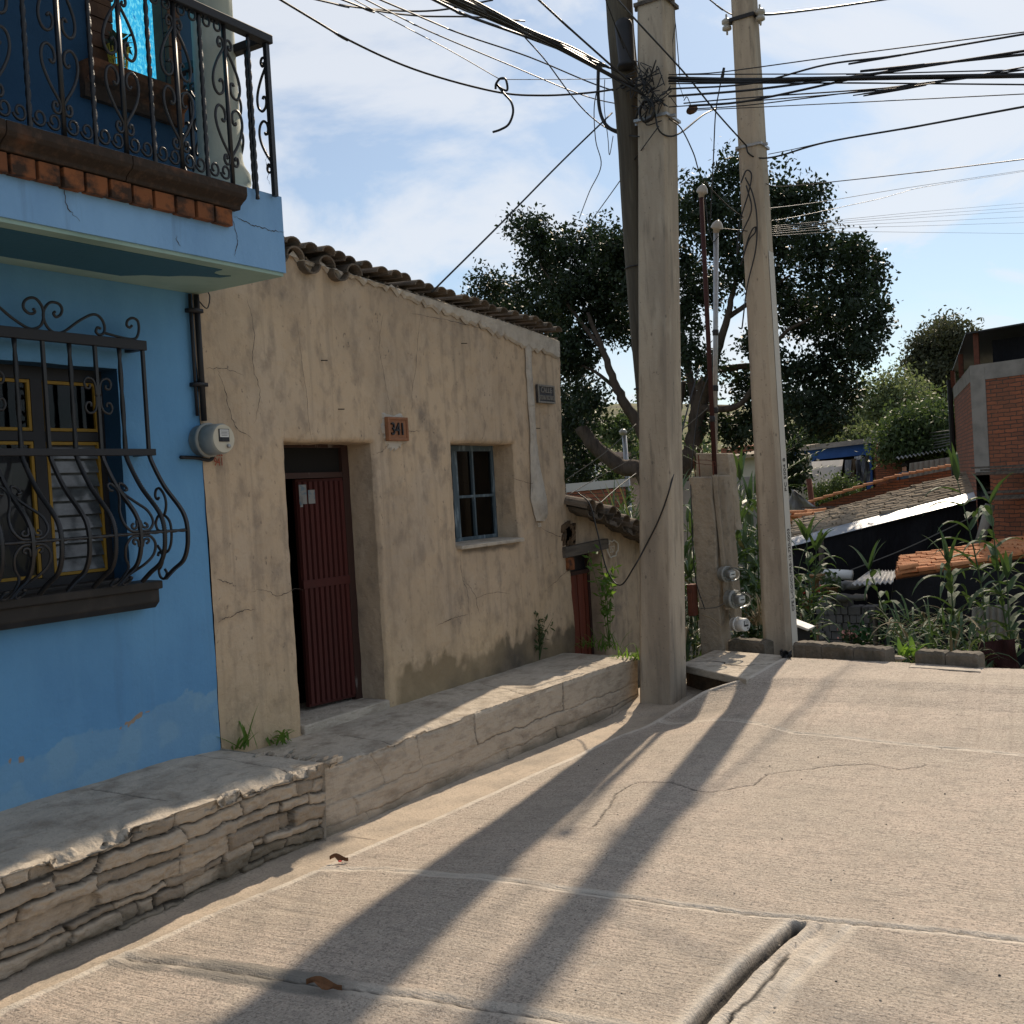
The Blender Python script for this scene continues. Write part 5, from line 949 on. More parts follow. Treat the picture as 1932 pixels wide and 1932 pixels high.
for pts, lab in ((((1398, 345, P2.y-.16), (1408, 322, P2.y-.17), (1418, 330, P2.y-.17), (1412, 365, P2.y-.17), (1396, 420, P2.y-.17), (1391, 480, P2.y-.17), (1400, 440, P2.y-.17), (1418, 395, P2.y-.17), (1408, 350, P2.y-.17)), 'upper black cable loop tied to the front of the slim pole'), (((1406, 335, P2.y-.18), (1420, 365, P2.y-.18), (1428, 410, P2.y-.18), (1426, 470, P2.y-.17), (1410, 540, P2.y-.16), (1400, 620, P2.y-.18)), 'black cable trailing down the front of the slim pole'), (((1428, 428, P2.y-.17), (1420, 432, P2.y-.17), (1410, 455, P2.y-.17), (1398, 500, P2.y-.17), (1412, 455, P2.y-.18), (1424, 440, P2.y-.18), (1426, 430, P2.y-.17)), 'lower black cable loop tied to the front of the slim pole')): cable(pts, .0075, lab)
cable(((1410, 436, P2.y-.17), (1370, 432, 10.4), (1358, 432, 10.5)), .005, 'wire from the slim pole to the grey mast head')
cable(((1330, 372, 10.6), (1336, 420, 10.6), (1345, 455, 10.6), (1355, 446, 10.5)), .005, 'slack wire linking the red mast head and the grey mast head')
cable(((1090, 930, 9.2), (1112, 950, 9.15), (1126, 1000, 9.1), (1145, 1075, 9.0), (1170, 1104, 8.9), (1196, 1070, 8.7), (1218, 1030, P1.y-.18), (1245, 975, P1.y-.18), (1268, 905, P1.y-.12), (1290, 800, 9.6), (1320, 690, 10.2)), .0075, 'long drooping black cable from the small house roof past the thick pole', n=9)
for pts, lab, mt in ((((1275, 820, 10.2), (1300, 800, 10.3), (1335, 770, 10.4)), 'pale wire fastened to the mast foot of the concrete pillar', cabg), (((1068, 905, 12), (1140, 855, 12.5), (1200, 800, 13)), 'pale wire slanting behind the tan house corner', cabg), (((1070, 935, 11.4), (1130, 900, 12), (1200, 862, 12.4)), 'lower pale wire over the small house roof', cabg), (((1120, 960, 10.6), (1165, 920, 11.4), (1200, 893, 12)), 'pale wire rising from the small roof towards the thick pole', cabg), (((1303, 905, 10.3), (1306, 1000, 10.2), (1312, 1090, 10.1), (1330, 1150, 10.05)), 'black cable hanging down the left side of the concrete pillar', cab), (((1345, 690, 10.4), (1320, 760, 10.35), (1308, 850, 10.3), (1303, 905, 10.3)), 'black cable curving from the red mast to the pillar side', cab), (((1322, 1148, 10.0), (1350, 1146, 10.0), (1368, 1138, 10.0)), 'short pale wire running to the upper pillar meter', cabg), (((1325, 1160, 10.0), (1345, 1168, 10.0), (1362, 1185, 10.0)), 'short yellowish wire running to the middle pillar meter', straw)): cable(pts, .0055, lab, mtl=mt)
# ------------------------------------------------------------------ concrete pillar with meters and masts
by = 10.28; B0 = onz(1352, 1230, .28); B0 = V((B0.x, by+.12, .1))
PL = thing('meter_pillar', 'crumbling concrete pillar with electric meters and rusty bars on top', 'pillar', B0)
def col(px0, px1, pyb, ptx0, ptx1, pyt, y, dep, mtl, name, jit=.01):
    a, b, c, d = ony(px0, pyb, y), ony(px1, pyb, y), ony(ptx1, pyt, y), ony(ptx0, pyt, y); m = MB(); n = 9; vs = []
    for i in range(n+1):
        t = i/n
        for q in (a.lerp(d, t), b.lerp(c, t), b.lerp(c, t)+V((0, dep, 0)), a.lerp(d, t)+V((0, dep, 0))): vs.append(q+V((random.uniform(-jit, jit), random.uniform(-jit, jit), 0)))
    m.add(vs, [(i*4+k, i*4+(k+1) % 4, i*4+4+(k+1) % 4, i*4+4+k) for i in range(n) for k in range(4)]+[(n*4, n*4+1, n*4+2, n*4+3)]); return m.build(name, mtl, PL, bevel=.012)
col(1325, 1367, 1260, 1300, 1341, 900, by, .24, oldc, 'front_column'); col(1367.5, 1376, 1150, 1342, 1352, 897, by+.03, .16, oldc, 'ribbed_edge', .004); col(1376.5, 1388, 1170, 1353, 1367, 897, by+.08, .2, oldc, 'side_column', .006); col(1316, 1390, 1000, 1311, 1373, 855, by+.26, .18, oldc, 'rear_column')
for px, pyt, y in ((1321, 858, by+.10), (1313, 865, by+.12), (1347, 872, by+.05), (1330, 845, by+.4), (1356, 848, by+.4)):
    m = MB(); p = ony(px, 905, y); m.tube([p, p+V((random.uniform(-.02, .02), 0, ony(px, pyt, y).z-p.z))], .006, 5); m.build('rebar', rust, PL)
m = MB(); q = [ony(px, py, by+.09) for px, py in ((1313, 868), (1335, 868), (1350, 872), (1350, 878), (1312, 874))]; m.tube(q, .004, 4); m.build('rebar', rust, PL)
def mast(name, label, foot, head, y, r, mtl):
    a, b = ony(*foot, y), ony(*head, y); t = thing(name, label, 'mast', a); m = MB(); m.tube([a, b], r, 12); m.build('pipe', mtl, t, smooth=True)
    for f in (.2, .3, .55):
        if mtl is steel or f < .25: c = a.lerp(b, f); m = MB(); d = (b-a).normalized(); m.lathe(c-d*.03, [(r+.004, 0), (r+.006, .01), (r+.006, .05), (r+.004, .06)], d, 12); m.build('joint', ironb, t, smooth=True)
    m = MB(); m.lathe(b, [(r*1.1, -.015), (r*1.3, .02), (r*2.3, .03), (r*2.4, .045), (r*1.9, .08), (r*1.0, .105), (.004, .115)], (.35, -.15, 1), 16); m.build('weatherhead', porc, t, smooth=True); return t
mast('service_mast', 'dark red pipe mast standing in the concrete pillar', (1349, 895), (1323, 370), by+.12, .024, mastm); mast('service_mast', 'grey pipe mast with taped joints standing on the concrete pillar', (1349, 858), (1351, 437), by+.34, .026, steel)
def onpl(px, py): return ony(px, py, by-.01)
meter('electric_meter', 'upper glass-domed meter on the concrete pillar', onpl(1362, 1083), (.93, -.38, 0), .074, .19, 'glass', 'meters on the concrete pillar'); meter('electric_meter', 'middle and largest glass-domed meter on the concrete pillar', onpl(1374, 1130), (.95, -.32, 0), .086, .23, 'glass', 'meters on the concrete pillar'); meter('electric_meter', 'small white meter lowest on the concrete pillar', onpl(1384, 1177), (.93, -.38, 0), .068, .16, 'white', 'meters on the concrete pillar')
m = MB(); a = onpl(1308, 1132); m.box((a.x-.05, a.y-.04, a.z-.16), (a.x+.02, a.y+.08, a.z+.16)); m.box((a.x-.04, a.y-.055, a.z-.12), (a.x+.01, a.y-.04, a.z+.1)); tag(m.build('junction_box', rust, bevel=.008), 'rusty broken junction box on the left side of the concrete pillar', 'box')
# ------------------------------------------------------------------ kerb blocks along the road edge
def kerb_block(pa, pb, h, label, zb=.29, grp='kerb blocks along the road edge', d=.17):
    a, b = onz(*pa, zb), onz(*pb, zb); m = MB(); L = (b-a).length; u = (b-a)/L; w = V((-u.y, u.x, 0)); nx = 12; vs = []
    prof = [(0, 0), (0, h*.8), (.02, h), (d-.02, h), (d, h*.8), (d, 0)]
    for i in range(nx+1):
        t = i/nx; e = .012*(i in (0, nx))
        for s, z in prof: vs.append(a+u*(L*t)+w*(s+random.uniform(-.004, .004))+V((0, 0, max(z-e*(z > 0)+random.uniform(-.005, .005), -.02 if z == 0 else 0)+(-.25 if z == 0 else 0))))
    k = len(prof); m.add(vs, [(i*k+j, i*k+(j+1) % k, (i+1)*k+(j+1) % k, (i+1)*k+j) for i in range(nx) for j in range(k)]+[list(range(k))[::-1], list(range(nx*k, nx*k+k))])
    return tag(m.build('kerb_block', blockm), label, 'kerb block', grp)
kerb_block((1374, 1226), (1443, 1232), .11, 'low dark kerb block between the meter pillar and the slim pole')
for pa, pb, lb_ in (((1497, 1236), (1550, 1240), 'kerb block in the row of three, next to the slim pole'), ((1551.5, 1240), (1610, 1246), 'middle kerb block of the row of three'), ((1611.5, 1246), (1670, 1251), 'kerb block in the row of three at its open right end'), ((1727, 1254), (1783, 1257), 'left kerb block of the separate pair in front of the canes'), ((1784.5, 1257), (1845, 1261), 'right kerb block of the separate pair in front of the canes')): kerb_block(pa, pb, .125 if pa[0] < 1700 else .12, lb_)
def rock(px, py, z, r, label, mtl=walk):
    c = onz(px, py, z); m = MB(); bm_ = []; n = 7
    for i in range(5):
        for j in range(n): a = 2*math.pi*j/n; p = math.pi*i/4; bm_.append(c+V((r*math.sin(p)*math.cos(a)*random.uniform(.8, 1.2)*1.4, r*math.sin(p)*math.sin(a)*random.uniform(.8, 1.2), r*.55*math.cos(p)+r*.2)))
    m.add(bm_, [(i*n+j, i*n+(j+1) % n, (i+1)*n+(j+1) % n, (i+1)*n+j) for i in range(4) for j in range(n)]); return tag(m.build('stone', mtl), label, 'stone')
rock(1693, 1244, .29, .05, 'pale stone on the road edge between the two groups of kerb blocks'); rock(1676, 1243, .27, .06, 'broken lump at the end of the row of three kerb blocks', blockm)
m = MB(); a, b = onz(1720, 1256, .296), onz(1850, 1264, .296); m.prism([a, b, b+V((.02, -.12, 0)), a+V((0, -.10, 0))], (0, 0, .008)); struct(m.build('road_edge_strip', mortar))
c = onz(1481, 1241, .3); m = MB()
for k in range(14): m.obox(c+V((random.gauss(0, .03), random.gauss(0, .03), random.uniform(0, .06))), V((random.uniform(.01, .03), random.uniform(-.02, .02), .01)), V((-.01, random.uniform(.01, .025), 0)), V((0, .004, random.uniform(.004, .02))))
tag(m.build('black_rag', blackp), 'crumpled black rag at the foot of the slim pole', 'rag')
# bin with a tilted white lid beside the slim pole
c = ony(1508, 1212, 11.4); BN = thing('plastic_bin', 'small black bin with a tilted white lid right of the slim pole', 'bin', c); m = MB(); m.lathe(c+V((0, 0, -.45)), [(.10, 0), (.13, .62)], n=4); m.build('bin_body', blackp, BN, bevel=.01)
m = MB(); m.obox(c+V((-.02, 0, .21)), (.16, 0, -.06), (0, .12, .0), (.006, 0, .012)); m.build('lid', meterw, BN, bevel=.006)
# ------------------------------------------------------------------ plants near the road
def blade(mb, base, az, elev, L, w, droop, n=6, m=None):
    p = V(base); d = V((math.cos(az)*math.cos(elev), math.sin(az)*math.cos(elev), math.sin(elev))); s = V((-math.sin(az), math.cos(az), 0)); vs = []
    for i in range(n+1):
        t = i/n; ww = w*(min(1, t*5+.35) if t < .3 else (1-((t-.3)/.7)**1.6))
        vs += [p-s*ww/2, p+V((0, 0, -ww*.25)), p+s*ww/2]; d = norm(d+V((0, 0, -droop/n*(.4+t*1.6)))); p = p+d*(L/n)
    mb.add(vs, [(3*i+k, 3*i+k+1, 3*i+k+4, 3*i+k+3) for i in range(n) for k in (0, 1)], m)
def tuft(name, label, base, n, L, w, spread, mtl, cat='grass', group=None, droop=1.6):
    m = MB()
    for k in range(n):
        a = random.uniform(0, 6.28); blade(m, V(base)+V((random.gauss(0, spread), random.gauss(0, spread), 0)), a, random.uniform(.7, 1.45), L*random.uniform(.5, 1.1), w*random.uniform(.6, 1.2), droop*random.uniform(.4, 1.3))
    o = m.build(name, mtl); return tag(o, label, cat, group)
def cane(label, base, top, nl, LL, group='giant cane plants beyond the road edge', w=.075, dens=.45):
    base, top = V(base), V(top); t = thing('cane_plant', label, 'plant', base, group); h = (top-base).length
    path = smooth_path([base, base.lerp(top, .5)+V((random.uniform(-.06, .06), 0, .05)), top], 8); m = MB(); m.tube(path, [.015-.010*i/(len(path)-1) for i in range(len(path))], 6); m.build('stem', leafc, t, smooth=True)
    m = MB(); a0 = random.uniform(0, 3)
    for k in range(nl):
        f = .22+.78*k/nl; p = path[min(int(f*(len(path)-1)), len(path)-1)]; a = a0+k*math.pi+random.uniform(-.7, .7); blade(m, p, a, random.uniform(.5, 1.0), LL*random.uniform(.65, 1.15)*(1-.25*abs(f-.6)), w*random.uniform(.7, 1.1), random.uniform(1.4, 2.6), 7)
        if f < .75 and random.random() < dens:
            for q in range(3): blade(m, p, random.uniform(0, 6.28), random.uniform(.2, .9), LL*.38*random.uniform(.6, 1.2), w*.3, 1.0, 4)
    for k in range(4): blade(m, top, random.uniform(0, 6.28), random.uniform(1.0, 1.45), LL*.7, w*.8, .9, 6)
    m.build('leaves', leafc, t); return t
gz_ = lambda x, y: float(ground_z(x, y))
def onground(px, y):                                            # ground point seen at picture column px and distance y
    p = ony(px, 1200, y); return V((p.x, p.y, gz_(p.x, p.y)))
for px, y, tx, ty, nl, LL, lab in ((1868, 12.6, 1806, 905, 20, .62, 'tallest giant cane leaning left in front of the brick house'), (1918, 12.2, 1868, 950, 16, .60, 'giant cane with a drooping head against the brick shed'), (1712, 12.4, 1640, 1075, 14, .55, 'slim leaning cane before the black tarp, left of the grass clump'), (1792, 12.2, 1790, 1065, 22, .62, 'broad leafy cane standing up in the middle of the grass clump'), (1925, 11.8, 1900, 1090, 14, .5, 'short cane at the right edge of the frame')): cane(lab, onground(px, y), ony(tx, ty, y), nl, LL)
for k, (px, y, tx, ty) in enumerate(((1400, 12.4, 1396, 905), (1412, 12.8, 1415, 950), (1424, 12.2, 1428, 935), (1436, 12.6, 1440, 1000), (1406, 12.0, 1404, 1040), (1420, 11.9, 1424, 1080), (1432, 11.8, 1442, 1060), (1395, 11.8, 1392, 1000))): cane('giant cane in the dense stand between the meter pillar and the slim pole', onground(px, y), ony(tx, ty, y), 18, .62, 'canes between the pillar and the slim pole')
for px, y, tx, ty, lab in ((1512, 13.2, 1522, 1020, 'tall arching cane just right of the slim pole'), (1535, 13.0, 1540, 1040, 'cane with long hanging leaves before the white flashing'), (1506, 12.4, 1504, 1095, 'lower cane close behind the kerb blocks by the slim pole')): cane(lab, onground(px, y), ony(tx, ty, y), 18, .62)
for k, (px, y, tx, ty) in enumerate(((1282, 12.4, 1280, 940), (1295, 12.8, 1297, 985), (1310, 12.2, 1306, 1010), (1290, 11.8, 1288, 1060), (1303, 11.7, 1300, 1090), (1276, 11.9, 1272, 1010))): cane('giant cane in the dark gap between the thick pole and the meter pillar', onground(px, y), ony(tx, ty, y), 18, .6, 'canes between the thick pole and the pillar')
m = MB()
for k in range(520):
    px = random.uniform(1690, 1850); y = random.uniform(10.9, 12.6); b = onground(px, y); blade(m, b+V((0, 0, random.uniform(0, 1)**1.5*.75)), random.uniform(0, 6.28), random.uniform(.4, 1.4), random.uniform(.25, .6), random.uniform(.014, .034), random.uniform(.8, 2.2), 5, 0 if random.random() < .85 else 1)
tag(m.build('tall_grass', [leafc, straw]), 'thick clump of tall grass and weeds behind the right kerb blocks', 'grass', kind='stuff')
m = MB()
for k in range(380):
    px = random.choice((random.uniform(1265, 1330), random.uniform(1385, 1450), random.uniform(1500, 1545), random.uniform(1850, 1990))); y = random.uniform(10.9, 13); b = onground(px, y); blade(m, b+V((0, 0, random.uniform(0, .9) if px < 1460 else random.uniform(0, .15))), random.uniform(0, 6.28), random.uniform(.3, 1.3), random.uniform(.25, .6), random.uniform(.015, .035), random.uniform(.8, 2.4), 5, 0 if random.random() < .9 else 1)
tag(m.build('undergrowth', [leafc, straw]), 'dark tangled undergrowth around the foot of the canes', 'undergrowth', kind='stuff')
tuft('spiky_plant', 'spiky bright green plant at the right beyond the pair of kerb blocks', onground(1868, 11.6)+V((0, 0, .35)), 40, .42, .018, .03, leafg, 'plant', droop=.9)
m = MB(); b = onground(1868, 11.6); m.tube(smooth_path([b, b+V((.02, 0, .2)), b+V((-.02, 0, .4))], 4), .012, 6); tag(m.build('bare_stem', straw), 'thin bare stem below the spiky plant', 'stem')
tuft('dry_bush', 'dry straw-coloured bush left of the slim pole', ony(1438, 1150, 11.2)+V((0, 0, -.15)), 70, .4, .02, .08, straw, 'bush', droop=2.4)
tuft('leaf_clump', 'low broad-leaved weed beside the right end of the kerb row', onz(1712, 1238, .25), 16, .25, .05, .05, leafg, 'weed')
tuft('grass_tuft', 'tall-bladed grass tuft growing in the corner of the blue and tan houses', V((FX+.06, 4.80, .50)), 15, .30, .022, .03, leafg, droop=.7); tuft('grass_tuft', 'smaller drooping grass tuft near the tan wall beside the door', V((FX+.07, 5.12, .46)), 16, .2, .022, .04, leafg, droop=1.8)
def weed(name, label, base, h, n, ll, mtl, lean=(0, 0), group=None, w=.3):
    t = thing(name, label, 'weed', base, group); m = MB(); base = V(base); pts = []
    for b in range(n):
        a = random.uniform(0, 6.28); s = random.uniform(.05, .4) if b else .05; p = smooth_path([base, base+V((math.cos(a)*s*h*.3+lean[0]*.4, math.sin(a)*s*h*.3+lean[1]*.4, h*.5)), base+V((math.cos(a)*s*h*.8+lean[0], math.sin(a)*s*h*.8+lean[1], h*random.uniform(.7, 1)))], 8)
        m.tube(p, [.005-.0035*i/(len(p)-1) for i in range(len(p))], 4); pts += p[4:]
    m.build('stem', mtl, t); C = np.array([tuple(random.choice(pts)) for _ in range(int(n*h*34)+10)])+rng.normal(size=(int(n*h*34)+10, 3))*.012
    v, f = leaf_quads(C, ll, w, -.2); npmesh('leaves', v, f, mtl, t); return t
weed('wall_shrub', 'small feathery shrub rooted at the foot of the tan wall', onx(1018, 1245, FX+.05), .42, 7, .055, leafm, (0, .05))
weed('tall_weed', 'tall flowering weed in front of the small red plank door', onz(1150, 1222, .44), .95, 5, .09, leafg, (.02, -.05)); tuft('grass_tuft', 'bright grass at the end of the sidewalk below the tall weed', onz(1152, 1225, .44), 34, .3, .016, .07, leafg); tuft('grass_tuft', 'small leafy tuft spilling over the sidewalk end beside the thick pole', onz(1188, 1246, .40), 26, .2, .02, .06, leafg)
tuft('grass_tuft', 'grass around the foot of the red plank door', onz(1112, 1222, .44), 16, .22, .014, .05, leafg)
for px, py, h, lab in ((352, 1672, .20, 'small flowering weed at the kerb foot, the nearer of two'), (445, 1630, .30, 'taller flowering weed growing at the foot of the broken kerb'), (512, 1582, .07, 'tiny weed at the kerb foot farther along')): b = onz(px, py, .08); weed('kerb_weed', lab, b, h, 4, .03, leafm)
# leaf litter, pebbles
def dead(px, py, L, label, az):
    p = rp(px, py); b = V((p[0], p[1], float(road_z(np.array(p[0]), np.array(p[1])))+.012)); m = MB(); u = V((math.cos(az), math.sin(az), 0)); s = V((-math.sin(az), math.cos(az), 0)); vs = []
    for i in range(9):
        t = i/8; w = L*.10*math.sin(math.pi*min(t*1.15, 1))+.002; c = b+u*(L*(t-.5))+V((0, 0, .012*math.sin(t*5)+.012)); vs += [c-s*w+V((0, 0, .014*math.sin(t*9))), c, c+s*w*.7+V((0, 0, .02))]
    m.add(vs, [(3*i+k, 3*i+k+1, 3*i+k+4, 3*i+k+3) for i in range(8) for k in (0, 1)]); return tag(m.build('dead_leaf', deadl), label, 'leaf')
dead(612, 1872, .15, 'curled brown dead leaf lying on the road joint', math.radians(15)); dead(640, 1630, .10, 'small pale dead leaf on the gutter edge', math.radians(30))
p = rp(642, 1634); m = MB(); m.obox(V((p[0], p[1], .095)), (.007, .003, 0), (-.002, .005, 0), (0, 0, .002)); tag(m.build('red_scrap', redfl), 'tiny red scrap beside the small dead leaf', 'scrap')
m = MB()
for k in range(150):
    px, py = random.uniform(900, 1930), random.uniform(1300, 1925); p = rp(px, py); r = random.uniform(.002, .006); z = float(road_z(np.array(p[0]), np.array(p[1]))); m.lathe((p[0], p[1], z-.001), [(r, 0), (r*.8, r*.7), (r*.2, r)], n=6, m=random.choice((0, 0, 1)))
tag(m.build('pebbles', [walk, blackp]), 'scattered small pebbles on the concrete road', 'pebbles', kind='stuff')
# ------------------------------------------------------------------ trees
def limb(mb, pts, r0, r1, n=8):
    p = smooth_path(pts, 7); k = len(p); mb.tube([q+V((random.gauss(0, .02), random.gauss(0, .02), 0))*r0*3 for q in p], [r0+(r1-r0)*i/(k-1) for i in range(k)], n)
TYD = 26.0
tb = V(ony(1285, 960, TYD)); tb.z = gz_(tb.x, tb.y)-.1
BT = thing('broad_tree', 'large dark broad-crowned tree behind the poles', 'tree', tb)
m = MB(); A = lambda px, py, d=0: ony(px, py, TYD+d)
limb(m, [tb, A(1278, 935), A(1305, 850), A(1318, 775), A(1330, 720)], .30, .17, 12); limb(m, [A(1322, 765), A(1345, 690, -.4), A(1372, 600, -.6), A(1390, 520, -.5)], .15, .05); limb(m, [A(1316, 790), A(1303, 720, .3), A(1288, 640, .5), A(1290, 560, .4)], .13, .05)
limb(m, [tb, A(1258, 905, -.5), A(1225, 840, -.8), A(1196, 788, -1), A(1165, 735, -1.2), A(1140, 670, -1.2), A(1110, 590, -1)], .24, .05, 10); limb(m, [tb+V((0, 0, .3)), A(1225, 915, -1), A(1170, 880, -1.2), A(1125, 845, -1.4), A(1096, 806, -1.5)], .24, .17, 10)
limb(m, [A(1262, 830, .2), A(1282, 760, .3), A(1290, 720, .3)], .15, .06); limb(m, [A(1340, 700), A(1420, 690, .5), A(1480, 700, .8), A(1540, 680, 1)], .09, .03); limb(m, [A(1372, 600, -.6), A(1430, 560, 0), A(1490, 520, .5)], .07, .03); limb(m, [A(1318, 770), A(1400, 760, -.5), A(1470, 640, -.5), A(1530, 600, -.4)], .10, .03); limb(m, [A(1165, 735, -1.2), A(1120, 700, -1), A(1070, 680, -1)], .06, .02); limb(m, [A(1225, 840, -.8), A(1215, 760, 0), A(1190, 640, .2)], .08, .03); limb(m, [A(1130, 652, -1.2), A(1060, 560, -1), A(1020, 500, -1)], .06, .02)
m.build('trunk', bark, BT, smooth=True)
BL = [(916, 535, 30, 38), (945, 555, 40, 42), (1000, 435, 26, 42), (1020, 480, 40, 50), (1010, 560, 45, 50), (1060, 470, 40, 50), (1118, 455, 42, 48), (1150, 500, 42, 70), (1080, 560, 55, 60), (1045, 620, 45, 42), (1100, 640, 42, 60), (1150, 600, 35, 42), (1085, 720, 28, 50), (1115, 760, 26, 40), (1072, 800, 34, 50), (1085, 860, 38, 38), (1098, 905, 22, 24), (1195, 560, 25, 45), (1183, 510, 24, 50), (1165, 465, 28, 44), (1140, 560, 32, 46), (1165, 620, 24, 34), (1185, 480, 22, 40), (1120, 540, 34, 40), (1040, 520, 36, 36), (960, 590, 44, 30), (1030, 590, 36, 36), (1060, 680, 30, 40), (1090, 800, 26, 40), (1108, 850, 24, 34), (1070, 750, 24, 40),
      (1290, 410, 28, 48), (1330, 380, 40, 48), (1392, 330, 32, 40), (1360, 440, 50, 60), (1290, 500, 30, 60), (1420, 400, 50, 50), (1300, 590, 30, 45), (1285, 660, 22, 40), (1330, 540, 35, 45), (1395, 500, 35, 40), (1305, 730, 34, 24), (1340, 690, 22, 24),
      (1470, 360, 38, 42), (1520, 385, 36, 45), (1470, 450, 55, 60), (1530, 470, 45, 50), (1600, 485, 40, 40), (1632, 520, 30, 40), (1580, 560, 60, 55), (1640, 590, 32, 45), (1530, 600, 60, 50), (1590, 650, 55, 50), (1540, 700, 50, 45), (1630, 660, 30, 30), (1580, 740, 48, 42), (1520, 770, 42, 36), (1560, 800, 36, 26), (1460, 760, 40, 42), (1415, 730, 36, 42), (1420, 790, 34, 32), (1385, 820, 28, 26), (1445, 820, 34, 24), (1470, 690, 34, 36), (1425, 650, 20, 26), (1455, 540, 35, 45), (1490, 580, 30, 30), (1350, 800, 22, 22)]
sc_ = (tb-V((0, 0, H))).length/FL*1.0
blobs = [(tuple(ony(x, y, TYD+random.uniform(-1.6, 1.6))), (rx*TYD/FL*1.03, random.uniform(.7, 1.2), ry*TYD/FL*1.03)) for x, y, rx, ry in BL]
v, f = leaf_quads(crown_pts(blobs, 92000, .17, .25), .125, .55, .3); npmesh('crown', v, f, leafd, BT)
def tree(name, label, px, pyb, y, blobs_px, n, ls, mtl, trunk_r, limbs, group=None, tw=.35, depth=1.2, base=None):
    b = V(ony(px, pyb, y)); b.z = gz_(b.x, b.y)-.1; t = thing(name, label, 'tree', b, group); m = MB(); q = lambda a: ony(a[0], a[1], y+(a[2] if len(a) > 2 else 0))
    for L in limbs: limb(m, [b if p == 0 else q(p) for p in L[0]], L[1]*trunk_r, L[2]*trunk_r, 7)
    m.build('trunk', bark, t, smooth=True); k = y/FL*1.03
    B = [(tuple(ony(x, yy, y+random.uniform(-depth, depth))), (rx*k, max(rx, ry)*k*.8, ry*k)) for x, yy, rx, ry in blobs_px]
    v, f = leaf_quads(crown_pts(B, n, tw, .4), ls, .45, .5); npmesh('crown', v, f, mtl, t); return t
tree('tall_tree', 'tall slender olive-grey tree rising behind the brick house', 1778, 850, 62, [(1775, 625, 24, 18), (1745, 650, 22, 20), (1800, 632, 26, 24), (1770, 668, 36, 26), (1810, 668, 20, 24), (1735, 690, 26, 18), (1775, 705, 28, 22), (1745, 725, 24, 20), (1800, 715, 24, 26), (1770, 745, 30, 24)], 20000, .24, leafo, .34, [((0, (1777, 760), (1772, 690), (1775, 640)), 1, .3), (((1776, 770), (1795, 700), (1802, 650)), .6, .2), (((1776, 780), (1750, 720), (1742, 670)), .5, .2)], tw=.42, depth=2)
tree('pale_tree', 'pale airy tree with thin branches left of the tall tree', 1690, 840, 54, [(1650, 745, 30, 26), (1685, 720, 26, 22), (1700, 745, 34, 26), (1660, 775, 34, 22), (1715, 770, 34, 24), (1635, 770, 24, 18), (1690, 790, 36, 20), (1735, 740, 20, 20)], 6500, .22, leafp, .2, [((0, (1700, 790), (1672, 740), (1665, 715)), 1, .2), (((1698, 785), (1720, 745), (1728, 725)), .6, .15), (((1696, 790), (1650, 765), (1632, 752)), .6, .15)], tw=.5)
tree('leafy_bush_tree', 'dense bright green leafy tree just left of the brick house', 1760, 880, 44, [(1730, 800, 34, 26), (1765, 790, 34, 30), (1790, 805, 22, 34), (1700, 820, 34, 24), (1740, 835, 40, 26), (1778, 845, 28, 30), (1690, 845, 30, 20)], 14000, .20, leafm, .2, [((0, (1760, 840), (1755, 800)), 1, .4)], tw=.45)
tree('round_tree', 'dark rounded treetop over the blue laundry house roof', 1580, 860, 66, [(1570, 818, 30, 16), (1610, 815, 26, 16), (1540, 825, 26, 12), (1640, 812, 24, 18), (1595, 800, 20, 10)], 9000, .26, leafm, .25, [((0, (1580, 830), (1585, 815)), 1, .5)], tw=.6)
tree('round_tree', 'yellowish green treetop between the pale tree and the laundry house', 1640, 860, 58, [(1625, 825, 26, 14), (1660, 828, 26, 14), (1690, 832, 24, 14)], 6000, .24, leafp, .2, [((0, (1640, 840), (1645, 826)), 1, .5)], tw=.5)
tree('citrus_bush', 'sunlit yellow-green bush growing in front of the white laundry sheet', 1590, 950, 36, [(1590, 915, 22, 14), (1560, 925, 22, 13), (1600, 932, 28, 12), (1545, 938, 18, 11)], 2600, .12, leafm, .08, [((0, (1590, 930), (1575, 898)), 1, .3), (((1590, 925), (1610, 890)), .6, .2)], tw=.22, depth=.4)
tree('shade_tree', 'dark leafy boughs hanging left of the blue laundry house', 1478, 960, 38, [(1480, 850, 22, 22), (1500, 880, 14, 24), (1490, 905, 18, 20), (1475, 820, 26, 20)], 3600, .2, leafd, .1, [((0, (1480, 880), (1482, 830)), 1, .4)], tw=.3)
tree('climbing_shrub', 'bright green creeper-covered column in front of the pink house', 1166, 990, 30, [(1158, 890, 12, 16), (1162, 915, 14, 18), (1166, 940, 16, 18), (1168, 965, 16, 18)], 2600, .15, leafm, .05, [((0, (1164, 940), (1158, 880)), 1, .3)], tw=.18, depth=.3)
tree('palm_clump', 'dark feathery treetop under the cut bough beyond the lamp', 1205, 900, 48, [(1188, 845, 18, 16), (1210, 870, 20, 20), (1150, 815, 24, 18), (1175, 800, 24, 16)], 2600, .26, leafm, .12, [((0, (1195, 860), (1185, 830)), 1, .4)], tw=.4)
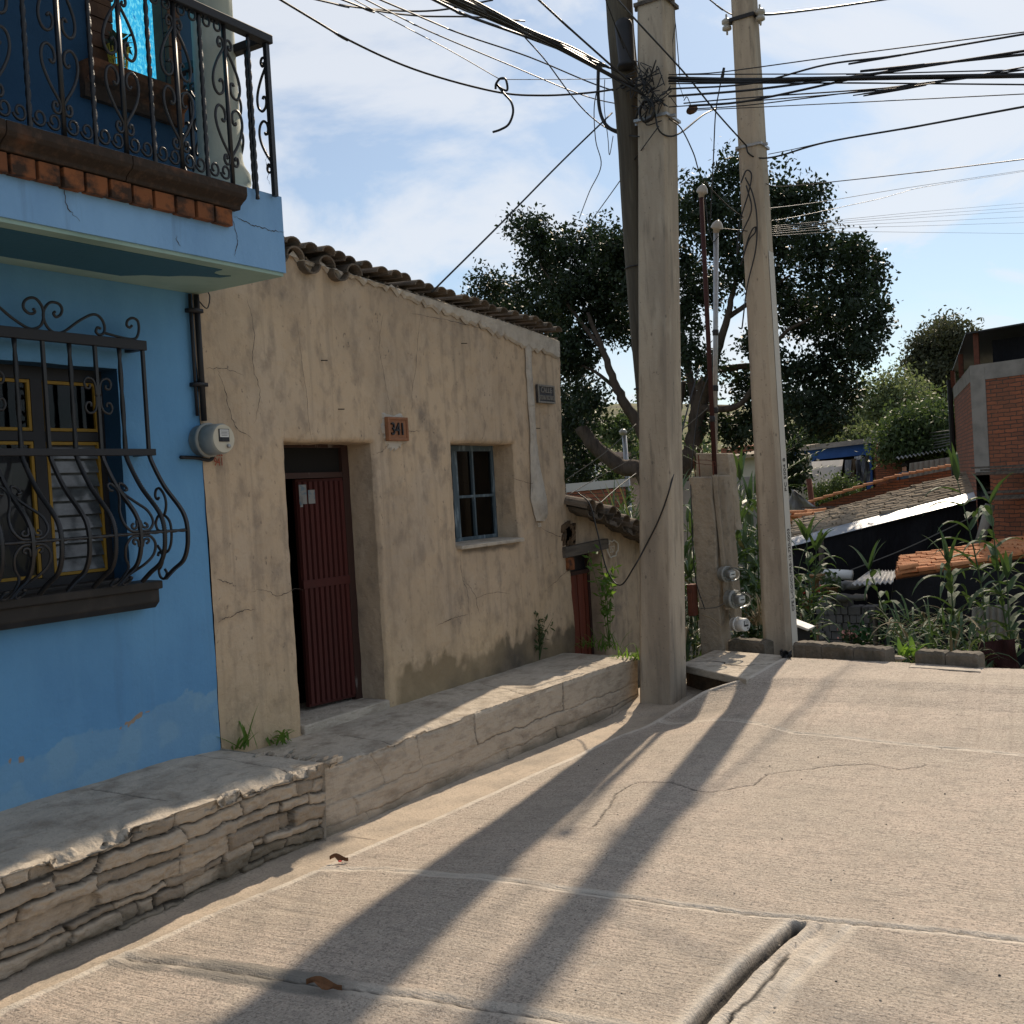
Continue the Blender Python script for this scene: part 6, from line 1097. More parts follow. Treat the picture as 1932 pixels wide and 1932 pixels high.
# yucca-like leaves behind the small house roof
for px, py, y, lab in ((1160, 985, 13.5, 'spiky grey-green leaves behind the small house roof, left clump'), (1188, 1000, 13.0, 'spiky grey-green leaves behind the small house roof, right clump')):
    m = MB(); b = ony(px, py, y)
    for k in range(60): blade(m, b+V((random.gauss(0, .05), random.gauss(0, .05), 0)), random.uniform(0, 6.28), random.uniform(.2, 1.3), random.uniform(.4, .85), .022, random.uniform(.2, 1.2), 5)
    m.tube([V((b.x, b.y, gz_(b.x, b.y))), b], .03, 6); tag(m.build('yucca', leafc), lab, 'plant', 'yuccas behind the small house')
m = MB(); b = ony(1412, 960, 13.5)
for k in range(16):                                            # palm fronds
    a = random.uniform(0, 6.28); e = random.uniform(.5, 1.3); p = V(b); d = V((math.cos(a)*math.cos(e), math.sin(a)*math.cos(e), math.sin(e)))
    for i in range(14): s = V((-math.sin(a), math.cos(a), .5)); q = p+d*.09; [blade(m, p, a+sg*1.0, e*.6, .3*(1-.04*i), .012, .5, 3) for sg in (-1, 1)]; d = norm(d+V((0, 0, -.06))); p = q
m.tube([V((b.x, b.y, gz_(b.x, b.y))), b], .06, 8); tag(m.build('palm', leafc), 'small palm fanning out between the meter pillar and the slim pole', 'palm')
# wooded hillside far away, one mass
C = []
for k in range(800):
    az = math.radians(random.uniform(-48, 30)); r = random.uniform(150, 620); x, y = r*math.sin(az), r*math.cos(az)
    if fbm(np.array([x/60]), np.array([y/60]), 66)[0] < -.05 and r > 200: continue
    s = random.uniform(1.2, 3.0); C.append(np.array([x, y, gz_(x, y)+s*.6])+rng.normal(size=(46, 3))*np.array([s, s, s*.55])*.55)
for k in range(260):
    az = math.radians(random.uniform(-40, 25)); r = random.uniform(75, 140); x, y = r*math.sin(az), r*math.cos(az); s = random.uniform(1.0, 2.0); C.append(np.array([x, y, gz_(x, y)+s*.8])+rng.normal(size=(60, 3))*np.array([s, s, s*.8])*.5)
v, f = leaf_quads(np.concatenate(C), 1.1, .7, .2); o = npmesh('hillside_woods', v, f, leafm); tag(o, 'scattered bushes and far trees covering the distant green hillside', 'woods', kind='stuff')
# ------------------------------------------------------------------ buildings and things beyond the road
def ang(a): return V((math.sin(math.radians(a)), math.cos(math.radians(a)), 0))
Cn = ony(1831, 690, 24); zt_ = Cn.z; zg = -2.2
RBH = thing('brick_house', 'tall red brick house with a concrete corner column and a metal canopy on top', 'house', (Cn.x, Cn.y, -1.8))
u1 = V((.925, -.379, 0)); u2 = ang(-12.8); L2 = 2.2
def projx(P): c = R.T @ (np.array(P)-np.array([0, 0, H])); return CC+FL*c[0]/c[2]
for _ in range(60):
    if projx(Cn+u2*L2) > 1799: L2 += .25
E1, E2 = Cn+u1*7.5, Cn+u2*L2
mb = MB(); mb.wall(Cn+u1*.30, E1, zg, zt_-.32); mb.wall(E2, Cn+u2*.06, zg, zt_-.32); mb.wall(E1, E1+u2*L2, zg, zt_-.1); mb.wall(E2, E2+u1*7.5, zg, zt_-.1); mb.build('wall', redbrick, RBH)
mb = MB(); n1 = V((u1.y, -u1.x, 0)); n1 = n1 if n1.y < 0 else -n1; n2 = V((u2.y, -u2.x, 0)); n2 = n2 if n2.x < 0 else -n2
mb.obox(Cn+u1*.15-n1*.12+V((0, 0, (zt_+zg)/2)), u1*.16, n1*.14, V((0, 0, (zt_-zg)/2))*1); mb.v = [V((q.x, q.y, min(q.z, zt_) if q.z > 0 else zg)) for q in mb.v]; mb.build('corner_column', cbeam, RBH)
mb = MB(); mb.obox((Cn+E1)/2+V((0, 0, -.16))-n1*.1+u1*.15, u1*(3.75-.16), n1*.115, V((0, 0, .158))); mb.obox((Cn+E2)/2+V((0, 0, -.16))-n2*.1, u2*(L2/2-.03), n2*.11, V((0, 0, .157))); mb.build('ring_beam', cbeam, RBH)
mb = MB(); mb.prism([Cn+V((0, 0, -.04))-n1*.25, E1+V((0, 0, -.04))-n1*.25, E1+u2*L2+V((0, 0, -.04)), E2+V((0, 0, -.04))+u1*.25], (0, 0, .03)); mb.build('roof_slab', cbeam, RBH)
h1, h2 = .64, .42; a, b, c, d = Cn+V((0, 0, h1))+n1*.12, E1+V((0, 0, h1+.05))+n1*.12, E1+u2*L2+V((0, 0, h2)), E2+V((0, 0, h2))
mb = MB(); mb.prism([a, b, c, d], (0, 0, .03)); CA = mb.build('canopy', ironb, RBH)
for p, hh in ((Cn+u1*.12-n1*.05, h1), (Cn+u2*(L2*.45), (h1+h2)/2-.02), (E2-u2*.1, h2), (Cn+u1*3, h1), (Cn+u1*6, h1)): m = MB(); m.box((p.x-.05, p.y-.05, zt_-.02), (p.x+.05, p.y+.05, zt_+hh)); m.build('canopy_post', rust, CA)
mb = MB(); mb.quad(Cn+u1*.2-n1*.5+V((0, 0, .0)), E1-n1*.5, E1-n1*.5+V((0, 0, .5)), Cn+u1*.2-n1*.5+V((0, 0, .5))); mb.build('canopy_wall', tarp, CA)
m = MB(); p = E2+n2*.08; m.tube([V((p.x, p.y, zg)), V((p.x, p.y, zt_+.2))], .07, 8); m.build('downpipe', ironb, RBH)
# brick shed with plank roofs at the right edge
mb = MB(); a, b = ony(1876, 960, 22.6), ony(2010, 960, 21.6); zr_ = ony(1880, 885, 22.6).z; SHD = thing('brick_shed', 'low brick shed with rough plank roofs at the right edge of the frame', 'shed', (a.x, a.y, -1.8)); mb.wall(a, b, -2, zr_-.02); mb.wall(a+V((.3, 3, 0)), a, -2, zr_-.02); mb.build('wall', redbrick, SHD)
for pyl, dz, ext in ((884, 0, .45), (926, 0, .3)):
    mb = MB(); q = ony(1858 if pyl < 900 else 1874, pyl, 22.2); 
    for k in range(4): mb.obox(q+V((2.2, -.35-.06*k, -.0-.035*k+random.uniform(-.01, .01))), V((2.3+random.uniform(-.1, .1), -.05, random.uniform(-.03, .03))), V((0, .13, 0)), V((0, 0, .018)))
    mb.build('plank_roof', beam, SHD)
def rag(mb, a, b, c, d, nx, nz, amp, seed, m=None, dirn=(0, -1, 0)):                  # wrinkled sheet between four corners
    r = np.random.default_rng(seed); ph = r.uniform(0, 6, 6); vs = []
    for i in range(nx+1):
        for j in range(nz+1):
            s, t = i/nx, j/nz; p = V(a).lerp(V(b), s).lerp(V(d).lerp(V(c), s), t)
            w = amp*(math.sin(9*s+ph[0]+2*t)+.6*math.sin(21*s+5*t+ph[1])+.7*math.sin(6*t-8*s+ph[2]))*.5
            vs.append(p+V(dirn)*w)
    mb.add(vs, [(i*(nz+1)+j, (i+1)*(nz+1)+j, (i+1)*(nz+1)+j+1, i*(nz+1)+j+1) for i in range(nx) for j in range(nz)], m)
def corrugate(name, a, b, c, d, n, amp, mtl, parent=None, th=(0, 0, .012)):         # ribs run from edge a-b to edge d-c
    m = MB(); vs = []
    nn = norm((V(b)-V(a)).cross(V(d)-V(a)))
    for i in range(n*4+1):
        s = i/(n*4); w = nn*(amp*math.sin(2*math.pi*i/4)); p, q = V(a).lerp(V(b), s)+w, V(d).lerp(V(c), s)+w; vs += [p, q, q+V(th), p+V(th)]
    m.add(vs, [(4*i+k, 4*i+(k+1) % 4, 4*i+4+(k+1) % 4, 4*i+4+k) for i in range(n*4) for k in range(4)]); return m.build(name, mtl, parent)
def tiled(name, a, b, c, d, cols, rows, mtl, parent, r=.09, jit=.02):                # barrels run a->b, columns from a-b towards d-c
    m = MB()
    for j in range(cols):
        s = (j+.5)/cols; p, q = V(a).lerp(V(d), s), V(b).lerp(V(c), s); L = (q-p).length
        ph = random.random()
        for k in range(-1, rows):
            t0, t1 = max((k+ph)/rows, 0), min((k+ph+1.08)/rows, 1.02)
            if t1-t0 < .15/rows: continue
            o = V((random.gauss(0, jit*.3), random.gauss(0, jit), random.gauss(0, jit*.35))); up_ = V((0, 0, random.uniform(.008, .028)))
            canal(m, p.lerp(q, t0)+o+up_, p.lerp(q, t1)+o*.5+V((0, 0, .008)), r*random.uniform(.95, 1.1), r*.85, False, .014, 6)
            if j < cols-1: o2 = V((0, random.gauss(0, jit), 0)); pp, qq = V(a).lerp(V(d), (j+1)/cols), V(b).lerp(V(c), (j+1)/cols); canal(m, pp.lerp(qq, t0)+o2+V((0, 0, .0)), pp.lerp(qq, t1)+o2*.5-V((0, 0, .02)), r, r*.85, True, .014, 6)
    return m.build(name, mtl, parent)
# long shed: weathered tile roof, white flashing, black tarp side
a, b, c, d = ony(1484, 1020, 23), ony(1866, 924, 25), ony(1818, 896, 27.0), ony(1500, 984, 25.0)
LS = thing('long_shed', 'long shed with a weathered brown tile roof, white metal flashing and black tarp side', 'shed', (a.x, a.y, -1.7))
tiled('roof', a, b, c, d, 13, 14, tileg, LS, .082, .035)
for k in range(3): corrugate('flashing', a.lerp(b, k/3)+V((0, -.05, .02)), a.lerp(b, (k+1)/3+.01)+V((0, -.05, .02)), a.lerp(b, (k+1)/3+.01)+V((.02, -.30, -.21)), a.lerp(b, k/3)+V((.02, -.30, -.21)), 1, .0, tin, LS) if False else None
mb = MB()
for i in range(5): t0, t1 = i/5, (i+1)/5; mb.prism([a+V((0, -.02-.12*i, .03-.034*i)), b+V((0, -.02-.12*i, .03-.034*i)), b+V((0, -.02-.12*(i+1), .03-.034*(i+1)-.010)), a+V((0, -.02-.12*(i+1), .03-.034*(i+1)-.010))], (0, .004, .010))
mb.build('flashing', tin, LS)
mb = MB(); rag(mb, a+V((0, -.46, -.16)), b+V((.1, -.46, -.16)), V((b.x+.1, b.y-.5, -2)), V((a.x, a.y-.5, -2)), 60, 20, .10, 5); mb.build('tarp_side', tarp, LS)
mb = MB(); mb.quad(V((a.x, a.y, -2)), a, d, V((d.x, d.y, -2))); mb.quad(V((b.x, b.y, -2)), b, c, V((c.x, c.y, -2))); mb.quad(V((d.x, d.y, -2)), d, c, V((c.x, c.y, -2))); mb.quad(a-V((0, 0, .1)), b-V((0, 0, .1)), c-V((0, 0, .1)), d-V((0, 0, .1))); mb.build('rear_wall', beam, LS)
for px, py in ((1548, 1005),): p = ony(px, py, 22.6); m = MB(); m.tube([V((p.x, p.y, -2)), p], .06, 7); m.build('post', beam, LS)
m = MB(); m.tube(smooth_path([ony(1520, 1106, 22), ony(1620, 1070, 22), ony(1720, 1030, 22.2), ony(1845, 970, 22.6)], 6), .012, 5); tag(m.build('washing_line', cabg), 'slack line strung along the black tarp of the long shed', 'line')
m = MB(); m.tube([ony(1846, 1034, 22), ony(1868, 952, 22)], .09, 12); tag(m.build('leaning_pipe', fibro, smooth=True), 'thick pale pipe leaning against the brick shed corner', 'pipe')
# small orange tiled roof on a tarp-sided coop
a, b, c, d = ony(1690, 1088, 19), ony(1990, 1038, 20), ony(1960, 1012, 21.6), ony(1698, 1056, 20.6)
OC = thing('orange_roof_coop', 'low coop with a bright orange clay tile roof and black tarp sides', 'shed', (a.x, a.y, -1.7)); tiled('roof', a, b, c, d, 13, 9, tileo, OC, .085, .02)
mb = MB(); rag(mb, a+V((-.02, -.05, -.06)), b+V((0, -.05, -.06)), V((b.x, b.y-.5, -1.6)), V((a.x-.3, a.y-.5, -1.7)), 50, 18, .14, 9); rag(mb, d+V((-.02, 0, -.06)), a+V((-.02, -.05, -.06)), V((a.x-.3, a.y-.5, -1.7)), V((d.x-.2, d.y, -1.7)), 12, 14, .1, 10); mb.build('tarp_side', tarp, OC)
mb = MB(); mb.quad(a-V((0, 0, .07)), b-V((0, 0, .07)), c-V((0, 0, .07)), d-V((0, 0, .07))); mb.build('roof_underside', beam, OC)
for px, py, lab in ((1692, 1083, 'loose clay tile slid to the left edge of the orange roof'), (1696, 1075, 'second loose clay tile at the left edge of the orange roof, above the first')):
    m = MB(); p = ony(px, py, 18.9); canal(m, p, p+V((.30, .1, .05)), .10, .08, False); tag(m.build('loose_tile', tileo), lab, 'roof tile')
p = [ony(*q) for q in ((1606, 1104, 19.6), (1692, 1100, 19.4), (1692, 1078, 20.8), (1642, 1078, 21))]; tag(corrugate('corrugated_sheet', p[0], p[1], p[2], p[3], 9, .022, zinc), 'grey corrugated metal sheet left of the orange roof', 'metal sheet')
p = [ony(*q) for q in ((1832, 1200, 17.6), (1910, 1208, 17.6), (1906, 1140, 17.6), (1834, 1146, 17.6))]; tag(corrugate('fibre_cement_sheet', p[0], p[1], p[2], p[3], 6, .03, fibro, None, (0, .012, 0)), 'upright grey fibre cement sheet behind the spiky plant', 'sheet')
m = MB(); p = [ony(*q) for q in ((1838, 1270, 11.3), (1925, 1272, 11.3), (1915, 1205, 11.4), (1845, 1212, 11.4))]; rag(m, p[3], p[2], p[1], p[0], 20, 12, .05, 77); tag(m.build('dark_red_sacking', mat('dark_red_sacking', (.035, .012, .011), .95)), 'dark red sacking hanging below the spiky plant at the road edge', 'sacking')
# stack of concrete blocks with stone balusters on top
bp = ony(1548, 1222, 21.5); bk = None; GBk = 'stacked grey concrete blocks'; 
for r_ in range(6):
    for k in range(9 if r_ < 5 else 5):
        if r_ in (2, 3) and k == 8 and random.random() < .5: continue
        x = bp.x+k*.128+random.uniform(-.008, .008)+(.03 if r_ % 2 else 0); z = bp.z+r_*.165+(random.uniform(0, .012)); y = bp.y+random.uniform(-.05, .05)
        if bk is None: m = MB(); m.box((x-.057, y, z), (x+.057, y+.4, z+.155), jit=.004); bk = tag(m.build('concrete_block', grey, bevel=.006), 'dark grey concrete block in the stack behind the kerb blocks', 'block', GBk); b0 = V((x, y, z))
        else: c = bk.copy(); COL.objects.link(c); c.location = V((x, y, z))-b0; c.rotation_euler.z = 0
for px, py, lab, tilt in ((1600, 1128, 'long stone baluster lying lowest on the block stack', .02), (1622, 1108, 'stone baluster lying tilted on the block stack', .16), (1580, 1102, 'stone baluster lying at the left above the block stack', .0)):
    m = MB(); p = ony(px, py, 21.4); m.lathe(p-V((.35, 0, 0)), [(.06, 0), (.075, .03), (.05, .07), (.085, .2), (.09, .28), (.05, .45), (.075, .5), (.06, .66), (.075, .7)], (1, 0, tilt), 14); tag(m.build('stone_baluster', grey, smooth=True), lab, 'baluster', 'stone balusters on the block stack')
m = MB(); m.tube([ony(1553, 1082, 22), ony(1608, 1085, 22)], .10, 14); tag(m.build('white_pipe', whitef, smooth=True), 'white pipe lying above the block stack beside the corrugated sheet', 'pipe')
m = MB(); p = ony(1545, 1200, 20.6); m.obox(p+V((-.2, 0, .1)), (.22, 0, -.02), (0, .02, 0), (0, 0, .02)); m.obox(p+V((-.02, 0, -.05)), (.02, 0, 0), (0, .02, 0), (0, 0, .28)); m.obox(p+V((-.36, .03, .25)), (.02, 0, .0), (0, .02, 0), (.12, 0, .5)); tag(m.build('broken_crate', mat('crate_wood', (.17, .11, .065), .9)), 'broken wooden crate frame left of the block stack', 'crate')
def pot(px, py, y, r, h, label, mtl, flower=None, n=60, fol=leafm, fr=.16):
    c = ony(px, py, y); t = thing('potted_plant', label, 'potted plant', c); m = MB(); m.lathe(c, [(r*.7, 0), (r, h), (r*1.08, h), (r*1.08, h*1.08), (r*.9, h*1.08)], n=16); m.build('pot', mtl, t, smooth=True)
    cc = np.array(c)+np.array([0, 0, h*1.3]); v, f = leaf_quads(cc+rng.normal(size=(n*3, 3))*fr*.6, .10, .6, -.3); npmesh('leaves', v, f, fol, t)
    if flower: v, f = leaf_quads(cc+np.array([0, -.05, fr*.7])+rng.normal(size=(n, 3))*np.array([fr*.7, .05, .05]), .055, .9, 0); npmesh('flowers', v, f, flower, t)
    return t
pot(1528, 1150, 20.8, .12, .18, 'pot of red geraniums by the cane, left of the block stack', clay, redfl); pot(1568, 1122, 21, .15, .14, 'wide clay pot with a green herb at the left top of the block stack', clay, None); pot(1604, 1222, 20.5, .10, .12, 'pot with pale pink flowers in front of the block stack', grey, pinkfl, 40); pot(1543, 1118, 21.6, .15, .34, 'tall tan clay planter behind the red geraniums', clay, None, 20)
pot(1636, 1222, 20.6, .12, .1, 'pot of dark fern-like leaves at the right foot of the block stack', grey, None, 120, mat('fern_leaf', (.03, .09, .025), .6), .3); m = MB(); p = ony(1652, 1222, 20.3); m.tube([p-V((0, 0, .3)), p+V((.02, 0, .55))], .045, 8); tag(m.build('stake', beam), 'short wooden stake at the right end of the block stack', 'stake')
m = MB(); p = ony(1528, 1075, 23); m.lathe(p-V((0, 0, .5)), [(.2, 0), (.24, .45)], n=14); tag(m.build('teal_bucket', mat('teal_plastic', (.02, .17, .18), .5), smooth=True), 'teal plastic bucket half hidden behind the canes', 'bucket')
# tumbled clay tiles and branches left of the long shed
m = MB()
for k in range(46):
    p = ony(random.uniform(1485, 1560), random.uniform(966, 1004), random.uniform(25, 27)); canal(m, p, p+V((.42, random.uniform(-.1, .1), random.uniform(-.03, .06))), .09, .075, random.random() < .3)
q = ony(1520, 985, 26); o = m.build('tile_heap', tileo); tag(o, 'collapsed heap of orange clay tiles at the left end of the long shed', 'tile heap', kind='stuff')
m = MB(); p0, p1 = ony(1478, 1003, 26), ony(1575, 990, 26); m.quad(V((p0.x, p0.y, -2)), V((p1.x, p1.y, -2)), p1, p0); tag(m.build('heap_wall', beam), 'dark low wall beneath the heap of orange tiles', 'wall')
m = MB()
for k in range(16): p = ony(random.uniform(1490, 1580), random.uniform(950, 985), 27.5); m.tube([p, p+V((random.uniform(.4, 1.2), .1, random.uniform(-.1, .15)))], .02, 5)
tag(m.build('branch_pile', beam), 'pile of dead branches behind the orange tile heap', 'branches', kind='stuff')
# dark brick wall with a tile coping
a, b, c_ = ony(1545, 946, 33), ony(1690, 900, 33), ony(1812, 876, 33.5); BW = thing('coped_brick_wall', 'dark brick shed wall with a thin orange tile coping behind the long shed', 'wall', (a.x, a.y, -2)); mb = MB(); mb.wall(a, b, -2.4, (a.z-.1, b.z-.1)); mb.wall(b, c_, -2.4, (b.z-.1, c_.z-.1)); mb.build('wall_body', redbrick, BW)
m = MB()
for p, q, n in ((a-V((1.0, 0, .2)), b, 11), (b, c_, 9)):
    for k in range(n): canal(m, p.lerp(q, k/n)+V((0, -.12, .0)), p.lerp(q, (k+1.1)/n)+V((0, -.12, -.03)), .10, .085, False, .014, 6)
m.build('coping', tileo, BW); mb = MB(); p, q = ony(1545, 962, 32.8), ony(1700, 935, 32.8); mb.wall(p, q, -2.4, (p.z, q.z)); mb.build('rendered_base', cbeam, BW)
m = MB(); p = ony(1545, 905, 34); m.tube([V((p.x, p.y, -2.3)), ony(1526, 903, 34)], .09, 8); tag(m.build('rusty_post', rust, smooth=True), 'dark post standing before the sunlit bush', 'post')
m = MB(); p = [ony(*q) for q in ((1492, 923, 31), (1500, 925, 31), (1545, 960, 31), (1486, 962, 31))]; rag(m, *p, 14, 10, .12, 21); tag(m.build('grey_tarp', mat('grey_tarp', (.24, .24, .25), .7)), 'grey cloth tent shape left of the dark post', 'cloth')
# blue laundry house, its brick wing and the washing
a, b = ony(1470, 857, 45), ony(1643, 836, 45); zl = -2.6; LH = thing('laundry_house', 'blue house with a concrete roof edge and laundry hung across its front', 'house', (a.x, a.y, -2.5))
o1, o2 = ony(1535, 868, 45), ony(1632, 858, 45); mb = MB(); zo = min(o1.z, o2.z)
mb.prism([V((a.x, a.y, zl)), V((o1.x, a.y, zl)), V((o1.x, a.y, o1.z)), V((o2.x, a.y, o2.z)), V((o2.x, a.y, zl)), V((b.x, a.y, zl)), V((b.x, a.y, b.z)), V((a.x, a.y, a.z))], (0, .3, 0)); mb.build('wall', houseblue, LH)
mb = MB(); mb.quad((o1.x-.5, a.y+1.6, zl), (o2.x+.5, a.y+1.6, zl), (o2.x+.5, a.y+1.6, b.z), (o1.x-.5, a.y+1.6, b.z)); mb.build('porch_wall', dark, LH)  # porch shade put in as a near-black sheet
mb = MB(); mb.prism([a+V((-.3, -.25, 0)), b+V((.1, -.25, 0)), b+V((.1, -.25, .20)), a+V((-.3, -.25, .20))], (0, 5, 0)); mb.build('roof', cbeam, LH); mb = MB(); mb.quad((a.x, a.y+4.7, zl), (b.x, a.y+4.7, zl), b+V((0, 4.7, 0)), a+V((0, 4.7, 0))); mb.quad((a.x, a.y, zl), (a.x, a.y+4.7, zl), a+V((0, 4.7, 0)), a); mb.build('rear_wall', houseblue, LH)
p, q, s = ony(1644, 836, 45.2), ony(1668, 832, 44.5), ony(1694, 836, 46); mb = MB(); mb.wall(p, q, zl, q.z+.05); mb.wall(q, s, zl, q.z+.05); mb.wall(s, s+V((-1, 4, 0)), zl, q.z+.05); WG = mb.build('brick_wing', redbrick, LH); mb = MB(); mb.prism([p+V((0, -.05, 0)), V((q.x, q.y-.05, p.z)), V((s.x, s.y, p.z)), V((s.x-1, s.y+4, p.z)), V((p.x, p.y+4, p.z))], (0, 0, .14)); mb.build('wing_roof', cbeam, WG)
def wash(name, label, pts, y, mtl, seed, amp=.08, cat='laundry', nx=16):
    m = MB(); rag(m, *[ony(px, py, y) for px, py in pts], nx, 12, amp, seed); return tag(m.build(name, mtl, smooth=True), label, cat, 'washing on the blue house')
wash('white_sheet', 'large white sheet hanging in the middle of the washing', ((1515, 872), (1592, 867), (1580, 922), (1512, 930)), 43.5, sheetw, 31); wash('dark_sheet', 'dark shiny sheet drooping at the right end of the washing', ((1614, 870), (1640, 858), (1640, 908), (1618, 910)), 43.3, sheetd, 32, .22); wash('hanging_shirt', 'grey shirt on the line right of the white sheet', ((1594, 868), (1606, 867), (1606, 896), (1594, 898)), 44, mat('grey_shirt', (.22, .24, .27), .9), 33); wash('hanging_shirt', 'light blouse on the line near the dark sheet', ((1612, 862), (1626, 859), (1626, 872), (1614, 874)), 44.2, sheetw, 34); wash('hanging_trousers', 'brown trousers on the line between shirt and dark sheet', ((1606, 866), (1615, 865), (1614, 900), (1607, 900)), 44.1, mat('brown_cloth', (.16, .12, .08), .9), 35); wash('small_cloth', 'small pale cloth drying left of the blue wall', ((1486, 888), (1500, 884), (1500, 896), (1488, 906)), 40, sheetw, 36)
# corrugated lean-to, sheets and a person behind the coped wall
p = [ony(*q) for q in ((1690, 866, 41), (1800, 846, 42), (1800, 843, 45), (1694, 862, 44))]; LT = thing('lean_to', 'dark lean-to with a wavy tin roof edge beyond the coped wall', 'shed', (p[0].x, p[0].y, -2.5)); corrugate('roof', p[0], p[1], p[2], p[3], 14, .05, zinc, LT); mb = MB(); mb.quad(V((p[0].x, 42.5, -2.6)), V((p[1].x, 43.5, -2.6)), p[1]+V((0, 1.5, -.08)), p[0]+V((0, 1.5, -.08))); mb.build('back_wall', dark, LT)
p = [ony(*q) for q in ((1713, 925, 39), (1795, 915, 39), (1795, 862, 39), (1716, 874, 39))]; tag(corrugate('sheet_fence', p[0], p[1], p[2], p[3], 8, .05, fibro, None, (0, .02, 0)), 'upright row of grey corrugated sheets beside the lean-to', 'fence')
mb = MB(); p, q = ony(1652, 880, 43), ony(1702, 872, 43); mb.wall(p, q, -2.6, (p.z, q.z)); tag(mb.build('low_brick_wall', redbrick), 'low crumbling brick wall behind the person', 'wall')
for k, yy in enumerate((825, 832, 838, 845, 850, 856)): cable(((1690, yy, 46), (1740, yy-6, 44), (1800, yy-14-k, 40)), .02, 'pale wire in the row of wires before the bright green tree', 'row of wires by the brick house', cabg)
# the person: one continuous body, far away on the roof beyond the coped wall
pc = ony(1707, 893, 41.5); ft = V((pc.x, pc.y, pc.z-1.42)); PR = thing('person', 'person in a blue-grey jacket standing beyond the coped brick wall', 'person', ft)
me = bpy.data.meshes.new('body'); J = {'hip': (0, 0, .92), 'belly': (0, 0, 1.1), 'chest': (0, 0, 1.32), 'neck': (0, -.01, 1.49), 'head0': (0, -.03, 1.58), 'head1': (0, -.03, 1.70), 'ls': (-.19, 0, 1.40), 'le': (-.27, -.05, 1.13), 'lw': (-.22, -.22, .98), 'rs': (.19, 0, 1.40), 're': (.27, -.03, 1.13), 'rw': (.24, -.18, .96), 'lh': (-.1, 0, .86), 'lk': (-.11, -.03, .48), 'la': (-.11, .02, .08), 'lt': (-.11, -.16, .04), 'rh': (.1, 0, .86), 'rk': (.11, -.03, .48), 'ra': (.11, .02, .08), 'rt': (.11, -.16, .04)}
rad = {'hip': .15, 'belly': .14, 'chest': .165, 'neck': .06, 'head0': .085, 'head1': .09, 'ls': .07, 'le': .05, 'lw': .035, 'rs': .07, 're': .05, 'rw': .035, 'lh': .10, 'lk': .065, 'la': .045, 'lt': .035, 'rh': .10, 'rk': .065, 'ra': .045, 'rt': .035}
K = list(J); ed = [('hip', 'belly'), ('belly', 'chest'), ('chest', 'neck'), ('neck', 'head0'), ('head0', 'head1'), ('chest', 'ls'), ('ls', 'le'), ('le', 'lw'), ('chest', 'rs'), ('rs', 're'), ('re', 'rw'), ('hip', 'lh'), ('lh', 'lk'), ('lk', 'la'), ('la', 'lt'), ('hip', 'rh'), ('rh', 'rk'), ('rk', 'ra'), ('ra', 'rt')]
me.from_pydata([J[k] for k in K], [(K.index(a), K.index(b)) for a, b in ed], []); me.materials.append(skin); me.materials.append(denim); bo = bpy.data.objects.new('body', me); COL.objects.link(bo)
sk = bo.modifiers.new('skin', 'SKIN'); sv = me.skin_vertices[0].data
for i, k in enumerate(K): sv[i].radius = (rad[k], rad[k]*.8); sv[i].use_root = (k == 'hip')
bo.modifiers.new('sub', 'SUBSURF').levels = 1; bo.modifiers['sub'].render_levels = 1
dg = bpy.context.evaluated_depsgraph_get(); me2 = bpy.data.meshes.new_from_object(bo.evaluated_get(dg)); bpy.data.objects.remove(bo); me2.name = 'body'
if len(me2.materials) < 2: me2.materials.clear(); me2.materials.append(skin); me2.materials.append(denim)
for pgn in me2.polygons: z = pgn.center.z; pgn.material_index = 0 if z > 1.5 else 1; pgn.use_smooth = True
bo = bpy.data.objects.new('body', me2); COL.objects.link(bo); bo.parent = PR
m = MB(); m.lathe(ft+V((0, -.015, 1.67)), [(.105, 0), (.11, .04), (.09, .10), (.03, .135)], n=14); m.build('hair', hair, PR, smooth=True)
m = MB(); [m.obox(ft+V((s*.03, -.118, 1.655)), (.012, 0, 0), (0, .004, 0), (0, 0, .006)) for s in (-1, 1)]; m.build('eyes', black, PR)
m = MB(); m.obox(ft+V((0, -.125, 1.625)), (.012, 0, 0), (0, .014, 0), (0, 0, .02)); m.obox(ft+V((0, -.112, 1.585)), (.025, 0, 0), (0, .004, 0), (0, 0, .005)); m.build('nose', skin, PR)
# ground ledge the person stands on
m = MB(); m.box((ft.x-2.2, ft.y-.5, -2.6), (ft.x+2.4, ft.y+1.0, ft.z)); tag(m.build('terrace', cbeam, bevel=.01), 'concrete terrace the person stands on beyond the coped wall', 'terrace')
# white house behind the pillar, pink house on the left, garden wall, street lamp
a, b = ony(1362, 868, 38), ony(1462, 856, 37); WHS = thing('white_house', 'dirty white house with a dark window behind the meter pillar', 'house', (a.x, a.y, -2.4)); mb = MB(); mb.prism([V((a.x, a.y, -2.6)), V((b.x, b.y, -2.6)), b, a], (0, .3, 0)); mb.prism([V((a.x, a.y+4, -2.6)), V((b.x, b.y+4, -2.6)), b+V((0, 4, 0)), a+V((0, 4, 0))], (0, .3, 0)); mb.build('wall', whiter, WHS)
mb = MB(); mb.prism([a+V((-.3, -.5, -.05)), b+V((.3, -.5, -.05)), b+V((.3, 4.5, .25)), a+V((-.3, 4.5, .25))], (0, 0, .12)); mb.build('roof', tileg, WHS); p = ony(1434, 872, 37.0); q = ony(1446, 902, 37.0); mb = MB(); mb.box((p.x, p.y-.06, q.z), (q.x+.4, p.y+.1, p.z)); mb.build('window', dark, WHS)
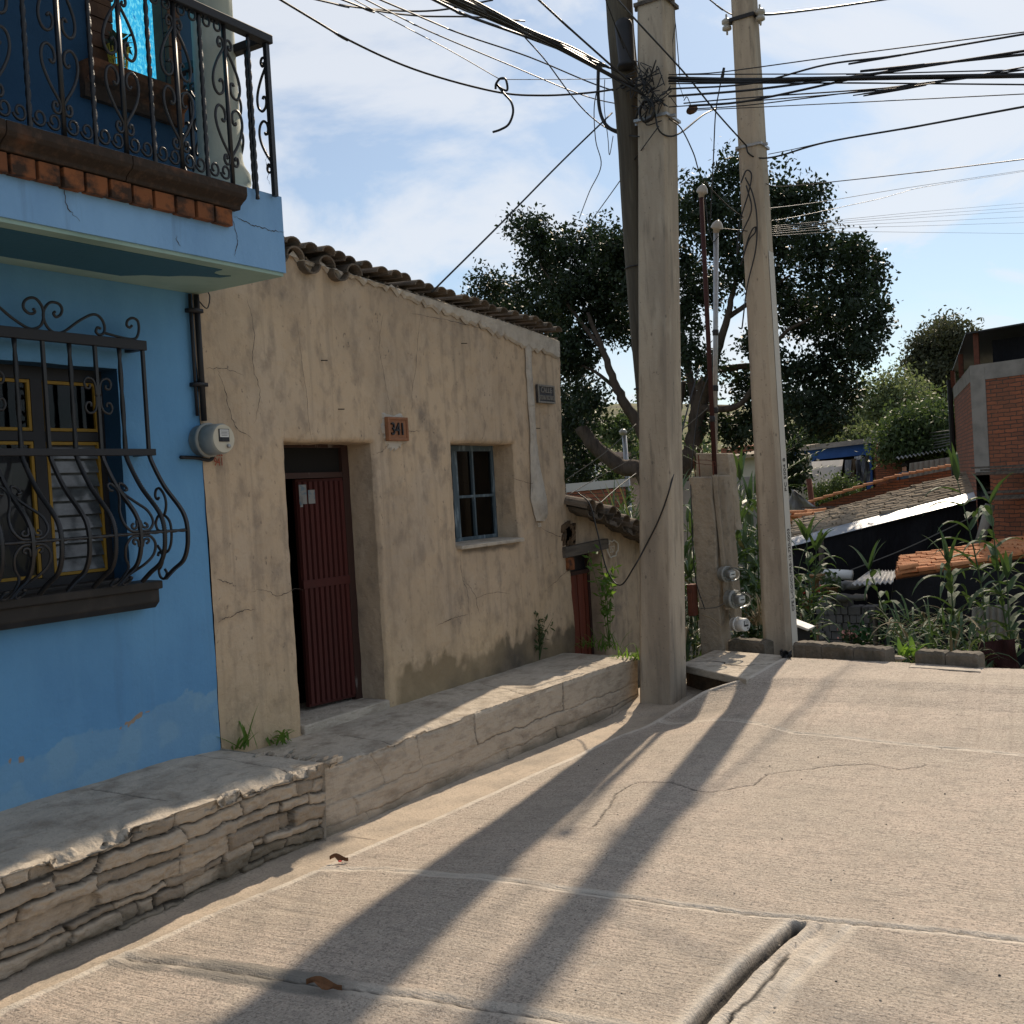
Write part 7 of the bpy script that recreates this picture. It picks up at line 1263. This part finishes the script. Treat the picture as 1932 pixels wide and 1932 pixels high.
mb = MB(); p, q = ony(1360, 846, 46), ony(1450, 838, 46); mb.wall(p, q, -2.6, (p.z, q.z)); mb.quad(p+V((0, .01, 0)), q+V((0, .01, 0)), q+V((0, 4, .2)), p+V((0, 4, .2))); tag(mb.build('red_roofed_house', redbrick), 'reddish brick house front just above the white house roof', 'house')
a, b = ony(1062, 868, 44), ony(1166, 855, 46); PH = thing('pink_house', 'pale pink house with white-framed windows below the cut bough', 'house', (a.x, a.y, -2.4)); mb = MB(); mb.prism([V((a.x, a.y, -2.6)), V((b.x, b.y, -2.6)), b, a], (0, .3, 0)); mb.prism([V((b.x, b.y, -2.6)), V((b.x+.8, b.y+5, -2.6)), b+V((.8, 5, 0)), b+V((0, .3, 0))], (.2, 0, 0)); mb.build('wall', pink, PH)
mb = MB(); mb.prism([a+V((0, -.5, -.55)), b+V((.1, -.5, -.5)), b+V((.1, -.5, .05)), a+V((0, -.5, .02))], (0, 5, 0)); mb.build('roof', pink, PH)
for x0, x1, y0, y1 in ((1068, 1108, 888, 922), (1120, 1142, 879, 888)):
    p, q = ony(x0, y0, 44.6), ony(x1, y1, 44.6); mb = MB(); d_ = V((0, -.06, 0)); yy = (a.y+b.y)/2-.9
    mb.box((p.x, yy-.05, q.z), (q.x, yy+1.5, p.z)); wn_ = mb.build('window', dark, PH); mb = MB(); n = 3
    for k in range(n+1): xx = p.x+(q.x-p.x)*k/n; mb.box((xx-.03, yy-.12, q.z), (xx+.03, yy-.055, p.z))
    mb.box((p.x-.03, yy-.121, q.z-.05), (q.x+.03, yy-.054, q.z)); mb.box((p.x-.03, yy-.121, p.z), (q.x+.03, yy-.054, p.z+.05)); mb.box((p.x+.03, yy-.119, (p.z+q.z)/2-.025), (q.x-.03, yy-.056, (p.z+q.z)/2+.025)); mb.build('window_frame', whitef, wn_)
p, q = ony(1120, 890, 44.2), ony(1142, 925, 44.2); mb = MB(); mb.box((p.x, p.y-.3, q.z), (q.x, p.y-.2, p.z)); mb.build('white_panel', whitef, PH)
a, b = ony(1070, 929, 20), ony(1180, 918, 20.5); GW = thing('garden_wall', 'low garden wall of red brick with a white rendered top behind the small house', 'wall', (a.x, a.y, -1.5)); mb = MB(); mb.wall(a, b, -2, (a.z, b.z)); mb.build('brick_face', redbrick, GW); mb = MB(); mb.prism([a+V((0, -.04, 0)), b+V((0, -.04, 0)), b+V((0, -.04, .16)), a+V((0, -.04, .18))], (0, .2, 0)); mb.build('white_top', whiter, GW)
p = ony(1178, 822, 30); q = ony(1192, 985, 30); SL = thing('street_lamp', 'thin grey street lamp beside the creeper, left of the thick pole', 'street lamp', (q.x, q.y, gz_(q.x, q.y))); m = MB(); m.tube([V((q.x, q.y, gz_(q.x, q.y))), p], .075, 10); m.build('post', steel, SL, smooth=True); m = MB(); m.lathe(p+V((.0, -.1, .02)), [(.05, 0), (.11, .03), (.13, .10), (.08, .17), (.02, .19)], (.3, -.3, 1), 14); m.build('lamp_head', porc, SL, smooth=True)
mb = MB(); a, b = ony(1275, 912, 15), ony(1312, 905, 15); mb.wall(a, b, -1.8, (a.z, b.z)); mb.wall(b, b+V((.2, 2, 0)), -1.8, b.z); tag(mb.build('grey_yard_wall', cbeam), 'grey block wall seen in the gap left of the meter pillar', 'wall')
# ------------------------------------------------------------------ camera, sun, sky
cam = bpy.data.cameras.new('camera'); co = bpy.data.objects.new('camera', cam); COL.objects.link(co); S.camera = co
cam.sensor_width = 36; cam.lens = FL/1932*36; cam.clip_end = 6000; cam.clip_start = .05
M = Matrix(((R[0][0], -R[0][1], -R[0][2], 0), (R[1][0], -R[1][1], -R[1][2], 0), (R[2][0], -R[2][1], -R[2][2], H), (0, 0, 0, 1))); co.matrix_world = M
sd_ = V((math.sin(AZ)*math.cos(EL), math.cos(AZ)*math.cos(EL), math.sin(EL)))
sun = bpy.data.lights.new('sun', 'SUN'); sun.energy = SUN; sun.angle = math.radians(.85); sun.color = (1, .84, .65); so = bpy.data.objects.new('sun', sun); COL.objects.link(so); so.rotation_euler = sd_.to_track_quat('Z', 'Y').to_euler()
W = bpy.data.worlds.new('World'); S.world = W; W.use_nodes = True; nt = W.node_tree; N = nt.nodes; L = nt.links
bg = N['Background']; bg.inputs['Strength'].default_value = SKY
sk = N.new('ShaderNodeTexSky'); sk.sky_type = 'NISHITA'; sk.sun_disc = False; sk.sun_elevation = EL; sk.sun_rotation = AZ; sk.altitude = 300; sk.dust_density = .6; sk.air_density = 1.0; sk.ozone_density = 1.0
tc = N.new('ShaderNodeTexCoord'); sep = N.new('ShaderNodeSeparateXYZ'); L.new(tc.outputs['Generated'], sep.inputs[0])
def mth(op, a, b=None):
    n = N.new('ShaderNodeMath'); n.operation = op
    for i, q in enumerate((a, b)):
        if q is None: continue
        if isinstance(q, (int, float)): n.inputs[i].default_value = q
        else: L.new(q, n.inputs[i])
    return n.outputs[0]
dz = mth('ADD', mth('MAXIMUM', sep.outputs['Z'], 0), .16); cmb = N.new('ShaderNodeCombineXYZ'); L.new(mth('DIVIDE', sep.outputs['X'], dz), cmb.inputs[0]); L.new(mth('DIVIDE', sep.outputs['Y'], dz), cmb.inputs[1])
def nz(scale, detail, dist, loc):
    mp = N.new('ShaderNodeMapping'); mp.inputs['Scale'].default_value = scale; mp.inputs['Location'].default_value = loc; L.new(cmb.outputs[0], mp.inputs[0]); t = N.new('ShaderNodeTexNoise'); t.inputs['Scale'].default_value = 1; t.inputs['Detail'].default_value = detail; t.inputs['Distortion'].default_value = dist; t.inputs['Roughness'].default_value = .58; L.new(mp.outputs[0], t.inputs['Vector']); return t.outputs['Fac']
def rmp(o, lo, hi, a=0, b=1):
    r = N.new('ShaderNodeMapRange'); r.interpolation_type = 'SMOOTHSTEP'; r.inputs[1].default_value = lo; r.inputs[2].default_value = hi; r.inputs[3].default_value = a; r.inputs[4].default_value = b; L.new(o, r.inputs[0]); return r.outputs[0]
cl = mth('MULTIPLY', rmp(nz((1.25, 1.0, 1), 10, .6, (3.1+CLX, 1.7+CLY, 0)), .41, .61), .80); ve = mth('MULTIPLY', rmp(nz((.5, .4, 1), 6, .5, (7.3+CLX, 2.2+CLY, 0)), .40, .64), .6)
fac = mth('MAXIMUM', mth('MAXIMUM', cl, ve), .24)
mix = N.new('ShaderNodeMix'); mix.data_type = 'RGBA'; L.new(fac, mix.inputs['Factor']); tn = N.new('ShaderNodeMix'); tn.data_type = 'RGBA'; tn.blend_type = 'MULTIPLY'; tn.inputs['Factor'].default_value = 1; L.new(sk.outputs[0], tn.inputs['A']); tn.inputs['B'].default_value = TINT; L.new(tn.outputs['Result'], mix.inputs['A']); mix.inputs['B'].default_value = CLOUD
L.new(mix.outputs['Result'], bg.inputs['Color'])
S.view_settings.view_transform = 'Standard'; S.view_settings.look = 'None'; S.view_settings.exposure = EXPO; S.view_settings.gamma = 1
S.cycles.max_bounces = 8; S.cycles.transparent_max_bounces = 12; S.cycles.use_denoising = True
